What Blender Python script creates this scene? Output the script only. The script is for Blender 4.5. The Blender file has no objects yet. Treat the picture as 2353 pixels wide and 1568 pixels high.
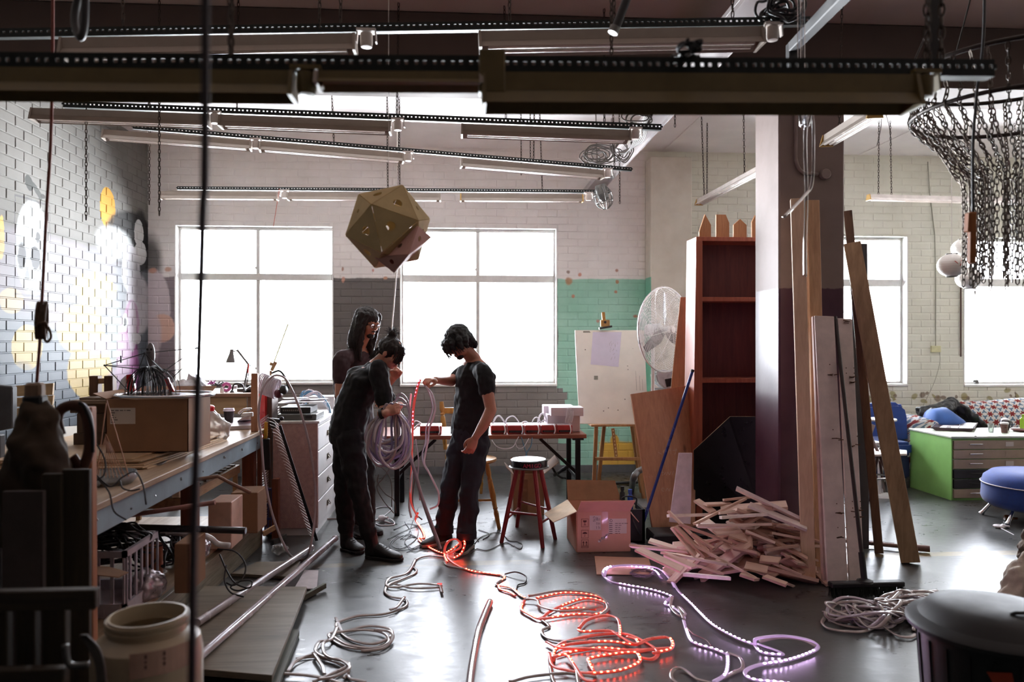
import bpy, bmesh, math, random
from math import sin, cos, pi, radians, sqrt, atan2
from mathutils import Vector as V, Matrix, noise as mnoise
random.seed(11)
S = bpy.context.scene
COL = S.collection
# ------------------------------------------------------------------ camera
FPX, CX, CY, EYE = 1750.0, 1176.5, 784.0, 1.55
YAW = math.atan(116.5/1750)
cam_data = bpy.data.cameras.new('camera'); cam = bpy.data.objects.new('camera', cam_data); COL.objects.link(cam)
cam.location = (0, 0, EYE); cam.rotation_euler = (pi/2, 0, -YAW)
cam_data.sensor_width = 36; cam_data.lens = FPX/2353*36; cam_data.clip_start = .05; cam_data.clip_end = 200
cam_data.dof.use_dof = True; cam_data.dof.focus_distance = 5.7; cam_data.dof.aperture_fstop = 2.0
S.camera = cam
# ------------------------------------------------------------------ world, exposure
SKY = 15.0
w = bpy.data.worlds.new('overcast'); S.world = w; w.use_nodes = True
wn = w.node_tree.nodes; wl = w.node_tree.links; wn.clear()
wo = wn.new('ShaderNodeOutputWorld'); wb = wn.new('ShaderNodeBackground'); wr = wn.new('ShaderNodeValToRGB')
tc = wn.new('ShaderNodeTexCoord'); sx = wn.new('ShaderNodeSeparateXYZ'); mp = wn.new('ShaderNodeMapRange')
wl.new(tc.outputs['Generated'], sx.inputs[0]); wl.new(sx.outputs['Z'], mp.inputs[0])
mp.inputs[1].default_value = -1; mp.inputs[2].default_value = 1
wl.new(mp.outputs[0], wr.inputs[0]); wl.new(wr.outputs[0], wb.inputs[0]); wl.new(wb.outputs[0], wo.inputs[0])
wr.color_ramp.elements[0].position = .46; wr.color_ramp.elements[0].color = (2.8, 2.95, 3.1, 1)  # ground half boosted above the sky to light the ceiling
wr.color_ramp.elements[1].position = .54; wr.color_ramp.elements[1].color = (.95, 1, 1.1, 1)
wb.inputs[1].default_value = SKY
S.view_settings.view_transform = 'Standard'; S.view_settings.look = 'None'
S.view_settings.exposure = 1.25; S.view_settings.gamma = 1; S.view_settings.use_curve_mapping = False
c = S.cycles
c.use_denoising = True; c.max_bounces = 9; c.diffuse_bounces = 6; c.glossy_bounces = 3; c.transmission_bounces = 6
c.transparent_max_bounces = 10; c.caustics_reflective = False; c.caustics_refractive = False
c.use_adaptive_sampling = True; c.adaptive_threshold = .03; c.sample_clamp_indirect = 60
# ------------------------------------------------------------------ geometry from the lens: rays to planes
def ray(px, py):
 a = px-CX
 return V((sin(YAW)*FPX+a*cos(YAW), cos(YAW)*FPX-a*sin(YAW), CY-py))
def onY(px, py, Y): d = ray(px, py); t = Y/d.y; return V((d.x*t, Y, EYE+d.z*t))
def onX(px, py, X): d = ray(px, py); t = X/d.x; return V((X, d.y*t, EYE+d.z*t))
def onZ(px, py, z=0.): d = ray(px, py); t = (z-EYE)/d.z; return V((d.x*t, d.y*t, z))
def lin(c):
 if isinstance(c, str):
  c = [int(c[i:i+2], 16)/255 for i in (0, 2, 4)]
 else: c = [x/255 for x in c]
 return tuple((x/12.92 if x <= .04045 else ((x+.055)/1.055)**2.4) for x in c)
# ------------------------------------------------------------------ mesh helpers
class MB:
 def __init__(s): s.v = []; s.f = []; s.m = []; s.M = Matrix(); s.mi = 0
 def add(s, vs, fs):
  b = len(s.v)
  s.v += [s.M @ V(p) for p in vs]
  for f in fs: s.f.append([b+i for i in f]); s.m.append(s.mi)
  return s
 def box(s, c, d, R=None):
  c = V(c); h = V(d)/2; vs = []
  for x in (-1, 1):
   for y in (-1, 1):
    for z in (-1, 1):
     p = V((x*h.x, y*h.y, z*h.z))
     vs.append(c+(R @ p if R else p))
  return s.add(vs, [(0,1,3,2),(4,6,7,5),(0,4,5,1),(2,3,7,6),(0,2,6,4),(1,5,7,3)])
 def bx(s, x0, x1, y0, y1, z0, z1): return s.box(((x0+x1)/2, (y0+y1)/2, (z0+z1)/2), (abs(x1-x0), abs(y1-y0), abs(z1-z0)))
 def bar(s, a, b, w, h, up=(0,0,1)):
  a = V(a); b = V(b); t = (b-a); L = t.length; t.normalize(); up = V(up)
  if abs(t.dot(up)) > .98: up = V((0,1,0))
  u = t.cross(up).normalized(); n = u.cross(t)
  R = Matrix((u, t, n)).transposed()
  return s.box((a+b)/2, (w, L, h), R)
 def hexa(s, p): # 8 corners: bottom 4, top 4
  return s.add(p, [(3,2,1,0),(4,5,6,7),(0,1,5,4),(1,2,6,5),(2,3,7,6),(3,0,4,7)])
 def slab(s, quad, th, n=None): # polygon of world points, thickness along n
  q = [V(p) for p in quad]
  if n is None: n = (q[1]-q[0]).cross(q[2]-q[0]).normalized()
  n = V(n); k = len(q)
  return s.add(q+[p+n*th for p in q], [tuple(range(k))[::-1], tuple(range(k, 2*k))]+[(i, (i+1) % k, k+(i+1) % k, k+i) for i in range(k)])
 def tube(s, pts, r, n=8, closed=False, flat=None, caps=True, up=(0,0,1)):
  pts = [V(p) for p in pts]; k = len(pts); vs = []
  if k < 2: return s
  rr = r if isinstance(r, (list, tuple)) else [r]*k
  prev = None
  for i in range(k):
   a = pts[(i-1) % k] if (closed or i > 0) else pts[0]; b = pts[(i+1) % k] if (closed or i < k-1) else pts[-1]
   t = (b-a)
   if t.length < 1e-9: t = V((0,0,1))
   t.normalize()
   if flat is not None:
    u = t.cross(V(up))
    if u.length < .05: u = prev or V((1,0,0))
    u.normalize(); prev = u
   else:
    if prev is None: u = t.cross(V((0,0,1)) if abs(t.z) < .9 else V((0,1,0))).normalized()
    else:
     u = prev-t*prev.dot(t)
     u = u.normalized() if u.length > 1e-6 else t.orthogonal().normalized()
    prev = u
   w_ = t.cross(u).normalized()
   fr = 1 if flat is None else flat
   for j in range(n):
    a_ = 2*pi*(j+.5)/n
    vs.append(pts[i]+u*cos(a_)*rr[i]+w_*sin(a_)*rr[i]*fr)
  fs = []
  for i in range(k if closed else k-1):
   for j in range(n):
    a = i*n+j; b = i*n+(j+1) % n; c_ = ((i+1) % k)*n+(j+1) % n; d = ((i+1) % k)*n+j
    fs.append((a, d, c_, b))
  if caps and not closed: fs.append(tuple(range(n))); fs.append(tuple(range((k-1)*n, k*n))[::-1])
  return s.add(vs, fs)
 def lathe(s, prof, c=(0,0,0), n=24, axis=(0,0,1), squash=1.0, caps=True):
  ax = V(axis).normalized(); u = ax.orthogonal().normalized()
  if abs(ax.z) > .99: u = V((1,0,0))
  w_ = ax.cross(u); c = V(c); vs = []; fs = []
  for r, z in prof:
   for j in range(n):
    a = 2*pi*j/n
    vs.append(c+u*cos(a)*r+w_*sin(a)*r*squash+ax*z)
  k = len(prof)
  for i in range(k-1):
   for j in range(n): fs.append((i*n+j, i*n+(j+1) % n, (i+1)*n+(j+1) % n, (i+1)*n+j))
  if caps:
   if prof[0][0] > 1e-4: fs.append(tuple(range(n))[::-1])
   if prof[-1][0] > 1e-4: fs.append(tuple(range((k-1)*n, k*n)))
  return s.add(vs, fs)
 def cyl(s, a, b, r, n=12, r2=None):
  a = V(a); b = V(b); L = (b-a).length
  return s.lathe([(r, 0), (r if r2 is None else r2, L)], a, n, (b-a))
 def loft(s, secs, n=14): # secs: (centre, u-vector, v-vector)
  vs = []; fs = []; k = len(secs)
  for c, u, v in secs:
   c = V(c); u = V(u); v = V(v)
   for j in range(n): a = 2*pi*j/n; vs.append(c+u*cos(a)+v*sin(a))
  for i in range(k-1):
   for j in range(n): fs.append((i*n+j, i*n+(j+1) % n, (i+1)*n+(j+1) % n, (i+1)*n+j))
  fs.append(tuple(range(n))[::-1]); fs.append(tuple(range((k-1)*n, k*n)))
  return s.add(vs, fs)
 def ball(s, c, r, R=None, n=14, m=8):
  if not isinstance(r, (tuple, list, V)): r = (r, r, r)
  c = V(c); vs = [c+(R @ V((0,0,-r[2])) if R else V((0,0,-r[2])))]; fs = []
  for i in range(1, m):
   a = pi*i/m-pi/2
   for j in range(n):
    b = 2*pi*j/n; p = V((r[0]*cos(a)*cos(b), r[1]*cos(a)*sin(b), r[2]*sin(a)))
    vs.append(c+(R @ p if R else p))
  vs.append(c+(R @ V((0,0,r[2])) if R else V((0,0,r[2]))))
  for j in range(n): fs.append((0, 1+(j+1) % n, 1+j))
  for i in range(m-2):
   for j in range(n): fs.append((1+i*n+j, 1+i*n+(j+1) % n, 1+(i+1)*n+(j+1) % n, 1+(i+1)*n+j))
  t = len(vs)-1
  for j in range(n): fs.append((1+(m-2)*n+j, 1+(m-2)*n+(j+1) % n, t))
  return s.add(vs, fs)
def spline(pts, n=8, closed=False):
 pts = [V(p) for p in pts]; k = len(pts); out = []
 for i in range(k if closed else k-1):
  p0 = pts[(i-1) % k] if closed or i > 0 else pts[0]*2-pts[1]
  p1 = pts[i]; p2 = pts[(i+1) % k]
  p3 = pts[(i+2) % k] if closed or i < k-2 else pts[-1]*2-pts[-2]
  for j in range(n):
   t = j/n
   out.append(.5*((2*p1)+(p2-p0)*t+(2*p0-5*p1+4*p2-p3)*t*t+(3*p1-p0-3*p2+p3)*t**3))
 if not closed: out.append(pts[-1])
 return out
ORG = {}
def org(o): return ORG.get(o.name, V((0,0,0))) if o else V((0,0,0))
def tag(o, label=None, cat=None, group=None, kind=None):
 if label: o['label'] = label
 if cat: o['category'] = cat
 if group: o['group'] = group
 if kind: o['kind'] = kind
 return o
def thing(name, label, cat, loc=(0,0,0), group=None, kind=None):
 o = bpy.data.objects.new(name, None); COL.objects.link(o); o.location = loc; o.empty_display_size = .05
 ORG[o.name] = V(loc)
 return tag(o, label, cat, group, kind)
def build(name, mb, m, parent=None, smooth=False, bevel=0, loc=None, label=None, cat=None, group=None, kind=None, auto=None):
 me = bpy.data.meshes.new(name)
 O = org(parent) if parent else V(loc if loc is not None else (sum((v for v in mb.v), V((0,0,0)))/max(1, len(mb.v))))
 if parent is None and loc is None: O.z = min(v.z for v in mb.v)
 me.from_pydata([tuple(v-O) for v in mb.v], [], mb.f)
 ms = m if isinstance(m, (list, tuple)) else [m]
 for q in ms: me.materials.append(q)
 if len(ms) > 1: me.polygons.foreach_set('material_index', mb.m)
 if bevel or auto:
  bm = bmesh.new(); bm.from_mesh(me)
  if auto: bmesh.ops.remove_doubles(bm, verts=bm.verts, dist=1e-5)
  if bevel: bmesh.ops.bevel(bm, geom=[e for e in bm.edges if len(e.link_faces) == 2 and e.calc_face_angle(0) > .5], offset=bevel, segments=1 if not smooth else 2, affect='EDGES')
  bm.to_mesh(me); bm.free()
 if smooth:
  me.polygons.foreach_set('use_smooth', [True]*len(me.polygons))
  if bevel or smooth == 2: me.set_sharp_from_angle(angle=radians(40))
 me.update()
 o = bpy.data.objects.new(name, me); COL.objects.link(o)
 if parent: o.parent = parent; ORG[o.name] = O
 else: o.location = O; ORG[o.name] = O
 return tag(o, label, cat, group, kind)
def remesh(o, vox=.006, smooth=3, disp=None):
 m = o.modifiers.new('r', 'REMESH'); m.mode = 'VOXEL'; m.voxel_size = vox; m.use_smooth_shade = True
 m = o.modifiers.new('s', 'SMOOTH'); m.factor = .5; m.iterations = smooth
 if disp:
  t = bpy.data.textures.new('folds', 'CLOUDS'); t.noise_scale = disp[1]; t.noise_depth = 1
  m = o.modifiers.new('d', 'DISPLACE'); m.texture = t; m.strength = disp[0]; m.mid_level = .5; m.texture_coords = 'LOCAL'
 dg = bpy.context.evaluated_depsgraph_get(); dg.update()
 me = bpy.data.meshes.new_from_object(o.evaluated_get(dg)); o.modifiers.clear(); o.data = me
 return o
def copy_tree(o, parent=None, loc=None, rz=None, name=None):
 c_ = o.copy(); COL.objects.link(c_)
 if parent: c_.parent = parent
 if loc is not None: c_.location = loc
 if rz is not None: c_.rotation_euler = (0, 0, rz)
 for ch in list(o.children): copy_tree(ch, c_)
 return c_
# ------------------------------------------------------------------ materials
class NT:
 def __init__(s, name):
  s.m = bpy.data.materials.new(name); s.m.use_nodes = True; s.t = s.m.node_tree; s.n = s.t.nodes; s.n.clear()
  s.out = s.n.new('ShaderNodeOutputMaterial'); s.b = s.n.new('ShaderNodeBsdfPrincipled'); s.L(s.b.outputs[0], s.out.inputs[0])
 def L(s, a, b): s.t.links.new(a, b)
 def set(s, inp, val):
  if hasattr(val, 'is_output') or isinstance(val, bpy.types.NodeSocket): s.L(val, inp)
  else:
   if inp.type == 'RGBA' and len(val) == 3: val = (*val, 1)
   inp.default_value = val
 def mix(s, f, a, b, mode='MIX'):
  n = s.n.new('ShaderNodeMix'); n.data_type = 'RGBA'; n.blend_type = mode
  s.set(n.inputs[0], f); s.set(n.inputs[6], a); s.set(n.inputs[7], b); return n.outputs[2]
 def math(s, op, a, b=0., c_=0., clamp=False):
  n = s.n.new('ShaderNodeMath'); n.operation = op; n.use_clamp = clamp
  s.set(n.inputs[0], a); s.set(n.inputs[1], b); s.set(n.inputs[2], c_); return n.outputs[0]
 def rng(s, v, a, b, c_=0., d=1., smooth=False):
  n = s.n.new('ShaderNodeMapRange'); s.set(n.inputs[0], v)
  if smooth: n.interpolation_type = 'SMOOTHSTEP'
  for i, q in zip((1,2,3,4), (a,b,c_,d)): s.set(n.inputs[i], q)
  return n.outputs[0]
 def coord(s, kind='Object', scale=(1,1,1), rot=(0,0,0)):
  if kind == 'World': o = s.n.new('ShaderNodeNewGeometry').outputs['Position']
  else: o = s.n.new('ShaderNodeTexCoord').outputs[kind]
  n = s.n.new('ShaderNodeMapping'); s.L(o, n.inputs[0]); n.inputs[3].default_value = scale; n.inputs[2].default_value = rot
  return n.outputs[0]
 def noise(s, co, scale=5, detail=4, rough=.55, dist=0):
  n = s.n.new('ShaderNodeTexNoise'); s.L(co, n.inputs[0]); n.inputs['Scale'].default_value = scale
  n.inputs['Detail'].default_value = detail; n.inputs['Roughness'].default_value = rough; n.inputs['Distortion'].default_value = dist
  return n.outputs[0]
 def bump(s, h, d=.3, dist=.01):
  n = s.n.new('ShaderNodeBump'); s.L(h, n.inputs['Height']); n.inputs['Strength'].default_value = d; n.inputs['Distance'].default_value = dist
  s.L(n.outputs[0], s.b.inputs['Normal'])
 def fin(s, col, rough=.6, metal=0., spec=.5):
  s.set(s.b.inputs['Base Color'], col); s.set(s.b.inputs['Roughness'], rough); s.b.inputs['Metallic'].default_value = metal
  s.b.inputs['Specular IOR Level'].default_value = spec
  return s.m
MATS = {}
def mat(name, col, rough=.6, metal=0., var=.12, scale=12, bump=.0, spec=.5, trans=0, emit=None, es=1, alpha=1, coord='Object', sheen=0, coat=0):
 if name in MATS: return MATS[name]
 t = NT(name); c0 = lin(col); co = t.coord(coord)
 nz = t.noise(co, scale, 4)
 f = t.rng(nz, .3, .7)
 ca = tuple(min(1, x*(1+var)) for x in c0); cb = tuple(x*(1-var*1.3) for x in c0)
 t.fin(t.mix(f, cb, ca), t.rng(nz, .2, .8, max(.02, rough-.07), min(1, rough+.07)), metal, spec)
 if bump: t.bump(t.noise(co, scale*6, 3), bump, .004)
 if trans: t.b.inputs['Transmission Weight'].default_value = trans
 if emit: t.b.inputs['Emission Color'].default_value = (*lin(emit), 1); t.b.inputs['Emission Strength'].default_value = es
 if alpha < 1: t.b.inputs['Alpha'].default_value = alpha
 if sheen: t.b.inputs['Sheen Weight'].default_value = sheen
 if coat: t.b.inputs['Coat Weight'].default_value = coat
 MATS[name] = t.m; return t.m
def wood(name, ca, cb, axis=2, rough=.6, scale=1., bump=.15, knots=True, coord='Object'):
 if name in MATS: return MATS[name]
 t = NT(name); sc = [14*scale]*3; sc[axis] = 1.1*scale
 co = t.coord(coord, tuple(sc)); n1 = t.noise(co, 2.2, 5, .6, .6); n2 = t.noise(co, 9, 3, .6)
 g = t.math('ADD', t.math('MULTIPLY', n1, .7), t.math('MULTIPLY', n2, .3))
 col = t.mix(t.rng(g, .35, .65), lin(ca), lin(cb))
 if knots:
  sk = [3.2*scale]*3; sk[axis] = 1.3*scale
  vo = t.n.new('ShaderNodeTexVoronoi'); t.L(t.coord(coord, tuple(sk)), vo.inputs[0]); vo.inputs['Scale'].default_value = 1.6
  col = t.mix(t.rng(vo.outputs[0], .03, .09, .75, 0), col, tuple(x*.35 for x in lin(cb)))
 t.fin(col, rough); t.bump(g, bump, .004); MATS[name] = t.m; return t.m
def glassy(name, tint=(255,255,255), refl=.08, dirt=.0):
 if name in MATS: return MATS[name]
 t = NT(name); t.n.remove(t.b)
 tr = t.n.new('ShaderNodeBsdfTransparent'); gl = t.n.new('ShaderNodeBsdfGlossy'); mx = t.n.new('ShaderNodeMixShader')
 tr.inputs[0].default_value = (*lin(tint), 1); gl.inputs['Roughness'].default_value = .03
 lw = t.n.new('ShaderNodeFresnel'); lw.inputs[0].default_value = 1.45
 t.L(lw.outputs[0], mx.inputs[0]); t.L(tr.outputs[0], mx.inputs[1]); t.L(gl.outputs[0], mx.inputs[2])
 o = mx.outputs[0]
 if dirt:
  df = t.n.new('ShaderNodeBsdfDiffuse'); m2 = t.n.new('ShaderNodeMixShader'); df.inputs[0].default_value = (.8,.8,.8,1)
  t.L(t.rng(t.noise(t.coord(), 9, 4), .3, .8, dirt*.5, dirt), m2.inputs[0]); t.L(o, m2.inputs[1]); t.L(df.outputs[0], m2.inputs[2]); o = m2.outputs[0]
 t.L(o, t.out.inputs[0]); MATS[name] = t.m; return t.m
# painted shapes on a wall plane: u along the wall, z up
def painter(name, uaxis, base_fn, shapes, rough_fn=None, bump=.2, gain=1., spec=.5):
 t = NT(name); co = t.coord('World'); sp = t.n.new('ShaderNodeSeparateXYZ'); t.L(co, sp.inputs[0])
 wob = t.noise(co, 3.5, 3); wob2 = t.noise(co, 22, 2)
 wv = t.math('ADD', t.math('MULTIPLY', t.math('SUBTRACT', wob, .5), .05), t.math('MULTIPLY', t.math('SUBTRACT', wob2, .5), .012))
 u = t.math('ADD', sp.outputs[uaxis], wv); z = t.math('ADD', sp.outputs[2], wv)
 col = base_fn(t, co, u, z)
 for sh in shapes:
  kind, u0, z0, ru, rz, ang, cc, soft, al = sh
  du = t.math('SUBTRACT', u, u0); dz = t.math('SUBTRACT', z, z0)
  if ang:
   ca, sa = cos(ang), sin(ang)
   du, dz = t.math('ADD', t.math('MULTIPLY', du, ca), t.math('MULTIPLY', dz, sa)), t.math('SUBTRACT', t.math('MULTIPLY', dz, ca), t.math('MULTIPLY', du, sa))
  a = t.math('DIVIDE', du, ru); b = t.math('DIVIDE', dz, rz)
  if kind == 'e': d = t.math('SQRT', t.math('ADD', t.math('MULTIPLY', a, a), t.math('MULTIPLY', b, b)))
  else: d = t.math('MAXIMUM', t.math('ABSOLUTE', a), t.math('ABSOLUTE', b))
  msk = t.rng(d, 1-soft, 1+soft*.5, al, 0, True)
  if kind == 'r': msk = t.math('MULTIPLY', msk, t.rng(d, 1-soft*2.2, 1-soft, 0, 1, True))
  col = t.mix(msk, col, lin(cc))
 dirt = t.noise(co, 1.3, 5, .6)
 col = t.mix(t.rng(dirt, .3, .75, .0, .16), col, lin((120,112,104)))
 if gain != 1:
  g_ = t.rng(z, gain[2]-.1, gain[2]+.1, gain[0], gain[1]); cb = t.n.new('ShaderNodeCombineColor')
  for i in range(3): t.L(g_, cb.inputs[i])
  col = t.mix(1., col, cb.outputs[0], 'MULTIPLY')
 t.fin(col, rough_fn(t, u, z) if rough_fn else .6, 0, spec)
 t.bump(t.noise(co, 60, 3), bump, .003)
 return t.m
# ================================================================== THE ROOM
XL, XR, YB, YF, ZC = -3.55, 8.4, 8.9, -9.0, 3.80
def win(x0, x1, y0, y1, tr0, tr1, mu0, mu1):
 a = onY(x0, y0, YB); b = onY(x1, y1, YB)
 return dict(x0=a.x, x1=b.x, z1=a.z, z0=b.z, t0=onY(mu0, tr1, YB).z, t1=onY(mu0, tr0, YB).z, m0=onY(mu0, 700, YB).x, m1=onY(mu1, 700, YB).x)
WINS = [win(402,766,518,880,627,643,583,592), win(919,1280,523,884,631,648,1094,1103),
  win(1730,2085,541,884,640,657,1905,1914), win(2214,2572,546,884,640,658,2388,2397)]
plX0 = onY(1483, 700, YB).x; plY = 8.65; plX1 = onY(1590, 700, plY).x
# floor -------------------------------------------------------------
def floor_mat():
 t = NT('polished_concrete'); co = t.coord('World'); sp = t.n.new('ShaderNodeSeparateXYZ'); t.L(co, sp.inputs[0])
 n1 = t.noise(co, .9, 6, .6, .4); n2 = t.noise(co, 6, 6, .65); n3 = t.noise(co, 38, 3)
 g = t.math('ADD', t.math('MULTIPLY', n1, .75), t.math('MULTIPLY', n2, .25))
 col = t.mix(t.rng(g, .35, .65), lin((52,53,52)), lin((80,81,80)))
 col = t.mix(t.rng(n3, .66, .78, 0, .12), col, lin((60,58,56)))
 # worn yellow line and saw-cut joint across the floor
 yy = t.math('ADD', sp.outputs[1], t.math('MULTIPLY', t.math('SUBTRACT', n2, .5), .02))
 line = t.math('MULTIPLY', t.rng(t.math('ABSOLUTE', t.math('SUBTRACT', yy, 5.32)), .045, .06, 1, 0), t.rng(n1, .5, .62, 0, .55))
 col = t.mix(line, col, lin((170,140,70)))
 jt = t.math('MULTIPLY', t.rng(t.math('ABSOLUTE', t.math('SUBTRACT', yy, 5.2)), .006, .01, 1, 0), t.rng(t.noise(co, 7, 2), .52, .56, 0, .9))
 col = t.mix(jt, col, lin((20,18,18)))
 sc_ = t.noise(t.coord('World', (1.,2.6,1.), (0,0,.5)), 7, 7, .72, .8)
 col = t.mix(t.rng(sc_, .52, .7, 0, .25), col, lin((112,110,106)))
 t.fin(col, t.rng(t.math('ADD', t.math('MULTIPLY', g, .4), t.math('MULTIPLY', sc_, .6)), .36, .64, .24, .42), spec=.85); t.bump(t.math('ADD', n2, t.math('MULTIPLY', n3, .3)), .12, .01)
 return t.m
mb = MB().bx(XL-.2, XR+.2, YF-.2, YB+.25, -.15, 0)
build('floor', mb, floor_mat(), loc=(0,0,0), label='grey polished concrete floor of the workshop', cat='floor', kind='structure')
# ceiling -----------------------------------------------------------
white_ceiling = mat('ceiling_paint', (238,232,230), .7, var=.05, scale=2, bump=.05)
mb = MB().bx(XL-.2, XR+.2, 5.45, YB+.25, ZC, ZC+.15)
ceil_o = build('ceiling', mb, white_ceiling, loc=(0,0,ZC), label='white painted ceiling of the workshop', cat='ceiling', kind='structure')
mb = MB()
for x in (-2.4, 0.0, 2.4, 4.8, 7.2):
 mb.bx(x-.02, x+.02, 5.72, YB-.01, ZC-.008, ZC)
build('joint_strip', mb, white_ceiling, ceil_o)
# beam --------------------------------------------------------------
beam_m = mat('beam_paint', (92,78,72), .75, var=.07, scale=3, bump=.05)
BZ = 3.36
mb = MB().bx(XL, XR, 5.22, 5.70, BZ, ZC)
build('beam', mb, beam_m, loc=(0,5.4,BZ), bevel=.01, label='deep pinkish concrete beam across the ceiling on the pillar', cat='beam', kind='structure')
build('ceiling', MB().bx(XL-.2, XR+.2, YF-.2, 5.45, ZC, ZC+.15), mat('shaded_ceiling_paint', (188,168,158), .7, var=.06, scale=2), loc=(0,0,ZC), label='shade-toned ceiling on the camera side of the deep beam', cat='ceiling', kind='structure')  # same ceiling, coloured darker in front of the beam for its shade
mb = MB().bx(XL, XR, .0, .5, BZ+.1, ZC)
build('beam', mb, beam_m, loc=(0,.2,BZ), bevel=.01, label='second concrete beam above the camera side of the room', cat='beam', kind='structure')
# bricks ------------------------------------------------------------
BH, BL, GAP = .086, .24, .008
def subtract(rects, hole):
 out = []
 hx0, hx1, hz0, hz1 = hole
 for (x0, x1, z0, z1, whole) in rects:
  if hx1 <= x0 or hx0 >= x1 or hz1 <= z0 or hz0 >= z1: out.append((x0, x1, z0, z1, whole)); continue
  if hx0 > x0: out.append((x0, hx0, z0, z1, False))
  if hx1 < x1: out.append((hx1, x1, z0, z1, False))
  a, b = max(x0, hx0), min(x1, hx1)
  if hz0 > z0: out.append((a, b, z0, hz0, False))
  if hz1 < z1: out.append((a, b, hz1, z1, False))
 return out
def brick_faces(mb, u0, u1, z0, z1, P): # P(u, z, proud) -> world
 e = .004; pr = .005
 o = [P(u0, z0, 0), P(u1, z0, 0), P(u1, z1, 0), P(u0, z1, 0)]; i = [P(u0+e, z0+e, pr), P(u1-e, z0+e, pr), P(u1-e, z1-e, pr), P(u0+e, z1-e, pr)]
 mb.add(o+i, [(4,5,6,7), (0,1,5,4), (1,2,6,5), (2,3,7,6), (3,0,4,7)])
def brick_wall(wall, umin, umax, holes, P, m, score, front):
 rects = []
 nz = int(ZC/BH)+1
 for r in range(nz):
  z0 = r*BH; z1 = min(z0+BH-GAP, ZC)
  if z1-z0 < .02: continue
  u = umin-(.12 if r % 2 else 0)
  while u < umax:
   a, b = max(u, umin), min(u+BL-GAP, umax)
   if b-a > .02:
    rs = [(a, b, z0, z1, abs(b-a-(BL-GAP)) < 1e-6 and abs(z1-z0-(BH-GAP)) < 1e-6)]
    for h in holes: rs = subtract(rs, h)
    rects += [q for q in rs if q[1]-q[0] > .012 and q[3]-q[2] > .012]
   u += BL
 whole = sorted([q for q in rects if q[4]], key=lambda q: -score((q[0]+q[1])/2, (q[2]+q[3])/2))[:300]
 ws = set(whole)
 g = MB(); brick_faces(g, -(BL-GAP)/2, (BL-GAP)/2, -(BH-GAP)/2, (BH-GAP)/2, front)
 me = bpy.data.meshes.new('brick'); me.from_pydata([tuple(v) for v in g.v], [], g.f); me.materials.append(m); me.update()
 for q in whole:
  o = bpy.data.objects.new('brick', me); COL.objects.link(o); o.parent = wall
  j = random.uniform(-.0015, .0015)
  o.location = P((q[0]+q[1])/2, (q[2]+q[3])/2, j)-org(wall)
  o.rotation_euler = (0, 0, 0)
 rest = MB()
 for q in rects:
  if q in ws: continue
  brick_faces(rest, q[0], q[1], q[2], q[3], lambda u, z, p, P=P, j=random.uniform(-.0015, .0015): P(u, z, p+(j if p else 0)))
 build('brickwork', rest, m, wall, kind='stuff')
def proj(p):
 d = V(p)-V((0,0,EYE)); f_ = V((sin(YAW), cos(YAW), 0)); r_ = V((cos(YAW), -sin(YAW), 0))
 z = d.dot(f_); return (CX+FPX*d.dot(r_)/z, CY-FPX*d.z/z, z)
# back wall paint: white above, grey and teal bands below, cream at the pillar's far side
def bz(py): return onY(1000, py, YB).z
def bxx(px): return onY(px, 784, YB).x
X1R, X2L, X2R = WINS[0]['x1'], WINS[1]['x0'], WINS[1]['x1']
def back_base(t, co, u, z):
 n = t.noise(co, 2.0, 5, .6)
 col = t.mix(t.rng(n, .3, .7), lin((226,222,220)), lin((240,236,235)))
 cream = t.mix(t.rng(n, .3, .7), lin((214,212,198)), lin((228,227,214)))
 col = t.mix(t.rng(u, plX0-.05, plX0+.05), col, cream)
 ztop = bz(640)
 below = t.rng(z, ztop+.008, ztop-.008)
 step = t.n.new('ShaderNodeTexWhiteNoise'); step.noise_dimensions = '1D'
 row = t.math('FLOOR', t.math('DIVIDE', z, BH)); t.L(row, step.inputs['W'])
 edge = t.math('ADD', bxx(1282), t.math('MULTIPLY', step.outputs[0], .16))
 grey = t.mix(t.rng(n, .3, .7), lin((90,86,85)), lin((102,98,96)))
 grey2 = t.mix(t.rng(n, .3, .7), lin((122,116,114)), lin((136,130,128)))
 greyc = t.mix(t.rng(z, bz(900), bz(880)), grey2, grey)
 teal = t.mix(t.rng(n, .3, .7), lin((136,190,170)), lin((168,212,196)))
 c2 = t.mix(t.rng(u, X2R+.0, X2R+.01), greyc, teal)
 low = t.math('LESS_THAN', z, bz(893))
 c3 = t.mix(t.math('GREATER_THAN', u, edge), greyc, teal)
 c2 = t.mix(low, c2, c3)
 c2 = t.mix(t.math('LESS_THAN', u, bxx(405)), c2, lin((132,122,128)))
 m1 = t.math('MULTIPLY', below, t.math('LESS_THAN', u, plX0+.002))
 return t.mix(m1, col, c2)
def E(px, py, rx, ry, c_, soft=.1, al=1., ang=0, k='e'): # ellipse on the back wall, measured off the view
 a = onY(px, py, YB); return (k, a.x, a.z, rx/196., ry/196., ang, c_, soft, al)
rb = random.Random(4)
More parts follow.
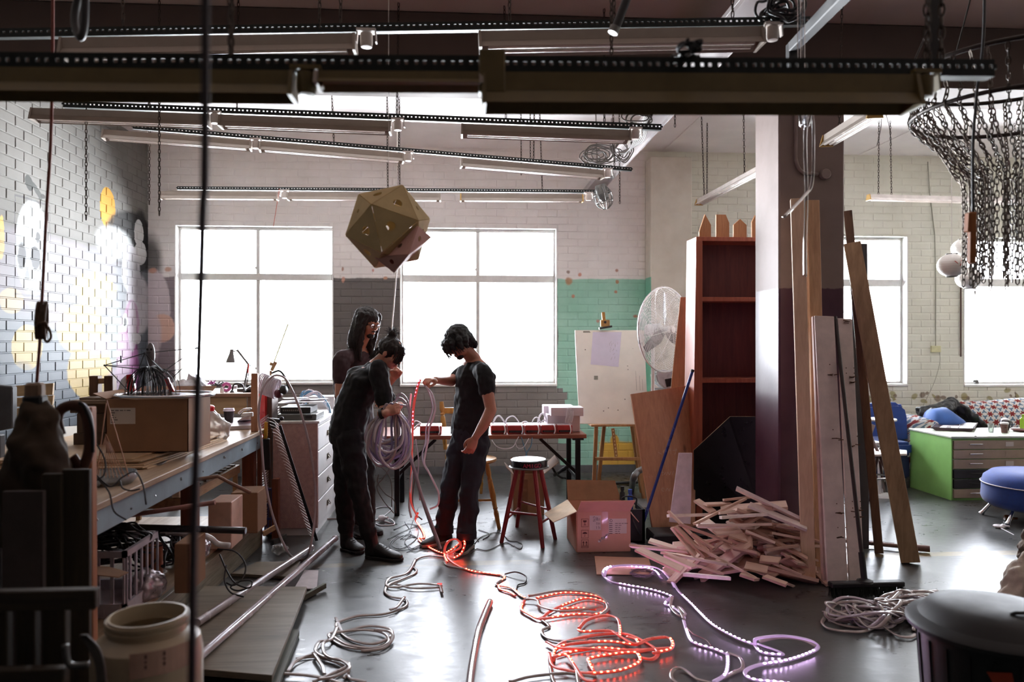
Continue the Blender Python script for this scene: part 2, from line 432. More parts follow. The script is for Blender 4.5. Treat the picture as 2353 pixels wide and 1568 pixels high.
bsh = [E(348,600,26,60,(30,30,32),.5,.85), E(352,700,38,80,(206,196,202),.08,.95), E(372,755,30,32,(222,184,166),.1,.95), E(345,770,26,60,(206,194,200),.2,.9),
 E(352,622,10,6,(196,140,112),.5,.8), E(386,620,8,6,(196,140,112),.5,.8),
 E(788,618,3,5,(150,90,60),.5,.8), E(857,622,2.5,4,(190,110,90),.5,.8), E(790,642,4,7,(200,150,130),.4,.9), E(885,640,5,4,(200,150,120),.4,.9),
 E(1306,625,5,4,(120,80,60),.5,.8), E(1308,645,9,10,(176,130,90),.4,.9), E(1333,631,4,5,(205,120,90),.5,.8), E(1415,624,4,4,(160,90,60),.5,.8),
 E(1417,649,5,5,(176,120,80),.4,.9), E(1318,680,4,5,(190,120,90),.5,.9), E(1414,672,4,4,(190,120,90),.5,.9), E(1459,728,6,4,(180,110,80),.5,.9), E(1374,738,5,4,(190,130,110),.5,.8)]
for _ in range(34):
 px = rb.uniform(1962, 2350); py = rb.gauss(912, 8)
 bsh.append(E(px, py, rb.uniform(3, 10), rb.uniform(3, 9), (158,148,98) if rb.random() < .7 else (120,100,80), .3, .85, rb.uniform(-1,1)))
bsh += [E(1420,1060,44,46,(226,170,40),.12,.9,0,'b'), E(1412,1012,10,14,(226,170,40),.3,.9)]
back_m = painter('back_wall_paint', 0, back_base, bsh, lambda t, u, z: .5)
th = .24
mb = MB(); z0s = 0
def wall_with_holes(mb, holes, a0, a1, P): # P(u0,u1,z0,z1) adds a box
 xs = sorted(set([a0, a1]+[h[0] for h in holes]+[h[1] for h in holes]))
 for i in range(len(xs)-1):
  if xs[i+1] <= a0 or xs[i] >= a1: continue
  hh = [h for h in holes if h[0] <= xs[i]+1e-6 and h[1] >= xs[i+1]-1e-6]
  if hh: P(xs[i], xs[i+1], 0, hh[0][2]); P(xs[i], xs[i+1], hh[0][3], ZC)
  else: P(xs[i], xs[i+1], 0, ZC)
holes = [(q['x0'], q['x1'], q['z0'], q['z1']) for q in WINS]
wall_with_holes(mb, holes, XL-.2, XR+.2, lambda a, b, c_, d: mb.bx(a, b, YB, YB+th, c_, d))
wb_o = build('wall_back', mb, back_m, loc=(0, YB, 0), label='painted brick back wall with four windows, white over grey and teal', cat='wall', kind='structure')
def scoreB(u, z):
 x, y, d = proj((u, YB, z))
 if not (340 < x < 2353 and 230 < y < 1085): return -1
 s = 1.
 if 1590 < x < 1945 and y > 480: s -= .8
 if y > 885 and x < 960: s -= .5
 if 1590 < x < 2353: s -= .15
 if 1480 < x < 1600: s -= .5
 if y < 345: s -= .5
 if 1960 < x and y > 920: s -= .6
 return s + .01*sin(u*7+z*5)
bh = holes+[(plX0, plX1, 0, ZC)]
brick_wall(wb_o, XL, XR, bh, lambda u, z, p: V((u, YB-p, z)), back_m, scoreB, lambda u, z, p: V((u, -p, z)))
# pilaster
mb = MB().bx(plX0, plX1, plY, YB, 0, ZC-.12)
def pil_mat():
 t = NT('pilaster_paint'); g = t.n.new('ShaderNodeNewGeometry'); sp = t.n.new('ShaderNodeSeparateXYZ'); t.L(g.outputs['Position'], sp.inputs[0])
 sn = t.n.new('ShaderNodeSeparateXYZ'); t.L(g.outputs['Normal'], sn.inputs[0]); co = t.coord('World')
 m1 = t.math('MULTIPLY', t.math('LESS_THAN', sp.outputs[2], bz(638)), t.math('LESS_THAN', sn.outputs[0], -.5))
 base = t.mix(t.rng(t.noise(co, 4, 5), .3, .7), lin((198,190,176)), lin((214,208,196)))
 t.fin(t.mix(m1, base, lin((122,184,160))), .6); t.bump(t.noise(co, 30, 4), .1, .004); return t.m
build('pillar', mb, pil_mat(), loc=((plX0+plX1)/2, plY, 0), bevel=.006, label='shallow cream plastered pier on the back wall behind the fan', cat='pillar', kind='structure')
# left wall with the mural -------------------------------------------
def LE(px, py, rx, ry, c_, soft=.1, al=1., ang=0, k='e'):
 a = onX(px, py, XL); b = onX(px-rx, py, XL); c2 = onX(px+rx, py, XL); e = onX(px, py-ry, XL)
 return (k, (b.y+c2.y)/2, a.z, abs(c2.y-b.y)/2, abs(e.z-a.z), ang, c_, soft, al)
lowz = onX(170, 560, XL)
def left_base(t, co, u, z):
 n = t.noise(co, 2.4, 5, .6)
 up = t.mix(t.rng(n, .3, .7), lin((128,126,121)), lin((140,138,134)))
 low = t.mix(t.rng(n, .35, .6), lin((128,137,145)), lin((158,158,162)))
 pink = t.mix(t.rng(t.noise(co, .9, 3), .45, .6), low, lin((156,146,152)))
 dark = t.mix(t.rng(z, onX(100,760,XL).z, onX(100,700,XL).z), lin((108,118,128)), pink)
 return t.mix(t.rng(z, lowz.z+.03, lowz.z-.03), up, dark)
lsh = [LE(246,478,18,48,(226,168,58),.03), LE(300,555,62,70,(44,44,46),.12,.95), LE(322,545,18,65,(38,38,40),.2,.9), LE(262,560,44,40,(236,240,240),.3,.9),
 LE(318,535,11,30,(240,242,242),.06), LE(322,582,14,26,(240,242,242),.06), LE(300,620,22,60,(242,242,246),.1), LE(318,700,30,70,(240,236,242),.15),
 LE(218,665,50,42,(238,222,150),.06,.9), LE(185,760,56,60,(240,212,130),.06,.95), LE(205,850,52,70,(240,204,110),.06,.95), LE(60,800,36,52,(240,210,130),.05,.95),
 LE(25,690,30,30,(240,206,140),.1,.6), LE(2,545,8,50,(240,200,110),.1,.9),
 LE(262,760,16,80,(176,186,186),.12,.9), LE(290,830,24,110,(222,180,212),.2,.9), LE(308,860,12,80,(196,110,180),.3,.9), LE(270,900,30,60,(216,180,206),.3,.8),
 LE(302,740,18,52,(214,150,196),.1,.7), LE(303,750,11,60,(236,224,234),.1,.9), LE(286,742,7,22,(245,245,246),.08), LE(286,741,3.2,10,(20,18,22),.15), LE(312,778,12,14,(240,234,236),.08),
 LE(73,570,40,110,(226,230,230),.08,.9), LE(73,570,41,112,(90,92,96),.03,.7,0,'r'), LE(48,588,10,32,(66,64,66),.25,.95), LE(80,592,12,28,(56,54,58),.15,.95), LE(86,545,5,14,(80,80,80),.2,.9),
 LE(62,640,6,24,(110,110,112),.3,.8), LE(74,652,26,10,(240,240,240),.3,.6), LE(66,420,9,20,(70,74,72),.08,.95,.5), LE(84,440,16,8,(74,78,76),.1,.9,-.7), LE(97,452,6,5,(60,60,60),.2,.9),
 LE(70,480,1.5,26,(110,110,110),.3,.6), LE(225,795,34,20,(214,200,214),.3,.8), LE(120,730,40,26,(214,200,206),.4,.7), LE(45,870,40,40,(150,162,174),.3,.6)]
left_m = painter('mural_paint', 1, left_base, lsh, lambda t, u, z: t.rng(z, lowz.z+.05, lowz.z-.05, .8, .6), gain=(.42,.68,lowz.z), spec=.15)  # paint toned down, more so below the band, to offset window light
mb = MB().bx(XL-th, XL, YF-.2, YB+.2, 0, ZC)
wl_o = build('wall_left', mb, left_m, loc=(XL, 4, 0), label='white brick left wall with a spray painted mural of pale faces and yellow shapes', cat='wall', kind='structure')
def scoreL(u, z):
 x, y, d = proj((XL, u, z))
 if u < 5.9 or not (0 < x < 345 and 190 < y < 930): return -1
 return (2-.1*d)
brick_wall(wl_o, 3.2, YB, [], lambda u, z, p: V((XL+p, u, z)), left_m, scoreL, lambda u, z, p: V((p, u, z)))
# right and front walls ----------------------------------------------
wallp = mat('plain_wall_paint', (196,190,180), .7, var=.08, scale=2, bump=.1, coord='World')
RW = []
mb = MB(); wall_with_holes(mb, RW, YF-.2, YB+.24, lambda a, b, c_, d: mb.bx(XR, XR+th, a, b, c_, d))
build('wall_right', mb, wallp, loc=(XR, 4, 0), label='cream right wall beyond the sofa area', cat='wall', kind='structure')
mb = MB().bx(XL-.2, XR+.2, YF-th, YF, 0, ZC)
build('wall_front', mb, mat('dim_wall', (50,44,40), .8, var=.1, scale=2), loc=(2, YF, 0), label='dark wall behind the camera side of the workshop', cat='wall', kind='structure')  # unseen end wall, set far back and dark to soak up light
# windows ------------------------------------------------------------
alu = mat('window_frame_grey', (214,213,210), .45, .3, var=.06, scale=20)
sillm = mat('white_reveal', (232,230,228), .6, var=.04, scale=8, bump=.05)
paneg = glassy('window_glass')
def portal(c_, sx_, sy_, rot):
 l = bpy.data.lights.new('window_portal', 'AREA'); l.shape = 'RECTANGLE'; l.size = sx_; l.size_y = sy_; l.cycles.is_portal = True
 o = bpy.data.objects.new('window_portal', l); COL.objects.link(o); o.location = c_; o.rotation_euler = rot
def window(i, q, T, labels):
 # q in (u,z), T maps (u, depth into wall, z) to world
 t_ = thing('window_%d' % i, labels, 'window', T((q['x0']+q['x1'])/2, .12, q['z0']), kind='structure')
 f = .035; x0, x1, z0, z1 = q['x0'], q['x1'], q['z0'], q['z1']; d0, d1 = .10, .15
 def bb(mb, a, b, c_, d, e0=d0, e1=d1):
  p = [T(a, e0, c_), T(b, e0, c_), T(b, e1, c_), T(a, e1, c_), T(a, e0, d), T(b, e0, d), T(b, e1, d), T(a, e1, d)]; mb.hexa(p)
 mb = MB(); bb(mb, x0, x1, z1-f, z1); bb(mb, x0, x1, z0, z0+f); bb(mb, x0, x0+f, z0+f, z1-f); bb(mb, x1-f, x1, z0+f, z1-f)
 build('frame', mb, alu, t_, bevel=.004)
 mb = MB(); bb(mb, x0+f, x1-f, q['t0'], q['t1'], .095, .155); build('transom', mb, alu, t_, bevel=.006)
 for a, b in ((z0+f, q['t0']), (q['t1'], z1-f)):
  mb = MB(); bb(mb, q['m0'], q['m1'], a, b, .10, .15); build('mullion', mb, alu, t_, bevel=.004)
  mb = MB(); bb(mb, q['m0']-.012, q['m0']+.012, a+(b-a)*.1, a+(b-a)*.1+.03, .088, .10); build('latch', mb, alu, t_)
 for a, b in ((x0+f, q['m0']), (q['m1'], x1-f)):
  for c_, d in ((z0+f, q['t0']), (q['t1'], z1-f)):
   mb = MB(); bb(mb, a, b, c_, d, .123, .127); build('pane', mb, paneg, t_)
 mb = MB(); bb(mb, x0, x1, z0-.02, z0+.008, -.02, .10); build('sill', mb, sillm, t_, bevel=.004)
 mb = MB(); bb(mb, x0-.001, x0+.012, z0+.008, z1, -.012, .10); build('reveal', mb, sillm, t_)
 mb = MB(); bb(mb, x1-.012, x1+.001, z0+.008, z1, -.012, .10); build('reveal', mb, sillm, t_)
 return t_
WL = ['four-pane window behind the desk lamp, nearest the mural', 'four-pane window behind the dark-haired man, beside the teal band',
 'four-pane window half hidden by the square pillar and leaning beams', 'four-pane window above the patterned sofa, behind the hanging chains']
for i, q in enumerate(WINS):
 window(i+1, q, lambda u, d, z: V((u, YB+d, z)), WL[i])
 portal(((q['x0']+q['x1'])/2, YB+.2, (q['z0']+q['z1'])/2), q['x1']-q['x0'], q['z1']-q['z0'], (-pi/2, 0, 0))
for i, (a, b, c_, d) in enumerate(RW):
 m_ = (a+b)/2; tz = c_+(d-c_)*.65
 window(5+i, dict(x0=a, x1=b, z0=c_, z1=d, t0=tz, t1=tz+.08, m0=m_-.02, m1=m_+.02), lambda u, dd, z: V((XR+dd, u, z)), 'window in the right wall beyond the sofa area')
 portal((XR+.2, m_, (c_+d)/2), b-a, d-c_, (pi/2, 0, pi/2))
# square pillar -------------------------------------------------------
def pillar_mat():
 t = NT('pillar_paint'); co = t.coord('World'); sp = t.n.new('ShaderNodeSeparateXYZ'); t.L(co, sp.inputs[0])
 z = t.math('ADD', sp.outputs[2], t.math('MULTIPLY', t.math('SUBTRACT', t.noise(co, 14, 2), .5), .03))
 zt = onY(1800, 662, 5.2).z
 n = t.noise(co, 5, 5)
 a = t.mix(t.rng(n, .3, .7), lin((132,115,110)), lin((144,126,121))); b = t.mix(t.rng(n, .3, .7), lin((74,44,60)), lin((88,56,70)))
 k = t.rng(z, zt-.004, zt+.004)
 bot = t.rng(z, .02, .16);
 col = t.mix(k, b, a)
 t.fin(col, t.rng(z, zt-.004, zt+.004, .38, .6)); t.bump(t.noise(co, 25, 4), .12, .005); return t.m
pA = onY(1790, 784, 5.22).x; pB = onY(1941, 784, 5.22).x
mb = MB().bx(pA, pB, 5.22, 5.66, 0, BZ)
PIL = build('pillar', mb, pillar_mat(), loc=((pA+pB)/2, 5.44, 0), bevel=.012, label='big square concrete pillar, pale above and dark plum below', cat='pillar', kind='structure')
cond = mat('painted_conduit', (150,134,130), .55)
mb = MB(); q = [onY(1832, 238, 5.2), onY(1829, 330, 5.2), onY(1830, 372, 5.2), onY(1845, 396, 5.2), onY(1880, 400, 5.2)]
q[0].z = BZ; q[0].x = q[1].x; mb.tube(spline(q, 6), .012, 8)
build('conduit', mb, cond, PIL, smooth=True)
mb = MB(); c0 = onY(1897, 400, 5.19); mb.cyl(c0+V((0,.03,0)), c0+V((0,-.012,0)), .036, 24); build('junction_box', mb, cond, PIL, bevel=.004)
# skirting
mb = MB().bx(XL, plX0, YB-.022, YB-.009, 0, .09); build('baseboard_back', mb, mat('grey_skirting', (96,96,98), .6), loc=(-1, YB, 0), label='low grey painted strip along the foot of the back wall', cat='baseboard', kind='structure')
# ================================================================== RAILS, BATTENS, CHAINS OVERHEAD
rail_m = mat('dark_slotted_steel', (44,48,47), .5, .6, var=.2, scale=30)
dark_rail = rail_m
chain_m = mat('rusty_chain', (74,64,58), .55, .7, var=.3, scale=60)
bat_m = mat('batten_enamel', (150,138,128), .45, var=.06, scale=14)
bat_y = mat('batten_yellowed', (112,96,58), .45, var=.1, scale=14)
tube_m = mat('unlit_tube', (190,178,170), .25, var=.02)
cap_m = mat('ochre_end_cap', (196,156,84), .5)
sock_m = mat('white_socket', (214,206,200), .4)
def link_chain(mb, a, b, pitch=.028, wire=.0028, wid=.011, seg=8):
 a = V(a); b = V(b); L = (b-a).length; n = max(1, int(L/pitch)); t = (b-a).normalized()
 u = t.orthogonal().normalized(); v = t.cross(u)
 for i in range(n):
  c_ = a+t*(L*(i+.5)/n); s_ = u if i % 2 else v
  h = pitch*.66
  pts = [c_+t*(h*cos(k*2*pi/seg))+s_*(wid*.62*sin(k*2*pi/seg)) for k in range(seg)]
  mb.tube(pts, wire, 4, closed=True)
def rail_mesh(a, b, h=.038, slot=.026, wire=.003):
 a = V(a); b = V(b); L = (b-a).length; t = (b-a).normalized(); up = V((0,0,1)); up = (up-t*up.dot(t)).normalized(); back = t.cross(up)
 if back.y < 0: back = -back
 mb = MB(); th_ = .003
 mb.bar(a+up*(h*.36), b+up*(h*.36), th_, h*.34, up); mb.bar(a-up*(h*.29), b-up*(h*.29), th_, h*.48, up)
 mb.bar(a-up*(h*.5)+back*(h*.42), b-up*(h*.5)+back*(h*.42), h*.84, th_, up)
 n = int(L/slot)
 for i in range(n+1):
  p = a+t*(i*L/n); w_ = slot*(.52 if i % 2 else .70)
  mb.bar(p-t*w_/2+up*(h*.06), p+t*w_/2+up*(h*.07), th_, h*.3, up)
 return mb
def hang(rail, p, zt, nm='chain', pitch=.028):
 mb = MB(); link_chain(mb, (p[0], p[1], p[2]+.02), (p[0]+random.uniform(-.03,.03), p[1], zt), pitch); build(nm, mb, chain_m, rail)
def batten(a, b, label, m, hh=.075, dd=.11, drop=.035, group=None, tubes=True, cap=bat_m):
 # a, b: rail points above the batten's ends; the batten hangs just below
 a = V(a)-V((0,0,drop)); b = V(b)-V((0,0,drop)); t = (b-a).normalized(); up = V((0,0,1)); up = (up-t*up.dot(t)).normalized(); sd = t.cross(up)
 T = thing('fluorescent_batten', label, 'light', (a+b)/2, group)
 def sec(pts, p0, p1, nm, mm, **k):
  mb = MB(); n = len(pts)
  vs = [p0+sd*x+up*z for x, z in pts]+[p1+sd*x+up*z for x, z in pts]
  mb.add(vs, [tuple(range(n)), tuple(range(n, 2*n))[::-1]]+[(i, i+n, (i+1) % n+n, (i+1) % n) for i in range(n)]); return build(nm, mb, mm, T, **k)
 w_ = dd/2
 sec([(-w_*.45, 0), (w_*.45, 0), (w_*.5, -hh*.55), (-w_*.5, -hh*.55)], a, b, 'housing', m)
 sec([(-w_*.5, -hh*.56), (w_*.5, -hh*.56), (w_, -hh*.98), (w_*.96, -hh), (w_*.46, -hh*.62), (-w_*.46, -hh*.62), (-w_*.96, -hh), (-w_, -hh*.98)], a, b, 'reflector', m)
 for s_, p in ((-1, a), (1, b)):
  sec([(-w_*.55, 0), (w_*.55, 0), (w_, -hh*1.02), (-w_, -hh*1.02)], p-t*.012*(s_ < 0), p+t*.012*(s_ > 0), 'end_cap', cap)
 if tubes:
  for s_ in (-.4, .4):
   mb = MB(); mb.cyl(a+t*.03+sd*s_*w_-up*hh*.82, b-t*.03+sd*s_*w_-up*hh*.82, .0125, 10); build('tube', mb, tube_m, T, smooth=2)
 return T
def socket(p, label, sock_m=None):
 sock_m = sock_m or MATS['white_socket']
 p = V(p); T = thing('cable_socket', label, 'socket', p, 'sockets under the lighting rails')
 mb = MB(); mb.lathe([(.0, -.062), (.024, -.06), (.028, -.045), (.028, 0), (.02, .004)], p-V((0,0,.03)), 16); build('socket_body', mb, sock_m, T, smooth=2)
 mb = MB(); mb.box(p-V((0,0,.018)), (.085, .05, .012));
 for s_ in (-1, 1): mb.bar(p+V((s_*.04,0,-.02)), p+V((s_*.044,0,-.07)), .006, .03, (0,1,0))
 build('bracket', mb, sock_m, T); return T
# rows measured off the view: (Y, rail px start, rail px end, rail height scale)
def rail_row(Y0, Y1, p0, p1, h, label, chains, ceiling):
 a = onY(p0[0], p0[1], Y0); b = onY(p1[0], p1[1], Y1)
 T = thing('slotted_rail', label, 'lighting rail', (a+b)/2); build('rail', rail_mesh(a, b, h), rail_m, T)
 for f in chains: hang(T, a.lerp(b, f), ceiling)
 def at(px):
  lo, hi = 0., 1.
  d = 1 if b.x > a.x else -1
  for _ in range(30):
   m_ = (lo+hi)/2
   if proj(a.lerp(b, m_))[0]*d < px*d: lo = m_
   else: hi = m_
  return a.lerp(b, lo)
 return T, at
# row 5, furthest
T5, at5 = rail_row(7.35, 7.35, (407,432), (1400,440), .030, 'thin slotted rail hanging lowest, furthest back in front of the windows', (.06, .5, .84), ZC)
batten(at5(372)+V((-.15,0,0)) if False else at5(408)-V((.15,0,0)), at5(636), 'batten on the furthest rail, its end nearest the mural', bat_m, .072, .08)
batten(at5(664), at5(1010)-V((.0,0,0)), 'batten on the furthest rail, partly behind the hanging cardboard polyhedron', bat_m, .072, .08)
batten(at5(1060), at5(1337), 'batten on the furthest rail, above the right half of the second window', bat_m, .072, .08, cap=cap_m)
socket(at5(655), 'white cable socket on the furthest rail near the mural end'); socket(at5(1352), 'white cable socket at the far right end of the furthest rail')
# row 4, skewed
T4, at4 = rail_row(5.95, 6.55, (305,291), (1452,389), .030, 'slotted rail hanging askew, second from the back, sloping down to the cable tangle', (.03, .37, .78, .96), ZC)
batten(at4(306)-V((.20,.02,0)), at4(575), 'batten at the mural end of the skewed rail, its tube tray open below', bat_m, .07, .10)
batten(at4(600), at4(925), 'middle batten on the skewed rail', bat_m, .07, .10)
batten(at4(1062), at4(1383), 'batten at the tangled-cable end of the skewed rail', bat_m, .07, .10)
for px in (588, 938, 1396): socket(at4(px), 'white cable socket on the skewed rail, %s' % {588:'nearest the mural', 938:'in the middle', 1396:'by the cable tangle'}[px])
# row 3
T3, at3 = rail_row(5.1, 5.1, (145,239), (1520,292), .038, 'long slotted rail hanging just past the beam, its free end above the cable tangle', (.04, .28, .545, .73, .9), ZC if False else BZ+.44)
for o in T3.children:
 pass
batten(at3(146)-V((.18,0,0)), at3(478), 'grey batten at the mural end of the rail just past the beam', bat_m, .078, .11)
batten(at3(510), at3(895), 'middle batten on the rail just past the beam, above the polyhedron', bat_m, .078, .11)
batten(at3(1064), at3(1444), 'batten on the rail just past the beam, its end by the cable tangle', bat_m, .078, .11)
for px in (494, 914, 1460): socket(at3(px), 'white cable socket on the rail just past the beam, %s' % {494:'nearest the mural', 914:'above the polyhedron', 1460:'by the cable tangle'}[px])
# row 2
T2, at2 = rail_row(3.45, 3.45, (-40,76), (1862,47), .036, 'high slotted rail in shadow right under the dark beam face', (.16, .415, .62, .75, .9), ZC)
batten(at2(-260) if False else at2(-40)-V((.6,0,0)), at2(130)-V((.3,0,0)), 'batten in deep shadow at the far left of the high rail', bat_m, .085, .12)
batten(at2(150), at2(812), 'long dim batten on the high rail, left of its twin tubes', bat_m, .085, .12)
batten(at2(1105), at2(1742), 'batten on the high rail with two pinkish bare tubes', bat_m, .085, .13)
socket(at2(842), 'socket between the two battens of the high rail'); socket(at2(1775), 'big square-looking socket at the right end of the high rail')
# row 1, nearest
T1, at1 = rail_row(2.2, 2.2, (-60,140), (2285,156), .048, 'nearest slotted rail, dark and out of focus, crossing the whole view', (.235, .93), BZ+.44)
batten(at1(-60)-V((.5,0,0)), at1(668), 'out-of-focus olive batten on the nearest rail, left part', bat_y, .075, .10, drop=.028, tubes=False, cap=bat_y)
batten(at1(735), at1(1100)+V((.0,0,0)), 'short batten behind the nearest rail, middle', bat_y, .04, .10, drop=.028, tubes=False)
batten(at1(1115), at1(2090), 'big out-of-focus olive batten on the nearest rail, over the pillar', bat_y, .098, .12, drop=.03, cap=bat_y, tubes=False)
socket(at1(705), 'yellowed socket hanging from the nearest rail, left of the middle', bat_y); socket(at1(2122), 'yellowed box socket on the nearest rail beside the chain chandelier', bat_y)
mb = MB(); p = at1(1130); mb.box(p-V((0,.01,.03)), (.075, .05, .125)); build('bracket', mb, bat_y, T1, bevel=.004)
# battens by the right-hand windows
def lone_batten(p0, Y0, p1, Y1, label, chains, cap=cap_m, hh=.06):
 a = onY(p0[0], p0[1], Y0); b = onY(p1[0], p1[1], Y1)
 T = batten(a+V((0,0,.035)), b+V((0,0,.035)), label, bat_m if not label.startswith('white') else sock_m, hh, .09, cap=cap)
 for f in chains: hang(T, a.lerp(b, f)+V((0,0,-.02)), ZC)
 return T
lone_batten((1606,458), 7.6, (1800,352), 5.9, 'white batten with ochre caps slanting above the picket tops', (.08, .6))
lone_batten((1997,447), 7.5, (2420,458), 7.5, 'white batten hanging level above the window between pillar and chains', (.05, .12, .8))
SB = lone_batten((1900,310), 4.9, (2010,240), 4.0, 'batten slanting away behind the pillar top with two loose wires', (.3,), hh=.075)
mb = MB()
for k, (x1, x2) in enumerate(((2026, 2015), (2030, 2048))):
 mb.tube(spline([onY(x1, 244, 4.02), onY((x1+x2)/2+4, 290, 4.05), onY(x2, 335, 4.05)], 5), .0018, 5)
build('loose_wire', mb, chain_m, SB)
# stray hanging chains
for i, (x, y0, y1, Y, lab) in enumerate(((198,250,505,5.1,'thin chain hanging free from the rail in front of the mural'), (366,200,495,5.0,'chain hanging free near the wall corner'),
 (344,285,470,6.1,'faint chain hanging by the wall corner beside a longer chain'), (889,290,440,6.6,'doubled chain above the cardboard polyhedron'),
 (917,300,435,6.9,'thin chain dropping to the furthest rail above the polyhedron'), (1197,300,402,7.2,'short loose chain above the second window'), (1218,240,366,7.0,'loose chain dropping beside a short one above the second window'),
 (1423,395,468,7.0,'chain end hanging free right of the cage lamp'), (1551,229,292,5.8,'short chain stub near the white ceiling duct'), (1625,335,450,7.7,'chain holding the slanting batten above the pickets'),
 (735,0,60,3.45,'chain in the dark above the high rail, left of the middle'), (1405,75,125,3.1,'rusty chain just right of the black bar'), (533,0,125,2.4,'out-of-focus chain in the dark left corner of the ceiling'))):
 a = onY(x, y0, Y); b = onY(x+random.uniform(-3,3), y1, Y)
 if x != 198: a.z = ZC if not 5.2 < Y < 5.72 else BZ
 mb = MB(); link_chain(mb, b, a, .026); build('hanging_chain', mb, chain_m, loc=b, label=lab, cat='chain')
# long white duct on the ceiling, running in depth
duct_m = mat('white_duct', (170,162,162), .5, var=.05)
a = onY(1345, 440, 8.85);
mb = MB(); zc_ = a.z
mb.bx(a.x-.02, a.x+.17, -3.0, 8.88, zc_, zc_+.035)
D = build('cable_duct', mb, duct_m, loc=(a.x, 4, zc_), bevel=.004, label='long white cable duct running under the beams to the back wall', cat='duct')
mb = MB(); mb.bx(a.x-.02, a.x-.01, -3.0, 8.88, zc_-.03, zc_); mb.bx(a.x+.16, a.x+.17, -3.0, 8.88, zc_-.03, zc_)
build('lip', mb, duct_m, D)
mb = MB()
for y in (0, 2.6, 5.45, 7.6): mb.bx(a.x+.06, a.x+.09, y, y+.03, zc_+.03, BZ if y in (5.45,) else ZC)
build('hanger', mb, duct_m, D)
# cable tangles hanging off the duct
cab = mat('grey_cable', (96,90,86), .5)
def tangle(c_, n, rx, rz, label, seed, r=.005, ry=.08, m=None, name='cable_tangle'):
 rr = random.Random(seed); mb = MB(); c_ = V(c_)
 for i in range(n):
  ph = rr.uniform(0, 6.28); k = rr.uniform(.5, 1); pts = []
  o = V((rr.uniform(-.3,.3)*rx, rr.uniform(-1,1)*ry, rr.uniform(-.3,.3)*rz))
  for j in range(9):
   t_ = ph+j*2*pi/9; pts.append(c_+o+V((cos(t_)*rx*k, rr.uniform(-.4,.4)*ry, sin(t_)*rz*k*rr.uniform(.7, 1.1))))
  mb.tube(spline(pts, 4, True), r, 5, closed=True)
 return mb
T_ = thing('cable_tangle', 'tangle of grey cables looped over the duct above the cage lamp', 'cables', onY(1395, 340, 6.6))
for i, (cx, cy, rx, ry) in enumerate(((1385,355,.17,.10), (1425,345,.10,.12), (1465,275,.10,.07), (1370,360,.13,.07))):
 build('cable_loop', tangle(onY(cx, cy, 6.6 if i != 2 else 5.4), 5, rx, ry, '', i), cab, T_, smooth=True)
mb = MB()
for k in range(6):
 mb.tube(spline([onY(1415+k*2, 350, 6.6), onY(1440+k*4, 350-k*3, 6.3), onY(1470+k*2, 300+k*4, 5.8), onY(1484+k*3, 262, 5.5)], 6), .006, 5)
build('cable_run', mb, cab, T_, smooth=True)
tag(build('cable_tangle', tangle(onY(1795, 25, 3.45), 9, .09, .07, '', 9, .007), mat('black_cable', (34,32,34), .45), smooth=True), 'dark knot of cables above the right end of the high rail', 'cables')
tag(build('cable_tangle', tangle(onY(1570, 124, 2.2), 5, .04, .012, '', 12, .005), MATS['black_cable'], smooth=True), 'small dark knot of cables lying on the nearest rail', 'cables')
# thick black cable loop at the upper left
mb = MB(); mb.tube(spline([onY(188, -40, 2.4), onY(172, 30, 2.4), onY(175, 70, 2.38), onY(186, 86, 2.36), onY(194, 50, 2.36), onY(196, -40, 2.36)], 6), .011, 8)
build('cable', mb, MATS['black_cable'], smooth=True, label='thick black cable hanging in a loop at the upper left', cat='cable')
# cage lamp
T_ = thing('cage_lamp', 'old cage lamp hanging under the cable tangle by the second window', 'lamp', onY(1385, 405, 7.0))
c_ = onY(1383, 440, 7.0); steel = mat('dull_steel', (120,120,118), .35, .8, var=.15)
dv = V((.25, 0, -1)).normalized(); u_ = V((1,0,.25)).normalized(); v_ = V((0,1,0))
mb = MB(); mb.lathe([(.02, -.16), (.05, -.13), (.055, -.02), (.05, 0)], c_-dv*.06, 12, -dv); build('lamp_head', mb, steel, T_, smooth=2)
mb = MB()
for k in range(8):
 a_ = k*pi/4; mb.tube(spline([c_-dv*.05+(u_*cos(a_)+v_*sin(a_))*.045, c_+dv*.03+(u_*cos(a_)+v_*sin(a_))*.085, c_+dv*.12+(u_*cos(a_)+v_*sin(a_))*.075, c_+dv*.17+(u_*cos(a_)+v_*sin(a_))*.02], 4), .004, 5)
for d, r_ in ((.03,.085), (.10,.08)): mb.tube([c_+dv*d+(u_*cos(k*pi/8)+v_*sin(k*pi/8))*r_ for k in range(16)], .004, 5, closed=True)
build('cage', mb, steel, T_, smooth=True)
mb = MB(); mb.ball(c_+dv*.04, (.045,.045,.05)); build('bulb', mb, mat('dark_bulb', (60,58,56), .15, coat=1), T_, smooth=True)
mb = MB(); mb.tube(spline([c_-dv*.2, onY(1372, 410, 7.), onY(1362, 395, 7.), onY(1350, 380, 7.)], 5), .007, 6); mb.tube([c_-dv*.18, V((c_.x-.06, 7., ZC))], .006, 6); mb.tube(spline([c_-dv*.15, onY(1408, 410, 7.), onY(1404, 380, 6.8)], 5), .006, 6)
build('cord', mb, cab, T_, smooth=True)
# black bar and steel strut
mb = MB(); mb.tube([onY(1412, 72, 2.9), onY(1462, -60, 2.9)], .017, 12); o = build('black_bar', mb, MATS['black_cable'], smooth=2, label='short black bar with a steel foot slanting down from the ceiling', cat='bar')
mb = MB(); mb.tube([onY(1408, 76, 2.9), onY(1414, 62, 2.9)], .02, 12); build('foot', mb, steel, o, smooth=2)
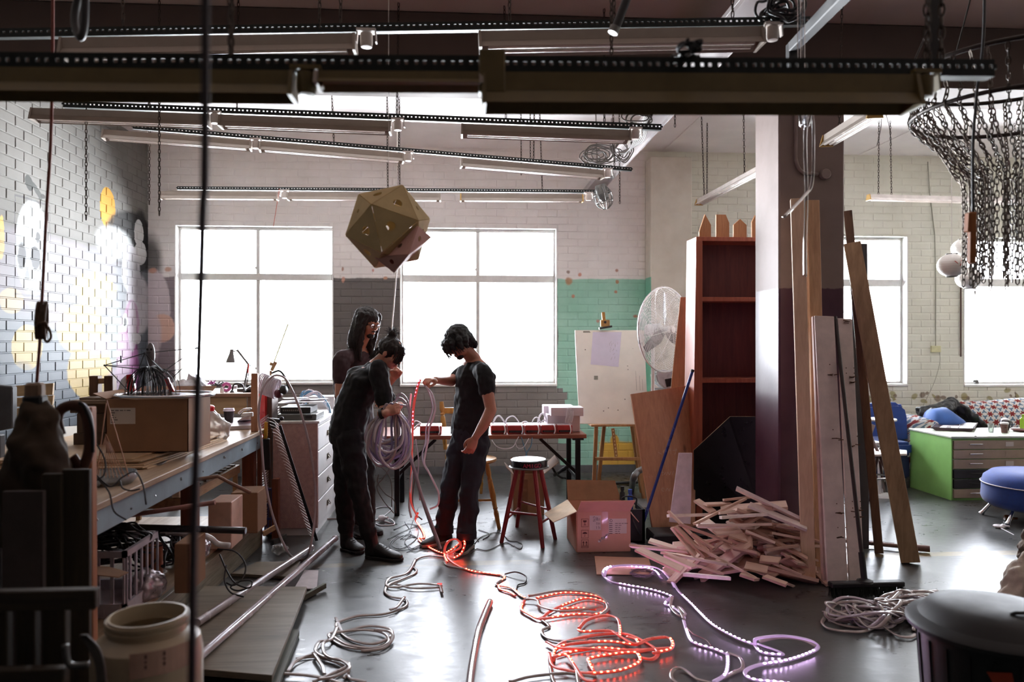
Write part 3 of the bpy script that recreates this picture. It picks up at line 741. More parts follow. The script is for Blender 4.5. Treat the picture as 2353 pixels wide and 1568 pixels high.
# give the bar something to hold it
mb = MB(); mb.tube([onY(1462, -60, 2.9), V((onY(1462, -60, 2.9).x, 2.9, ZC))], .01, 8); build('hanger', mb, steel, o)
strutm = mat('grey_steel', (60,60,62), .7, 0, var=.15, scale=5)
mb = MB(); q0 = onY(1822, 108, 3.9); q1 = onY(1975, -50, 2.6); mb.bar(q0, q1, .05, .05); mb.bar(onY(1820, 100, 3.9), onY(1820, 176, 3.9), .05, .05, (0,1,0)); mb.bar(q1, V((q1.x, q1.y, ZC)), .04, .04, (0,1,0))
build('steel_strut', mb, strutm, label='bent grey steel strut by the top of the pillar', cat='strut', bevel=.004)
# chain chandelier --------------------------------------------------
cc = onY(2330, 300, 3.3); cz = lambda py: onY(2250, py, 3.3).z
T_ = thing('chain_chandelier', 'big chandelier of rusty chains gathered from a steel hoop', 'chandelier', (cc.x, cc.y, cz(660)))
iron = mat('iron_hoop', (58,52,48), .5, .7, var=.2, scale=40); cm = mat('chandelier_chain', (92,82,74), .45, .75, var=.3, scale=60)
for (zz, R_, wr_) in ((cz(258), .42, .010), (cz(165), .47, .010)):
 mb = MB(); mb.tube([(cc.x+R_*cos(a_*pi/24), cc.y+R_*sin(a_*pi/24), zz) for a_ in range(48)], wr_, 6, closed=True); build('hoop', mb, iron, T_, smooth=True)
rr = random.Random(3); N = 44
top, mid, nk, bot = cz(170), cz(262), cz(400), cz(655)
for i in range(N):
 a_ = 2*pi*i/N+rr.uniform(-.03,.03); e = V((cos(a_), sin(a_), 0)); C0 = V((cc.x, cc.y, 0))
 a2 = 2*pi*i/N*1.0+.1; ri = .20*(1-.35*(i % 3)/2); e2 = V((cos(a2), sin(a2), 0))
 pts = spline([C0+e*.47+V((0,0,top)), C0+e*.41+V((0,0,(top+mid)/2-.02)), C0+e*.42+V((0,0,mid)), C0+e*.31+V((0,0,mid-.12)), C0+e2*(ri+.04)+V((0,0,nk+.02)), C0+e2*ri+V((0,0,nk-.06)), C0+e2*ri+V((0,0,bot+rr.uniform(-.03,.05)))], 3)
 mb = MB(); acc = 0; link = 0; pitch = .030
 # resample the drape at one link pitch
 L = [0]
 for k in range(1, len(pts)): L.append(L[-1]+(pts[k]-pts[k-1]).length)
 n = int(L[-1]/pitch); k = 0
 for j in range(n):
  s_ = (j+.5)*pitch
  while k < len(L)-2 and L[k+1] < s_: k += 1
  p = pts[k].lerp(pts[k+1], (s_-L[k])/max(1e-6, L[k+1]-L[k])); t_ = (pts[k+1]-pts[k]).normalized()
  u_ = t_.orthogonal().normalized(); v_ = t_.cross(u_); s2 = u_ if j % 2 else v_; s2 = (s2*cos(i)+t_.cross(s2)*sin(i))
  mb.tube([p+t_*(pitch*.68*cos(q*2*pi/7))+s2*(.0085*sin(q*2*pi/7)) for q in range(7)], .0031, 4, closed=True)
 build('chain_strand', mb, cm, T_)
mb = MB()
for k in range(5):
 a_ = k*2*pi/5+.4; mb.tube([(cc.x+.46*cos(a_), cc.y+.46*sin(a_), top), (cc.x+.02*cos(a_), cc.y+.02*sin(a_), ZC)], .004, 5)
build('suspension_wire', mb, iron, T_)
# chains and black strap beside it
for x, lab in ((2128, 'dark out-of-focus chain above the box socket'), (2162, 'dark chain close to a wide strap above the box socket')):
 mb = MB(); p = onY(x, 140, 2.25); link_chain(mb, p, (p.x+.02, p.y, ZC), .034, .004, .014); build('hanging_chain', mb, chain_m, label=lab, cat='chain')
mb = MB(); p = onY(2148, 140, 2.3); mb.bar(p, (p.x-.01, p.y, ZC), .04, .006, (0,1,0)); build('strap', mb, MATS['black_cable'], label='wide dark strap holding up the right end of the nearest rail', cat='strap')
# black cord with a wooden block, by the chandelier
T_ = thing('lamp_cord', 'black cord ending in an orange wooden block beside the chandelier', 'cord', onY(2232, 600, 2.85))
mb = MB(); mb.tube(spline([V((onY(2262, 0, 2.85).x, 2.85, ZC)), onY(2262, 30, 2.85), onY(2246, 200, 2.85), onY(2236, 330, 2.85), onY(2236, 492, 2.85)], 6), .0055, 6); build('cord', mb, MATS['black_cable'], T_, smooth=True)
mb = MB(); p0 = onY(2234, 488, 2.85); p1 = onY(2232, 606, 2.85); mb.bar(p0, p1, .024, .024, (0,1,0)); mb.bar(onY(2230, 490, 2.85), onY(2227, 534, 2.85), .030, .03, (0,1,0)); build('wooden_block', mb, wood('orange_block', (176,104,44), (140,76,30), 2), T_, bevel=.003)
# paper lanterns
pl_m = mat('rice_paper', (240,238,232), .7, var=.03, scale=6); red_ink = mat('red_ink', (196,70,70), .6)
for px, py, rpx, lab, ink in ((2187, 610, 31, 'round white paper lantern with a red brush mark', True), (2226, 640, 28, 'plain white paper lantern, lowest of the three', False), (2214, 572, 26, 'upper paper lantern with a faint red mark behind the orange block', True)):
 Yl = {2187: 6.3, 2226: 6.9, 2214: 7.2}[px]; p = onY(px, py, Yl); R_ = rpx/1690*Yl
 T_ = thing('paper_lantern', lab, 'lantern', p)
 mb = MB(); n = 60; prof = []
 for i in range(n+1):
  a_ = -pi/2+pi*i/n; prof.append((max(.03 if i in (0,n) else 0, R_*cos(a_)*(1+.012*(i % 4 == 0))), R_*.86*sin(a_)))
 prof = prof[4:-3]; mb.lathe(prof, p, 28, caps=False); build('shade', mb, pl_m, T_, smooth=True)
 for z_ in (prof[0][1], prof[-1][1]):
  mb = MB(); mb.tube([p+V((.045*cos(k*pi/8), .045*sin(k*pi/8), z_)) for k in range(16)], .003, 5, closed=True); build('rim', mb, iron, T_)
 mb = MB(); mb.tube([p+V((0,0,prof[-1][1])), V((p.x, p.y, ZC))], .0025, 5); build('cord', mb, sock_m, T_)
 if ink:
  mb = MB(); rr = random.Random(px)
  for k in range(5 if rpx > 30 else 2):
   sx_, sz_ = rr.uniform(-.3, .45), rr.uniform(-.45, .25); dx, dz = rr.uniform(-.25,.25), rr.uniform(.1,.4)
   q = []
   for j in range(5):
    x_, z_ = (sx_+dx*j/4)*R_, (sz_+dz*j/4)*R_
    y_ = -sqrt(max(0, R_*R_*1.04-x_*x_-(z_/.86)**2)); q.append(p+V((x_, y_-.001, z_)))
   mb.tube(q, .004, 4, flat=.3, up=(0,1,0))
  build('brush_mark', mb, red_ink, T_)
# cardboard polyhedron ----------------------------------------------
card = mat('kraft_card', (206,184,138), .8, var=.08, scale=10); card2 = mat('pink_card', (206,160,150), .8, var=.08, scale=10)
Yp = 3.6; pc = onY(893, 522, Yp); T_ = thing('cardboard_polyhedron', 'faceted cardboard polyhedron hanging in front of the second window', 'ornament', pc)
bm = bmesh.new(); bmesh.ops.create_icosphere(bm, subdivisions=1, radius=.205)
R_ = Matrix.Rotation(.35, 3, 'Y') @ Matrix.Rotation(.25, 3, 'X') @ Matrix.Rotation(.5, 3, 'Z')
def holed_tri(p, th, hole, m, T, name):
 p = [V(q) for q in p]; c_ = sum(p, V((0,0,0)))/3; n = (p[1]-p[0]).cross(p[2]-p[0]).normalized(); mb = MB()
 o = []; i_ = []
 for k in range(3):
  for j in range(4): o.append(p[k].lerp(p[(k+1) % 3], j/4))
 u = (o[0]-c_).normalized(); v = n.cross(u)
 for q in o:
  d = q-c_; a_ = atan2(d.dot(v), d.dot(u)); i_.append(c_+(u*cos(a_)+v*sin(a_))*hole)
 k = 12; vs = o+i_+[q+n*th for q in o]+[q+n*th for q in i_]; fs = []
 for j in range(k):
  a, b = j, (j+1) % k
  fs += [(a, b, k+b, k+a), (2*k+b, 2*k+a, 3*k+a, 3*k+b), (a, 2*k+a, 2*k+b, b), (k+a, k+b, 3*k+b, 3*k+a)]
 mb.add(vs, fs); return build(name, mb, m, T)
for f in bm.faces:
 pp = [pc+R_ @ V(v.co) for v in f.verts]; cn = sum(pp, V((0,0,0)))/3
 pp = [cn+(q-cn)*.985 for q in pp]
 holed_tri(pp, .003, .022 if (f.index % 3) else .012, card, T_, 'panel')
bm.free()
# smaller pink point growing out of the lower right
b0 = [onY(862, 592, Yp-.06), onY(905, 626, Yp-.1), onY(990, 545, Yp-.02), onY(960, 520, Yp-.14)]; apex = onY(938, 585, Yp-.22)
for k in range(4):
 q = [b0[k], b0[(k+1) % 4], apex]; holed_tri(q, .003, .014, card2, T_, 'point_panel')
holed_tri([b0[0], b0[1], b0[2]], .003, .02, card2, T_, 'point_panel')
mb = MB(); mb.tube([pc+V((0,0,.2)), V((pc.x, pc.y, ZC))], .0015, 4); build('string', mb, sock_m, T_)
# transparent hoses catching the light in front of the pillar
clearm = glassy('clear_hose', (238,240,244))
T_ = thing('clear_hose', 'clear plastic hoses dangling in front of the pillar', 'hose', onY(1850, 640, 3.0))
mb = MB(); mb.tube(spline([V((onY(1835,0,3.).x, 3., ZC)), onY(1838, 232, 3.), onY(1852, 262, 3.), onY(1850, 330, 3.), onY(1853, 450, 3.), onY(1850, 560, 3.), onY(1850, 636, 3.)], 8), .0075, 8); build('hose', mb, clearm, T_, smooth=True)
mb = MB(); mb.tube(spline([V((onY(1845,0,3.).x, 3., ZC)), onY(1848, 232, 3.), onY(1866, 262, 3.), onY(1869, 330, 3.), onY(1866, 420, 3.), onY(1848, 450, 2.98), onY(1800, 500, 2.9)], 8), .006, 8); build('hose', mb, clearm, T_, smooth=True)
# foreground cords
mb = MB(); mb.tube(spline([V((onY(474, 0, 1.15).x, 1.15, ZC)), onY(472, 100, 1.15), onY(466, 500, 1.15), onY(452, 1000, 1.15), onY(441, 1560, 1.15), V((onY(440, 1600, 1.15).x, 1.15, .02))], 6), .0062, 10)
build('dangling_rope', mb, mat('dark_cord', (56,44,48), .6), smooth=True, label='dark cord hanging close to the lens, out of focus, ceiling to floor', cat='cord')
mb = MB(); Yr = 2.9
ropem = mat('red_brown_rope', (120,62,52), .8, var=.2, scale=90)
T_ = thing('rope', 'red-brown rope with a bundled knot hanging in front of the mural', 'rope', onY(90, 880, Yr))
mb.tube(spline([V((onY(122,0,Yr).x, Yr, ZC)), onY(120, 190, Yr), onY(106, 500, Yr), onY(96, 700, Yr), onY(92, 780, Yr), onY(84, 885, Yr)], 6), .0055, 8); build('line', mb, ropem, T_, smooth=True)
mb = MB()
for k in range(7):
 x = 84+k*3.2; mb.tube(spline([onY(x+4, 695, Yr+.01*(k%3)), onY(x-2, 735, Yr-.015), onY(x, 778, Yr), onY(x+6, 740, Yr+.02)], 6, True), .005, 6, closed=True)
mb.tube(spline([onY(86, 745, Yr-.03), onY(104, 742, Yr-.03), onY(106, 752, Yr), onY(88, 758, Yr+.02)], 5, True), .0055, 6, closed=True)
mb.tube(spline([onY(98, 740, Yr), onY(112, 755, Yr), onY(117, 775, Yr), onY(108, 786, Yr), onY(99, 770, Yr), onY(97, 745, Yr)], 6), .005, 6); build('knot', mb, mat('brown_twine', (96,74,60), .85, var=.2, scale=90), T_, smooth=True)
# red string below the furthest rail
mb = MB(); mb.tube([at5(642), onY(628, 522, 7.33)], .003, 4); build('string', mb, mat('red_string', (178,80,60), .8), label='red string dangling from the furthest rail over the first window', cat='string')
mb = MB(); mb.tube(spline([onY(912, 615, 6.6), onY(905, 700, 6.6), onY(898, 775, 6.6)], 5), .006, 6); mb.tube([onY(912, 615, 6.6), V((onY(913,600,6.6).x, 6.6, ZC))], .004, 5)
build('white_rope', mb, sock_m, smooth=True, label='white cord hanging beside the second window behind the people', cat='cord')
# ================================================================== WORKBENCH SIDE
ply = wood('birch_ply', (206,176,140), (178,146,112), 0, .55, 1.0, .05, False)
pine = wood('raw_pine', (188,150,108), (150,112,76), 2, .6)
pine_y = wood('raw_pine_depth', (190,152,110), (150,112,78), 1, .6)
redwood = wood('stained_leg', (128,70,46), (92,48,32), 2, .5)
bluegrey = mat('blue_grey_paint', (136,156,166), .5, var=.12, scale=9, bump=.1)
benchtop = wood('bench_top', (176,150,122), (140,112,86), 1, .5, .6, .1)
BT = .88; bxr = onZ(242, 1160, BT).x
T_ = thing('workbench', 'long timber workbench with blue-grey painted apron, cluttered top', 'workbench', (-2.2, 4.6, 0))
yb0, yb1 = 3.18, 5.95; xl_, xr_ = -2.95, -1.52
mb = MB().bx(xl_, xr_+.03, yb0-.04, yb1, BT-.03, BT); build('top', mb, benchtop, T_, bevel=.003)
mb = MB().bx(xr_-.03, xr_, yb0, yb1-.02, BT-.145, BT-.03); AP = build('apron', mb, bluegrey, T_, bevel=.003)
mb = MB()
for y in [3.25, 3.29, 3.62, 3.9, 4.25, 4.6, 5.0, 5.02, 5.4, 5.8]: mb.cyl((xr_-.001, y, BT-.09+random.uniform(-.03,.03)), (xr_+.003, y, BT-.09+random.uniform(-.01,.01)), .005, 6)
build('screw', mb, steel, AP)
mb = MB().bx(xl_, xr_-.03, yb0, yb0+.03, BT-.145, BT-.03); build('end_rail', mb, mat('dark_green_paint', (52,58,54), .6), T_, bevel=.003)
for y in (3.22, 4.6, 5.86):
 for x in (xr_-.13, xl_+.05):
  mb = MB().bx(x, x+.09, y, y+.07, 0, BT-.03); build('leg', mb, redwood, T_, bevel=.004)
mb = MB().bx(xl_+.05, xr_-.06, yb0+.1, yb1-.05, .20, .225); build('lower_shelf', mb, benchtop, T_)
mb = MB().bx(xr_-.1, xr_-.06, yb0+.05, yb1-.05, .12, .2); build('stretcher', mb, wood('grey_timber', (122,112,98), (92,84,72), 1, .7), T_, bevel=.003)
# near wooden post standing at the bench corner
mb = MB(); p = onZ(215, 1500, 0); mb.bar(onY(207, 935, 3.0), V((onY(212, 1500, 3.0).x, 3.0, 0)), .03, .04, (0,1,0)); build('timber_post', mb, wood('orange_post', (176,112,72), (140,84,52), 2), bevel=.003, label='thin orange timber post standing at the near corner of the bench', cat='post')
# stack of ply sheets on the bench
T_ = 'sheets of thin plywood stacked on the bench'
z = BT
for i in range(6):
 dx = random.uniform(-.02, .02); yA = 4.05+i*.015+random.uniform(-.02,.02); yB_ = 5.2+random.uniform(-.03,.03); xR_ = -1.60-.012*i+dx
 mb = MB(); mb.slab([(-2.6+dx, yA, z), (xR_-.05, yA+.02, z), (xR_+.02, yB_, z), (-2.55, yB_, z)], .008, (0,0,1))
 build('plywood_sheet', mb, ply, bevel=.001, label=['bottom', 'second from the bottom', 'third from the bottom', 'third from the top', 'second from the top', 'topmost'][i]+' plywood sheet in the bench stack under the long cardboard box', cat='plywood', group='plywood sheets stacked on the bench')
 z += .0086
ZS = z
# long cardboard box
box_m = mat('brown_cardboard', (150,112,84), .85, var=.08, scale=8, bump=.05)
label_m = mat('paper_label', (206,196,186), .7, var=.03); ink_m = mat('black_print', (40,36,38), .7)
a = onY(243, 1000, 4.35); b = onY(433, 1000, 4.35); hb = onY(243, 918, 4.35).z-ZS
bx0, bx1 = a.x, b.x; by0, by1 = 4.35, 4.72
T_ = thing('cardboard_box', 'long brown cardboard box with a shipping label on the bench', 'box', ((bx0+bx1)/2, 4.5, ZS))
mb = MB(); t_ = .005; mb.bx(bx0, bx1, by0, by0+t_, ZS, ZS+hb); mb.bx(bx0, bx1, by1-t_, by1, ZS, ZS+hb); mb.bx(bx0, bx0+t_, by0, by1, ZS, ZS+hb); mb.bx(bx1-t_, bx1, by0, by1, ZS, ZS+hb); mb.bx(bx0, bx1, by0, by1, ZS, ZS+t_)
build('carton', mb, box_m, T_)
mb = MB(); mb.slab([(bx0, by1, ZS+hb), (bx1, by1, ZS+hb), (bx1, by1+.12, ZS+hb+.04), (bx0, by1+.12, ZS+hb+.04)], .004); mb.slab([(bx0, by0, ZS+hb), (bx0, by1, ZS+hb), (bx0-.07, by1, ZS+hb+.03), (bx0-.07, by0, ZS+hb+.03)], .004); build('flap', mb, box_m, T_)
def text(body, p, size, m, parent, rot=(pi/2,0,0), name='lettering', align='LEFT', ext=.0004, sx_=1):
 cu = bpy.data.curves.new(name, 'FONT'); cu.body = body; cu.size = size; cu.extrude = ext; cu.align_x = align; cu.resolution_u = 2; cu.materials.append(m)
 o = bpy.data.objects.new(name, cu); COL.objects.link(o)
 dg = bpy.context.evaluated_depsgraph_get(); me = bpy.data.meshes.new_from_object(o.evaluated_get(dg)); bpy.data.objects.remove(o)
 if not me.materials: me.materials.append(m)
 o = bpy.data.objects.new(name, me); COL.objects.link(o); o.rotation_euler = rot; o.scale = (sx_, 1, 1)
 if parent: o.parent = parent; o.location = V(p)-org(parent)
 else: o.location = p
 return o
lx0 = onY(253, 950, by0).x; lx1 = onY(311, 950, by0).x; lz0 = onY(253, 975, by0).z; lz1 = onY(253, 938, by0).z
mb = MB().bx(lx0, lx1, by0-.001, by0, lz0, lz1); LB = build('shipping_label', mb, label_m, T_)
mb = MB(); rr = random.Random(5)
for k in range(6):
 zz = lz1-.012-k*.013; x = lx0+.006
 while x < lx1-.02:
  w_ = rr.uniform(.006, .022); mb.bx(x, min(x+w_, lx1-.005), by0-.0016, by0-.001, zz-.004, zz); x += w_+.006
  if rr.random() < .25: break
build('print', mb, ink_m, LB)
# wheel rim lying on the box
mb = MB(); pc = V(((bx0+bx1)/2+.03, 4.53, ZS+hb+.012)); chrome = mat('chrome', (210,210,214), .15, 1, var=.03)
T_ = thing('wheel_rim', 'spoked bicycle wheel rim lying on the long cardboard box', 'wheel', pc)
Rr = .265; mb.tube([pc+V((Rr*cos(k*pi/24), Rr*.9*sin(k*pi/24), 0)) for k in range(48)], .011, 8, closed=True); build('rim', mb, chrome, T_, smooth=True)
mb = MB()
for k in range(20):
 a_ = k*pi/10; mb.tube([pc+V((.02*cos(a_+.6), .02*sin(a_+.6), .01)), pc+V((Rr*cos(a_), Rr*.9*sin(a_), 0))], .001, 4)
mb.cyl(pc-V((0,0,.01)), pc+V((0,0,.03)), .018, 12); build('spokes', mb, chrome, T_)
# rod structure with mask standing on the rim
blackm = mat('matte_black', (26,25,27), .5); maskm = mat('mask_grey', (108,104,106), .4, var=.2, scale=20)
Ym = 4.55
T_ = thing('rod_sculpture', 'black rod sculpture with a pale mask head standing on the wheel rim', 'sculpture', onY(362, 925, Ym))
hub = onY(345, 840, Ym); nodes = {'a': onY(240, 840, Ym+.1), 'b': onY(332, 812, Ym-.05), 'c': onY(452, 800, Ym+.25), 'd': onY(300, 905, Ym-.1), 'e': onY(367, 926, Ym-.1), 'f': onY(395, 870, Ym+.2), 'g': onY(375, 855, Ym), 'h': onY(410, 850, Ym+.1)}
mb = MB()
for s_ in ('ab', 'bc', 'ad', 'bd', 'be', 'bg', 'gc', 'ge', 'gd', 'bf', 'gh'):
 mb.tube([nodes[s_[0]], nodes[s_[1]]], .0028, 5)
mb.tube([nodes['a'], nodes['g']], .0028, 5); mb.tube([hub, nodes['a']+V((.0,0,0))], .002, 4)
mb.tube([onY(428, 838, Ym+.2), nodes['f']], .003, 5)
for n_ in 'abcg': mb.ball(nodes[n_], .006, n=8, m=5)
mb.bar(onY(278, 818, Ym), onY(278, 834, Ym), .008, .004); build('rods', mb, blackm, T_)
mb = MB(); p0 = onY(346, 815, Ym); mb.ball(p0, (.024, .02, .068), n=18, m=12); mk = build('mask', mb, maskm, T_, smooth=True)
mb = MB()
for s_ in (-1, 1): mb.ball(p0+V((s_*.011, -.018, .03)), (.007,.004,.007), n=10, m=6)
build('eye_hole', mb, blackm, mk, smooth=True)
mb = MB(); rr = random.Random(8)
for k in range(70):   # hair-like black wires falling off the neck
 a_ = rr.uniform(-1, 1); R_ = rr.uniform(.05, .17); y_ = rr.uniform(-.08,.08)
 x0 = hub.x+a_*.02; mb.tube(spline([(x0, Ym+y_*.3, hub.z-.01), (hub.x+a_*R_*.6, Ym+y_, hub.z-.01-.03*abs(a_)), (hub.x+a_*R_, Ym+y_, hub.z-.10), (hub.x+a_*R_*1.1, Ym+y_, hub.z-.20-rr.uniform(0,.04))], 4), .002, 4)
build('wire_hair', mb, blackm, T_, kind='stuff')
redp = mat('red_plastic', (206,28,30), .3, var=.05, coat=.3)
mb = MB(); mb.slab([onY(292, 908, 4.75), onY(312, 912, 4.75), onY(305, 860, 4.75), onY(290, 862, 4.75)], .02, (0,1,0))
mb9 = MB().slab([onY(396, 915, 4.75), onY(408, 915, 4.75), onY(385, 868, 4.75), onY(378, 872, 4.75)], .02, (0,1,0)); build('folded_card', mb9, redp, loc=onY(400, 915, 4.75), label='red folded card edge on the window side of the rod sculpture', cat='card')
build('folded_card', mb, redp, loc=onY(300, 912, 4.75), label='red folded card edge showing behind the rod sculpture', cat='card')
mb = MB(); mb.lathe([(.0,-.001),(.025,0),(.03,.03),(.028,.10),(.01,.13),(0,.132)], onY(280, 912, 4.78)-V((0,0,.0)), 14, (.25,0,1)); build('plastic_bottle', mb, mat('white_plastic', (222,220,222), .35), smooth=True, label='white plastic bottle leaning behind the long box', cat='bottle')
# boxes stacked at the wall behind, and wooden clamps
T_ = 'stack'
dkbox = mat('dark_cardboard', (96,78,64), .85, var=.1)
for i, (z0, z1, dx, lab) in enumerate(((.90, 1.02, 0, 'dark cardboard box at the bottom of the stack on the bench by the mural'), (1.02, 1.14, .02, 'dark cardboard box, middle of the stack by the mural'), (1.14, 1.20, -.02, 'flat dark box, second from the top of the stack by the mural'))):
 p0 = onY(168, 1000, 4.7); p1 = onY(262, 1000, 4.7); mb = MB().bx(p0.x+dx, p1.x+dx, 4.7, 5.05, z0-.02, z1-.0205); build('cardboard_box', mb, dkbox, bevel=.004, label=lab, cat='box')
zt = 1.18; p0 = onY(158, 905, 4.6); p1 = onY(272, 905, 4.6)
mb = MB().bx(p0.x, p1.x, 4.62, 5.0, zt, zt+.022); mb2 = build('board', mb, wood('grey_board', (150,128,104), (112,92,74), 0), bevel=.002, label='grey timber board topping the stack by the mural', cat='board')
mb = MB().bx(p0.x+.03, p1.x-.05, 4.66, 4.98, zt+.0225, zt+.035); build('board', mb, MATS['grey_board'], bevel=.002, label='smaller thin board on the timber board by the mural', cat='board')
T_ = thing('wooden_clamp', 'small H-shaped wooden clamp standing on the board by the mural', 'clamp', onY(235, 895, 4.8))
for x0, x1 in ((208, 228), (242, 262)):
 mb = MB().bx(onY(x0, 890, 4.8).x, onY(x1, 890, 4.8).x, 4.78, 4.84, zt+.036, onY(x0, 864, 4.8).z); build('jaw', mb, wood('dark_jaw', (120,84,56), (88,58,38), 2), T_, bevel=.003)
mb = MB().bx(onY(226, 880, 4.8).x, onY(244, 880, 4.8).x, 4.79, 4.83, onY(230, 882, 4.8).z, onY(230, 870, 4.8).z); build('crossbar', mb, pine, T_, bevel=.002)
# second white board slab under it, near left
whitep = mat('white_laminate', (196,190,182), .45, var=.05)
mb = MB(); mb.slab([onZ(140, 985, BT+.005), onZ(240, 978, BT+.005), onZ(242, 1010, BT+.005), onZ(140, 1020, BT+.005)], .012, (0,0,1)); build('white_board', mb, whitep, label='white laminate offcut lying on the bench beside the long box', cat='board')
# black tools on the near bench top
mb = MB();
for k, (xa, ya, xb, yb_) in enumerate(((270,1050,420,1040), (265,1058,350,1062), (300,1035,400,1030))):
 mb.tube([onZ(xa, ya, BT+.013), onZ((xa+xb)/2, (ya+yb_)/2-3, BT+.018), onZ(xb, yb_, BT+.013)], .012, 6)
build('metal_tools', mb, blackm, smooth=True, label='pile of black metal tools on the bench in front of the plywood', cat='tools')
T_ = thing('cutting_tool', 'flat black tool with a steel blade near the front edge of the bench', 'tool', onZ(345, 1062, BT))
mb = MB(); mb.slab([onZ(300, 1062, BT+.001), onZ(352, 1072, BT+.001), onZ(368, 1056, BT+.001), onZ(318, 1050, BT+.001)], .012, (0,0,1)); build('handle', mb, blackm, T_, bevel=.003)
mb = MB(); mb.slab([onZ(350, 1071, BT+.004), onZ(372, 1068, BT+.004), onZ(396, 1054, BT+.004), onZ(366, 1056, BT+.004)], .004, (0,0,1)); build('blade', mb, steel, T_)
# string harp on a bottle-shaped glass jar
T_ = thing('string_harp', 'small wooden frame of strings over a glass dish at the bench corner', 'string frame', onZ(255, 1105, BT))
strm = mat('orange_string', (190,138,104), .7)
mb = MB(); Yh = 3.38; top = onY(245, 920, Yh)
for x in (222, 296): mb.tube([top, onY(x, 1095, Yh)], .0025, 4)
ap2 = onY(243, 998, Yh)
for k in range(9): mb.tube([ap2, onY(216+k*9, 1098, Yh+random.uniform(-.04,.04))], .0016, 4)
mb.tube([onY(219, 1066, Yh), onY(286, 1066, Yh)], .002, 4); build('strings', mb, strm, T_)
mb = MB(); mb.lathe([(.0, 0), (.10, .0), (.125, .03), (.12, .055), (.115, .055), (.118,.03), (.095,.006), (0,.006)], onZ(250, 1112, BT), 24); build('glass_dish', mb, glassy('thick_glass', (225,230,232), dirt=.35), T_, smooth=True)
T_ = thing('black_wires', 'thin black wires curling over the near end of the bench', 'wires', onZ(280, 1120, BT))
for pts in ([(215,1085),(240,1110),(258,1118),(280,1098),(305,1085),(318,1092),(330,1120),(336,1160)], [(212,1010),(228,1030),(242,1060),(240,1090),(222,1105)], [(215,1090),(250,1130),(262,1175),(290,1195)], [(276,1105),(282,1122),(302,1128),(322,1124)]):
 q = [onY(x, y, 3.2+.001*(1150-y)) for x, y in pts]; mb = MB(); mb.tube(spline(q, 5), .0035, 5); build('wire', mb, MATS['black_cable'], T_, smooth=True)
# items at the far end of the bench
Yf = 5.2
T_ = thing('plastic_bag', 'bulky pale plastic bag tied with a red cap on the bench', 'bag', onZ(478, 985, BT))
mb = MB(); rr = random.Random(2); c_ = onY(482, 942, 5.25)
secs = []
for i in range(9):
 f_ = i/8; zz = BT+.002+f_*.205; R_ = [.10,.125,.13,.128,.115,.098,.075,.05,.028][i]
 secs.append(((c_.x+.01*sin(i*2), c_.y, zz), (R_, .01*sin(i), 0), (0, R_*.8, 0)))
mb.loft(secs, 26); bg = build('bag', mb, glassy('cloudy_plastic', (235,228,220), dirt=.75), T_)
remesh(bg, .008, 2, (.035, .05))
mb = MB(); tp = V((c_.x, c_.y, BT+.205)); mb.lathe([(.026,-.01),(.031,.0),(.031,.022),(.02,.032),(0,.034)], tp, 16); build('cap', mb, redp, T_, smooth=2)
T_ = thing('coffee_cup', 'dark paper coffee cup with a white lid on the bench', 'cup', onZ(526, 975, BT+.03))
p = onZ(526, 972, BT+.03); mb = MB(); mb.lathe([(.0,0),(.029,0),(.031,.003),(.04,.095),(.038,.096)], p, 24); build('cup', mb, mat('dark_paper_cup', (36,22,26), .6), T_, smooth=2)
mb = MB(); mb.lathe([(.043,.092),(.044,.098),(.040,.102),(.039,.112),(.034,.114),(.033,.110),(0,.110)], p, 24); build('lid', mb, mat('white_lid', (232,222,236), .3), T_, smooth=2)
for i, (q, h_, lab, m_) in enumerate((([(455,985),(500,992),(522,978),(478,970)], .02, 'flat dark tray under the plastic bag', blackm), ([(498,990),(580,986),(590,968),(510,968)], .028, 'white cardboard packaging under the coffee cup', mat('white_card', (214,208,212), .6)))):
 mb = MB(); mb.slab([onZ(x, y, BT+.001) for x, y in q], h_, (0,0,1)); build('packaging', mb, m_, bevel=.002, label=lab, cat='packaging')
mb = MB(); mb.slab([onZ(545, 968, BT+.03), onZ(580, 966, BT+.03), onY(573, 954, 5.35), onY(556, 960, 5.3)], .003); build('paper_sheet', mb, MATS['white_card'], label='curled sheet of white paper beside the coffee cup', cat='paper')
T_ = thing('staple_gun', 'pale staple gun lying on the far end of the bench', 'tool', onZ(560, 965, BT+.03))
mb = MB(); mb.tube(spline([onY(548, 951, 5.4), onY(560, 942, 5.4), onY(578, 940, 5.4)], 5), .009, 8); build('lever', mb, chrome, T_, smooth=True)
mb = MB(); mb.slab([onY(552, 958, 5.4), onY(580, 958, 5.4), onY(580, 948, 5.4), onY(556, 950, 5.4)], .03, (0,1,0)); build('body', mb, whitep, T_, bevel=.003)
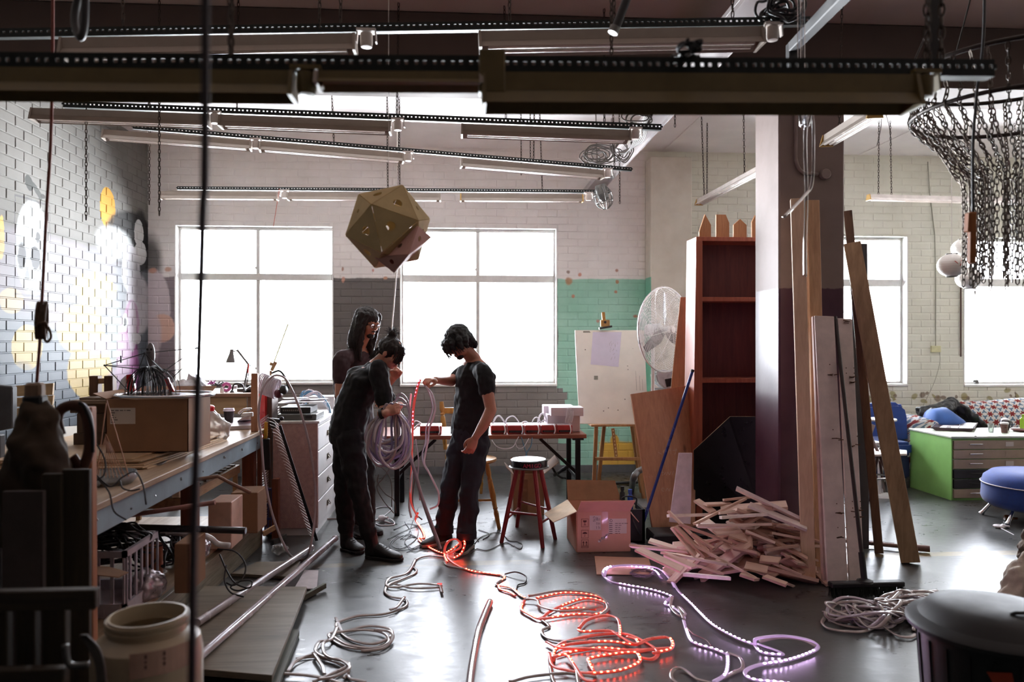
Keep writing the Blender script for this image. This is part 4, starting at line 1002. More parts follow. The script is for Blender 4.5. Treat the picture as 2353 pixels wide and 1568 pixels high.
# upright timber post and the red crate with cable coils beyond
mb = MB(); p0 = onY(579, 960, 5.75); p1 = onY(594, 858, 5.75); mb.bx(p0.x, p1.x, 5.72, 5.76, BT, p1.z); build('timber_upright', mb, wood('tan_upright', (170,118,82), (140,94,64), 2), bevel=.002, label='short timber upright at the far end of the bench', cat='post')
T_ = thing('clamp', 'black and yellow hand clamp gripping the far bench corner', 'clamp', onY(612, 1000, 5.9))
mb = MB(); mb.bar(onY(612, 970, 5.88), onY(610, 1010, 5.88), .025, .02, (0,1,0)); build('bar', mb, mat('yellow_metal', (196,150,50), .4), T_, bevel=.002)
mb = MB(); mb.bar(onY(612, 1008, 5.88), onY(614, 1080, 5.88), .05, .04, (0,1,0)); mb.bar(onY(618, 965, 5.88), onY(644, 968, 5.88), .03, .03); mb.bar(onY(622, 962, 5.9), onY(630, 985, 5.9), .04, .03, (0,1,0)); mb.ball(onY(647, 962, 5.88), .018, n=10, m=6); build('grip', mb, blackm, T_, bevel=.006)
# wire grid panel and shelf rack at the bench end
gr = mat('galvanised_wire', (186,182,184), .35, .8)
T_ = thing('wire_grid_panel', 'galvanised wire mesh panel leaning beside the bench end', 'mesh panel', onY(620, 1210, 6.0))
A0, A1 = onY(600, 965, 5.95), onY(641, 935, 6.6); B0, B1 = onY(598, 1200, 5.95), onY(643, 1160, 6.6)
mb = MB()
for i in range(15): f_ = i/14; mb.tube([A0.lerp(A1, f_), B0.lerp(B1, f_)], .0016, 4)
for i in range(40): f_ = i/39; mb.tube([A0.lerp(B0, f_), A1.lerp(B1, f_)], .0016, 4)
build('wire_grid', mb, gr, T_, kind='stuff'); mb = MB(); mb.tube([A0, A1, B1, B0], .003, 5, closed=True); build('rim_wire', mb, gr, T_)
bluec = mat('dark_blue_crate', (46,54,110), .45)
T_ = thing('plastic_crate', 'dark blue lattice plastic crate on the floor at the bench end', 'crate', (0,0,0)); T_.location = onZ(608, 1225, .02); ORG[T_.name] = V(T_.location)
cxa, cxb = onY(602, 1200, 6.1).x, onY(633, 1200, 6.1).x; zt_ = onY(600, 1120, 6.1).z
for k in range(5):
 x = cxa+(cxb-cxa)*k/4; mb = MB().bx(x-.004, x+.004, 6.08, 6.09, .05, zt_); build('slat', mb, bluec, T_)
for z_ in (.05, .16, .27, zt_-.01): mb = MB().bx(cxa, cxb, 6.075, 6.09, z_-.012, z_+.004); build('slat', mb, bluec, T_)
mb = MB(); mb.bx(cxa, cxb, 6.1, 6.4, .04, .06); mb.bx(cxa, cxb, 6.39, 6.4, .06, zt_); build('shell', mb, bluec, T_)
mb = MB(); mb.slab([onZ(604, 1232, .14), onZ(634, 1215, .16), onZ(632, 1205, .2), onZ(602, 1222, .18)], .01); build('timber_offcut', mb, pine_y, label='pale wedge of timber under the blue crate', cat='offcut')
mb = MB(); mb.bar(onZ(634, 1248, 0), onY(634, 1100, 5.95), .05, .06, (0,1,0)); mb.bar(onY(597, 1000, 5.9), V((onY(597, 1000, 5.9).x, 5.9, 0)), .03, .04, (0,1,0)); build('rack_leg', mb, redwood, bevel=.003, loc=onZ(634, 1240, 0), label='red-brown timber uprights of the rack holding the wire mesh', cat='rack')
# red toolbox column behind the post + cable coils hung on it
mb = MB(); p0 = onY(594, 1010, 6.15); p1 = onY(610, 905, 6.15); mb.bx(p0.x, p1.x, 6.15, 6.35, p0.z, p1.z); build('red_box', mb, redp, bevel=.004, label='narrow bright red box behind the wire mesh', cat='box')
mb = MB(); p0 = onY(609, 1010, 6.2); p1 = onY(625, 905, 6.2); mb.bx(p0.x, p1.x, 6.2, 6.4, p0.z-.9, p1.z+.05); build('timber_upright', mb, wood('brown_upright', (108,84,72), (84,64,54), 2), bevel=.002, label='brown timber upright beside the red box', cat='post')
T_ = thing('cable_coil', 'thick coil of white cable hung at the far end of the bench', 'cable', onY(620, 905, 6.1))
mb = MB()
for k in range(13):
 x = 598+k*3.2; p = onY(x, 880+k*1.2, 6.05+.01*k); mb.tube([p+V((.012*cos(j*pi/8)+.02*sin(j*pi/8), .05*cos(j*pi/8), .075*sin(j*pi/8))) for j in range(16)], .0055, 6, closed=True)
build('loops', mb, mat('white_cable', (214,206,214), .35), T_, smooth=True)
T_ = thing('headphones', 'black and maroon headphones hooked over the white cable coil', 'headphones', onY(650, 900, 6.1))
mb = MB(); mb.tube(spline([onY(624, 858, 6.1), onY(642, 853, 6.1), onY(655, 868, 6.08), onY(664, 893, 6.05)], 6), .009, 8, flat=.5, up=(0,1,0)); build('headband', mb, blackm, T_, smooth=True)
for x, y in ((652, 896), (640, 905)):
 p = onY(x, y, 6.05); mb = MB(); mb.lathe([(.0,-.02),(.03,-.018),(.038,0),(.03,.018),(0,.02)], p, 16, (1,-.5,.2)); build('ear_cup', mb, mat('maroon_plastic', (90,24,40), .35) if x < 650 else blackm, T_, smooth=True)
# tall loop of flexible tube
tubem = mat('grey_tube', (176,160,164), .3, var=.06, coat=.4)
mb = MB(); Yt = 5.35
mb.tube(spline([onY(600, 1000, 5.4), onY(594, 960, 5.4), onY(600, 905, 5.4), onY(618, 872, 5.45), onY(640, 863, 5.5), onY(662, 880, 5.5), onY(690, 945, 5.5), onY(712, 1030, 5.5), onY(724, 1120, 5.5), onY(722, 1200, 5.45), onY(712, 1262, 5.4), onZ(700, 1284, .012), onZ(675, 1283, .012), onY(655, 1258, 5.4), onY(625, 1180, 5.4), onY(607, 1090, 5.4), onY(600, 1000, 5.4)], 8), .0085, 8)
build('flexible_tube', mb, tubem, smooth=True, label='long grey flexible tube arching from floor to bench and back', cat='tube')
# hooked comb strip
T_ = thing('cable_comb', 'black perforated strip with curved white tines leaning by the drawers', 'comb strip', onZ(725, 1242, 0))
a = onY(643, 978, 5.7); b = onZ(728, 1243, .01); mb = MB(); mb.bar(a, b, .022, .006, (0,1,0)); build('strip', mb, blackm, T_)
mb = MB()
for k in range(34):
 p = a.lerp(b, (k+.5)/34); r_ = .12*(1-.4*k/34); mb.tube(spline([p, p+V((-.03-.02, 0, r_*.45)), p+V((-r_*.8, 0, r_*.62))], 3), .002, 4)
build('tines', mb, mat('white_nylon', (214,208,210), .35), T_)
# white drawer unit ------------------------------------------------
pinkside = mat('textured_pink_side', (190,158,152), .7, var=.12, scale=30, bump=.7)
Yd0, Yd1 = 6.15, 6.75
T_ = thing('drawer_unit', 'white drawer cabinet with a rough pinkish side', 'cabinet', (onY(700, 1175, Yd0).x, Yd0, 0))
xa, xb = onY(627, 1100, Yd0).x, onY(730, 1100, Yd0).x; dh = onY(700, 968, Yd0).z
whited = mat('white_cabinet', (216,214,214), .5, var=.05, scale=10)
mb = MB().bx(xa, xb, Yd0, Yd0+.02, .06, dh-.02); build('side_panel', mb, pinkside, T_, bevel=.003)
mb = MB().bx(xa, xb-.02, Yd0+.02, Yd1+.5, 0.0, dh-.02); build('body', mb, whited, T_)
mb = MB().bx(xa-.01, xb+.015, Yd0-.01, Yd1+.5, dh-.02, dh); build('top', mb, whited, T_, bevel=.003)
hl = mat('brass_pull', (96,84,62), .35, .8)
for k in range(4):
 z0 = .08+k*(dh-.12)/4; z1 = z0+(dh-.12)/4-.012
 mb = MB().bx(xb-.02, xb+.0, Yd0+.03, Yd1+.46, z0, z1); dr = build('drawer', mb, whited, T_, bevel=.003)
 mb = MB(); c_ = V((xb, Yd0+.45, (z0+z1)/2)); mb.box(c_+V((.004,0,0)), (.006,.06,.045)); mb.tube(spline([c_+V((.006,-.025,.01)), c_+V((.022,-.02,-.012)), c_+V((.022,.02,-.012)), c_+V((.006,.025,.01))], 4), .003, 5); build('handle', mb, hl, dr)
# things on top: equipment case, black boxes, papers, cables
T_ = thing('equipment_case', 'flat grey equipment case lying open on the white drawers', 'case', onZ(690, 965, dh))
mb = MB(); q = [onZ(640, 968, dh), onZ(695, 970, dh), onZ(745, 962, dh), onZ(690, 958, dh)]; mb.slab([(xa+.02, Yd0+.05, dh), (xb-.02, Yd0+.05, dh), (xb-.02, Yd0+.4, dh), (xa+.02, Yd0+.4, dh)], .05, (0,0,1)); build('case_body', mb, mat('case_grey', (86,88,84), .45), T_, bevel=.005)
mb = MB(); mb.box((xb-.08, Yd0+.045, dh+.03), (.05,.02,.03)); build('latch', mb, blackm, T_, bevel=.003)
mb = MB().bx(xa+.03, xb-.08, Yd0+.12, Yd0+.42, dh+.051, dh+.10); o = build('black_device', mb, blackm, bevel=.003, label='black electronic box on top of the grey case', cat='device')
mb = MB()
for k in range(9): mb.bx(xa+.05+k*.016, xa+.06+k*.016, Yd0+.118, Yd0+.12, dh+.068, dh+.08)
build('button', mb, steel, o)
rr = random.Random(6)
for k in range(7):
 x = xa+.06+rr.uniform(0,.25); y = Yd0+.2+rr.uniform(0,.3); R2 = Matrix.Rotation(rr.uniform(-.6,.6), 3, 'Z') @ Matrix.Rotation(rr.uniform(-.15,.15), 3, 'X')
 mb = MB(); mb.box((x, y, dh+.115+k*.006), (.2,.14,.003), R2); build('paper_sheet', mb, MATS['white_card'], label='white paper sheet, %s of the pile on the black electronic box' % ['bottom', 'second from the bottom', 'third from the bottom', 'middle', 'third from the top', 'second from the top', 'topmost'][k], cat='paper', group='papers on the drawer cabinet')
T_ = thing('cable_pile', 'pile of blue and white cables over a pale box behind the drawers', 'cables', onY(735, 930, 7.0))
for k in range(9):
 q = [onY(690+rr.uniform(-10,20), 925+rr.uniform(-5,15), 6.9), onY(705+rr.uniform(-10,10), 900+rr.uniform(-4,8), 6.95), onY(735, 905+rr.uniform(-6,10), 7.), onY(755, 940+rr.uniform(-10,10), 6.9), onY(758+rr.uniform(-6,6), 955, 6.8)]
 mb = MB(); mb.tube(spline(q, 6), .006, 6); build('cable', mb, [mat('blue_cable', (96,140,170), .4), MATS['white_cable']][k % 2], T_, smooth=True)
mb = MB(); mb.bx(onY(700, 950, 7.1).x, onY(760, 950, 7.1).x, 7.28, 7.5, 0.0, onY(700, 912, 7.28).z); build('white_carton', mb, mat('white_card2', (206,202,200), .7), bevel=.004, label='white carton behind the drawers under the blue cables', cat='box')
# desk by the window with clutter -----------------------------------
Yk0, Yk1 = 7.2, 8.0; kz = onY(480, 905, Yk0).z
T_ = thing('desk', 'timber desk under the first window, buried in clutter', 'desk', (-2.6, 7.6, 0))
dx0, dx1 = onY(385, 900, Yk0).x, onY(590, 900, Yk0).x
mb = MB().bx(dx0, dx1, Yk0, Yk1, kz-.035, kz); build('top', mb, wood('desk_top', (150,112,88), (120,86,64), 0), T_, bevel=.003)
mb = MB().bx(dx0+.35, dx1-.1, Yk0+.02, Yk0+.04, kz-.19, kz-.036); build('drawer', mb, wood('drawer_front', (190,158,120), (160,128,92), 0), T_, bevel=.003)
for x in (dx0+.03, dx1-.09):
 for y in (Yk0+.03, Yk1-.09): mb = MB().bx(x, x+.06, y, y+.06, 0, kz-.035); build('leg', mb, MATS['desk_top'], T_)
# adjustable lamp
T_ = thing('desk_lamp', 'grey adjustable desk lamp bent over in front of the first window', 'lamp', onY(565, 895, 7.5)); lampm = mat('lamp_grey', (104,102,100), .4)
p0, p1, p2 = onY(562, 885, 7.5), onY(571, 838, 7.5), onY(546, 806, 7.5)
mb = MB(); mb.cyl(V((p0.x, 7.5, kz)), V((p0.x, 7.5, kz+.03)), .07, 20); build('base', mb, lampm, T_, smooth=2)
mb = MB(); mb.tube([V((p0.x, 7.5, kz+.02)), p0, p1], .011, 6); mb.tube([p0+V((.02,0,0)), p1+V((.015,0,0))], .006, 5); mb.tube([p1, p2], .011, 6); mb.ball(p1, .014, n=10, m=6); mb.ball(p2, .012, n=10, m=6); mb.tube([p2, onY(535, 808, 7.5)], .006, 6); build('arm', mb, lampm, T_)
mb = MB(); mb.bar(onY(572, 836, 7.48), onY(570, 858, 7.48), .012, .012, (0,1,0)); build('spring_cover', mb, redp, T_)
mb = MB(); h0 = onY(533, 803, 7.5); ax = V((-.12,0,-1)); mb.lathe([(.016,0),(.02,.03),(.022,.045),(.038,.10),(.044,.13),(.041,.13),(.03,.09),(0,.04)], h0, 20, ax); build('shade', mb, lampm, T_, smooth=2)
# folded bamboo / yellow stick in a block
T_ = thing('bamboo_stick', 'thin yellow stick clipped upright on the window side of the bench', 'stick', onY(622, 850, 7.0))
mb = MB(); mb.tube([onY(624, 848, 7.0), onY(662, 745, 7.0)], .006, 6); build('stick', mb, mat('olive_stick', (150,146,70), .6), T_)
mb = MB(); mb.bar(onY(624, 852, 7.), onY(634, 832, 7.), .03, .02, (0,1,0)); mb.bar(onY(620, 836, 7.), onY(627, 838, 7.), .03, .02, (0,1,0)); mb.bar(onY(622, 852, 7.), V((onY(618, 900, 7.).x, 7., 0)), .02, .02, (0,1,0)); build('block', mb, pine, T_)
# clutter heap: each thing small
crum = mat('crumpled_white', (226,222,228), .5, var=.05); pur = mat('purple_plastic', (176,60,150), .35); blk = blackm
def lump(c_, r, m, name, label, cat, disp=.03, sc=.03, group=None):
 mb = MB(); mb.ball(c_, r, n=18, m=10); o = build(name, mb, m, label=label, cat=cat, group=group); remesh(o, .009, 1, (disp, sc)); o.data.polygons.foreach_set('use_smooth', [True]*len(o.data.polygons)); return o
lump(V((dx0+.12, 7.4, kz+.06)), (.16,.12,.07), glassy('bag_plastic', (240,236,240), dirt=.6), 'plastic_bag', 'crumpled clear plastic bag on the desk by the mural corner', 'bag')
mb = MB(); mb.slab([onY(424, 895, 7.35), onY(470, 898, 7.35), onY(456, 872, 7.35), onY(432, 858, 7.35)], .06, (0,1,0)); mb.slab([onY(432, 858, 7.34), onY(470, 893, 7.34), onY(486, 888, 7.5), onY(440, 852, 7.5)], .003); build('open_carton', mb, MATS['white_card'], label='open white carton tilted on the desk', cat='box')
cl = [(500,885,.05,(70,68,74),'tangle of small black parts on the desk'), (520,890,.045,(196,90,150),'pink and white ring of tape on the desk'), (535,882,.04,(220,214,220),'white spool on the desk by the lamp'), (548,900,.05,(40,38,42),'black headset on the desk under the lamp'),
 (472,884,.04,(226,222,226),'white bottle cap on the desk'), (486,880,.035,(150,60,130),'purple marker bundle on the desk'), (510,872,.03,(230,228,226),'small white pot on the desk'), (575,905,.05,(60,50,52),'dark pouch on the desk edge')]
for i, (px, py, r_, col_, lab) in enumerate(cl):
 p = onY(px, py, 7.35+.05*(i % 3)); p.z = max(p.z, kz+r_*.5)
 mb = MB(); cm_ = mat('clutter_%d' % i, col_, .4)
 nm = lab.split()[0]
 if i in (1, 2): mb.lathe([(r_*.5,-.015),(r_,-.015),(r_,.015),(r_*.5,.015),(r_*.5,-.015)], (p.x, p.y, kz+.02+r_*.6), 24, (.3,-1,.4) if i == 1 else (0,0,1), caps=False)
 elif i == 3:
  mb.tube(spline([p+V((-.06,0,-.02)), p+V((-.04,0,.05)), p+V((.03,0,.05)), p+V((.06,0,-.02))], 6), .008, 8); mb.ball(p+V((-.06,0,-.03)), (.02,.03,.03), n=12, m=8); mb.ball(p+V((.06,0,-.03)), (.02,.03,.03), n=12, m=8)
 elif i in (0, 5):
  rr = random.Random(i)
  for k in range(9): mb.tube([p+V((rr.uniform(-1,1)*r_, rr.uniform(-1,1)*r_, -r_*.3)), p+V((rr.uniform(-1,1)*r_, rr.uniform(-1,1)*r_, rr.uniform(.0,.6)*r_))], .006, 6)
 elif i == 7: mb.loft([((p.x-.06, p.y, kz+.002), (0,.03,0), (0,0,.01)), ((p.x, p.y, kz+.03), (0,.05,0), (0,0,.03)), ((p.x+.06, p.y, kz+.02), (0,.04,0), (0,0,.018))], 14)
 else: mb.lathe([(0,0),(r_*.6,0),(r_*.62,.03),(r_*.4,.04),(r_*.4,.055),(0,.056)], (p.x, p.y, kz), 16)
 build({0:'parts_tangle',1:'tape_roll',2:'spool',3:'headset',4:'screw_top',5:'marker_bundle',6:'small_pot',7:'pouch'}[i], mb, cm_, smooth=2, label=lab, cat={0:'parts',1:'tape',2:'spool',3:'headset',4:'cap',5:'markers',6:'pot',7:'pouch'}[i])
# under the bench ---------------------------------------------------
shz = .225
T_ = thing('slatted_frame', 'slatted timber frame resting on boxes under the far end of the bench', 'frame', (-1.85, 5.4, .5))
for k in range(9):
 y = 4.95+k*.1; mb = MB(); mb.bx(-2.4, -1.68, y, y+.05, .62, .632); build('slat', mb, wood('grey_slat', (128,114,98), (96,84,70), 0), T_)
mb = MB(); mb.bx(-1.70, -1.66, 4.9, 5.85, .56, .62); mb.bx(-2.42, -2.38, 4.9, 5.85, .56, .62); mb.bx(-2.42, -1.66, 4.9, 4.94, .5, .56); mb.bx(-1.70, -1.67, 4.9, 4.93, shz, .56); mb.bx(-1.70, -1.67, 5.8, 5.83, shz, .56); mb.bx(-2.4, -2.37, 5.8, 5.83, shz, .56); mb.bx(-2.4, -2.37, 4.9, 4.93, shz, .56); build('rail', mb, pine_y, T_)
for i, (px0, px1, py0, Y, h_, m_, lab) in enumerate(((478, 532, 1250, 4.95, .30, mat('peach_board', (206,166,146), .6), 'pale peach board box under the bench'), (530, 592, 1240, 5.35, .28, box_m, 'brown carton under the far end of the bench'), (400, 436, 1330, 4.1, .26, box_m, 'tall brown tube carton behind the white basket'))):
 a = onY(px0, py0, Y); b = onY(px1, py0, Y); mb = MB().bx(a.x, b.x, Y, Y+.25, shz+.0005, shz+h_); build('cardboard_box', mb, m_, bevel=.004, label=lab, cat='box')
# plastic basket with vertical bars
bk = mat('translucent_white', (200,188,196), .35, trans=.2)
T_ = thing('plastic_basket', 'white plastic basket with vertical bars full of dark leads under the bench', 'basket', (-1.7, 3.85, shz))
ux0, ux1, uy0, uy1, uz0, uz1 = -1.92, -1.60, 3.75, 4.15, shz+.02, shz+.32
mb = MB(); mb9 = MB()
for (x0, x1, y0, y1) in ((ux0,ux1,uy0,uy0+.012), (ux0,ux1,uy1-.012,uy1), (ux0,ux0+.012,uy0,uy1), (ux1-.012,ux1,uy0,uy1)):
 mb.bx(x0-.004, x1+.004, y0-.004, y1+.004, uz0, uz0+.05); mb9.bx(x0-.004, x1+.004, y0-.004, y1+.004, uz1-.03, uz1)
build('lower_band', mb, bk, T_); build('rim_band', mb9, bk, T_)
mb = MB()
for k in range(7):
 y = uy0+(uy1-uy0)*k/6; mb.bx(ux1-.010, ux1-.002, y-.008, y+.008, uz0+.05, uz1-.03)
for k in range(6):
 x = ux0+(ux1-ux0)*k/5; mb.bx(x-.008, x+.008, uy0+.002, uy0+.01, uz0+.05, uz1-.03)
build('bars', mb, bk, T_)
mb = MB().bx(ux0, ux1, uy0, uy1, uz0-.019, uz0); build('bottom', mb, bk, T_)
build('lead_pile', tangle(((ux0+ux1)/2, (uy0+uy1)/2, uz1-.02), 22, .14, .07, '', 31, .006, .16), MATS['black_cable'], smooth=True, label='dark blue and black leads heaped in the white basket', cat='cables', kind='stuff')
# wood shards and torn cards in front of it
rr = random.Random(21)
for k in range(9):
 p = V((-1.75+rr.uniform(-.12,.14), 3.42+rr.uniform(-.1,.2), shz+.06+k*.035)); R2 = Matrix.Rotation(rr.uniform(-.7,.7), 3, 'Z') @ Matrix.Rotation(rr.uniform(-.5,.5), 3, 'Y') @ Matrix.Rotation(rr.uniform(-.4,.4), 3, 'X')
 mb = MB(); w_ = rr.uniform(.05,.11); l_ = rr.uniform(.12,.22); mb.slab([p+R2 @ V(q) for q in ((-w_,-l_/2,0), (w_*.6,-l_/2*.8,0), (w_,l_/2*.4,0), (w_*.1,l_/2,0), (-w_*.8,l_/2*.6,0))], .005)
 build('torn_card', mb, [box_m, pine_y, dkbox][k % 3], label='torn scrap of %s, %s in the heap under the near bench end' % (['brown card', 'pale pine', 'dark card'][k % 3], ['lowest', 'middle', 'highest'][k//3]), cat='scrap', group='torn scraps under the bench')
# pipes and hoses poking out
mb = MB(); mb.tube([(-2.2, 4.4, .52), onY(565, 1220, 4.35)], .02, 10); build('pipe', mb, mat('black_pipe', (48,46,50), .25, coat=.5), smooth=2, label='black pipe poking out from under the bench', cat='pipe')
mb = MB(); mb.tube([(-2.1, 3.9, .62), onY(494, 1155, 3.9)], .012, 10); build('pipe', mb, mat('pinkish_pipe', (170,120,112), .4), smooth=2, label='short pinkish tube poking out under the apron', cat='pipe')
mb = MB(); mb.tube([(-2.2, 4.3, .68), onY(500, 1095, 4.5), onY(575, 1133, 4.6)], .011, 8); build('stick', mb, wood('bark_stick', (150,112,90), (110,80,62), 0), smooth=True, label='thin branch-like stick under the slatted frame', cat='stick')
silver = mat('silver_foil', (176,164,168), .28, .6, var=.1, bump=.3)
lump(V((-1.63, 4.72, .30)), (.11,.13,.09), silver, 'foil_bag', 'shiny silver foil bag at the edge under the bench', 'bag', .05, .05)
lump(V((-1.62, 4.05, .28)), (.09,.12,.08), silver, 'foil_bag', 'dull silver foil bag nearer the camera under the bench', 'bag', .05, .05)
mb = MB(); mb.tube(spline([(-1.9, 4.5, .46), onY(460, 1230, 4.45), onY(500, 1250, 4.5), onY(528, 1254, 4.5)], 6), .016, 8); build('white_hose', mb, MATS['white_plastic'], smooth=True, label='curved white hose lying over the black cables', cat='hose')
T_ = thing('black_cables', 'heap of black cables spilling from under the bench to the floor', 'cables', (-1.6, 4.4, .1))
build('heap', tangle((-1.72, 4.45, .36), 26, .14, .10, '', 41, .006, .2), MATS['black_cable'], T_, smooth=True, kind='stuff')
for k, pts in enumerate((((500,1262),(540,1268),(563,1295),(560,1325),(538,1345),(520,1340)), ((505,1275),(520,1310),(540,1340),(572,1352),(578,1336),(552,1336),(530,1350),(548,1358),(575,1350)), ((520,1300),(516,1335),(530,1362),(560,1372)))):
 q = [onY(x, y, 4.62-.002*(y-1262)) for x, y in pts];
 for p in q: p.z = max(p.z, .012)
 mb = MB(); mb.tube(spline(q, 6), .005, 6); build('cable', mb, MATS['black_cable'], T_, smooth=True)
T_ = thing('paint_can', 'orange-sided tin can with a steel rim under the bench', 'can', (-1.60, 3.98, shz)); c_ = V((-1.70, 4.32, shz)); T_.location = c_; ORG[T_.name] = c_.copy()
mb = MB(); mb.lathe([(0,0),(.055,0),(.055,.20)], c_, 20); build('can', mb, mat('orange_tin', (170,104,72), .45), T_, smooth=2)
mb = MB(); mb.tube([c_+V((.055*cos(k*pi/10), .055*sin(k*pi/10), .2)) for k in range(20)], .005, 6, closed=True); build('rim', mb, chrome, T_)
# timber kerb and big boards on the floor
mb = MB(); mb.bar((-1.60, 3.3, .10), onZ(592, 1225, .10), .05, .2); build('timber_kerb', mb, wood('mottled_board', (150,138,118), (104,94,78), 1), bevel=.003, label='long mottled timber board on edge along the foot of the bench', cat='board')
bd = wood('floor_board', (140,128,112), (108,98,84), 0, .55, .5, .1, False)
def fb(q, z0, th_, lab, m_=bd):
 mb = MB(); mb.slab([onZ(x, y, z0) for x, y in q], th_, (0,0,1)); return build('board', mb, m_, bevel=.002, label=lab, cat='board')
fb([(530,1325),(672,1333),(690,1297),(590,1298)], .004, .02, 'grey board lying flat by the bench kerb, under the pipes')
fb([(300,1540),(625,1568),(705,1360),(470,1358)], .05, .03, 'big grey board lying near the camera with a crack along it')
fb([(560,1580),(640,1590),(688,1462),(640,1448)], .004, .03, 'darker board showing from under the big grey board', wood('dark_board', (92,92,76), (66,66,54), 1))
fb([(676,1354),(728,1356),(732,1313),(700,1312)], .03, .006, 'bright white sheet lying on the floor by the boards', MATS['white_card'])
mb = MB(); mb.bar(onZ(695, 1375, .02), onZ(747, 1346, .03), .02, .03); build('timber_strip', mb, MATS['dark_board'], label='thin dark timber strip beside the white sheet', cat='strip')
pm_ = mat('grey_plastic_pipe', (184,172,176), .25, coat=.5, var=.05)
for (a_, b_, r_, lab) in (((455,1512), (768,1240), .022, 'longer grey plastic pipe lying slantwise over the boards'), ((452,1432), (712,1262), .022, 'shorter grey plastic pipe lying beside the longer one')):
 p0 = onZ(*a_, .11); p1 = onZ(*b_, .04); T2_ = thing('plastic_pipe', lab, 'pipe', (p0+p1)/2)
 mb = MB(); mb.cyl(p0, p1, r_, 16); build('pipe', mb, pm_, T2_, smooth=2)
 d_ = (p1-p0).normalized(); mb = MB(); mb.cyl(p1-d_*.002, p1+d_*.03, r_+.003, 16); build('coupling', mb, pm_, T2_, smooth=2)
lump(onZ(642, 1262, .04), (.06,.05,.04), glassy('clear_wrap', (240,240,240), dirt=.4), 'clear_wrap', 'crumpled clear wrap on the floor by the rack', 'wrap', .04, .04)
mb = MB(); mb.bar(onZ(625, 1248, .02), onZ(655, 1233, .03), .03, .04); build('metal_channel', mb, steel, label='short metal channel piece on the floor by the rack', cat='metal')
# near foreground: bucket, drape, sawhorse --------------------------
T_ = thing('plastic_tub', 'translucent white screw-top tub without lid in the near left corner', 'tub', onZ(340, 1700, 0))
Yq = 2.25; c_ = onY(340, 1568, Yq); zt_ = onY(340, 1412, Yq).z; hR = .105
tubm = mat('milky_plastic', (196,178,150), .35, var=.05, trans=.15)
pf = [(0,.0),(.13,0),(.145,.02),(.148,zt_-.11),(.14,zt_-.07),(hR,zt_-.045),(hR,zt_-.03),(hR+.006,zt_-.03),(hR+.006,zt_-.022),(hR,zt_-.022),(hR,zt_-.014),(hR+.006,zt_-.014),(hR+.006,zt_-.006),(hR,zt_-.006),(hR,zt_),(hR-.006,zt_),(hR-.006,zt_-.045),(.13,zt_-.08),(.13,.05),(0,.05)]
mb = MB(); mb.lathe(pf, (c_.x, Yq, 0), 36, caps=False); TB = build('tub', mb, tubm, T_, smooth=2)
T_.location = (c_.x, Yq, 0)
for o in T_.children: o.location = V((0,0,0));
old = ORG[T_.name];
for o in T_.children:
 for v in o.data.vertices: v.co += old-V((c_.x, Yq, 0))
ORG[T_.name] = V((c_.x, Yq, 0)); ORG[TB.name] = V((c_.x, Yq, 0))
mb = MB(); lxa = onY(338, 1500, Yq-.148)
for k in range(9):
 a0 = -1.5+.12*k; a1 = a0+.12; r_ = .1495; z0, z1 = onY(340, 1558, Yq-.14).z, onY(340, 1500, Yq-.14).z
 mb.add([(c_.x+r_*cos(a), Yq+r_*sin(a), z) for a, z in ((a0,z0),(a1,z0),(a1,z1),(a0,z1))], [(0,1,2,3)])
LB = build('paper_label', mb, mat('pink_label', (206,168,150), .7), TB)
mb = MB()
for z_ in (.86, .80, .62, .45, .40):
 zz = z0+(z1-z0)*z_; mb.add([(c_.x+.1502*cos(a), Yq+.1502*sin(a), z) for a, z in ((-1.25,zz-.004),(-.9,zz-.004),(-.9,zz+.003),(-1.25,zz+.003))], [(0,1,2,3)])
build('print', mb, mat('brown_print', (110,84,80), .7), LB)
# draped jacket on a post at the far left
Yj = 2.7
T_ = thing('timber_post', 'upright timber post wrapped in black tape, rope tied to its top', 'post', V((onY(80, 880, Yj).x, Yj, 0)))
px_ = onY(82, 900, Yj).x; zt_ = onY(84, 880, Yj).z
mb = MB().bx(px_-.03, px_+.026, Yj-.02, Yj+.02, 0, zt_); build('post', mb, wood('pale_post', (168,140,116), (130,106,86), 2), T_, bevel=.008)
mb = MB().bx(px_-.034, px_+.032, Yj-.026, Yj+.024, onY(84, 945, Yj).z, onY(84, 908, Yj).z); build('tape', mb, blackm, T_, bevel=.008)
cloth = mat('dark_brown_canvas', (62,48,34), .9, var=.2, scale=5, bump=.3)
mb = MB(); secs = []
for f_, xl, xr, yo, th_ in ((0,62,104,0,.035), (.12,40,135,-.02,.06), (.3,22,150,-.03,.09), (.55,8,150,-.02,.10), (.8,0,140,0,.09), (1.,-5,120,0,.05)):
 py = 925+f_*330; a = onY(xl, py, Yj+yo); b = onY(xr, py, Yj+yo); c2 = (a+b)/2; secs.append((c2, ((b.x-a.x)/2, 0, 0), (0, th_, 0)))
mb.loft(secs, 24); o = build('draped_jacket', mb, cloth, loc=secs[-1][0], label='dark brown canvas jacket draped over the taped post', cat='jacket'); remesh(o, .008, 2, (.06, .09))
T_ = thing('leather_strap', 'brown leather strap bent in a loop beside the draped jacket', 'strap', onY(180, 1090, 2.75))
lea = mat('brown_leather', (84,52,42), .45, var=.2)
mb = MB(); mb.tube(spline([onY(140, 1000, 2.75), onY(132, 965, 2.75), onY(140, 942, 2.75), onY(165, 932, 2.75), onY(190, 940, 2.75), onY(202, 970, 2.75), onY(205, 1030, 2.75), onY(188, 1075, 2.75), onY(165, 1050, 2.75)], 7), .019, 8, flat=.35, up=(0,1,0)); build('strap_band', mb, lea, T_, smooth=True)
mb = MB(); mb.tube(spline([onY(182, 925, 2.74), onY(196, 938, 2.74), onY(212, 985, 2.74), onY(214, 1040, 2.74)], 6), .006, 6); build('piping', mb, blackm, T_, smooth=True)
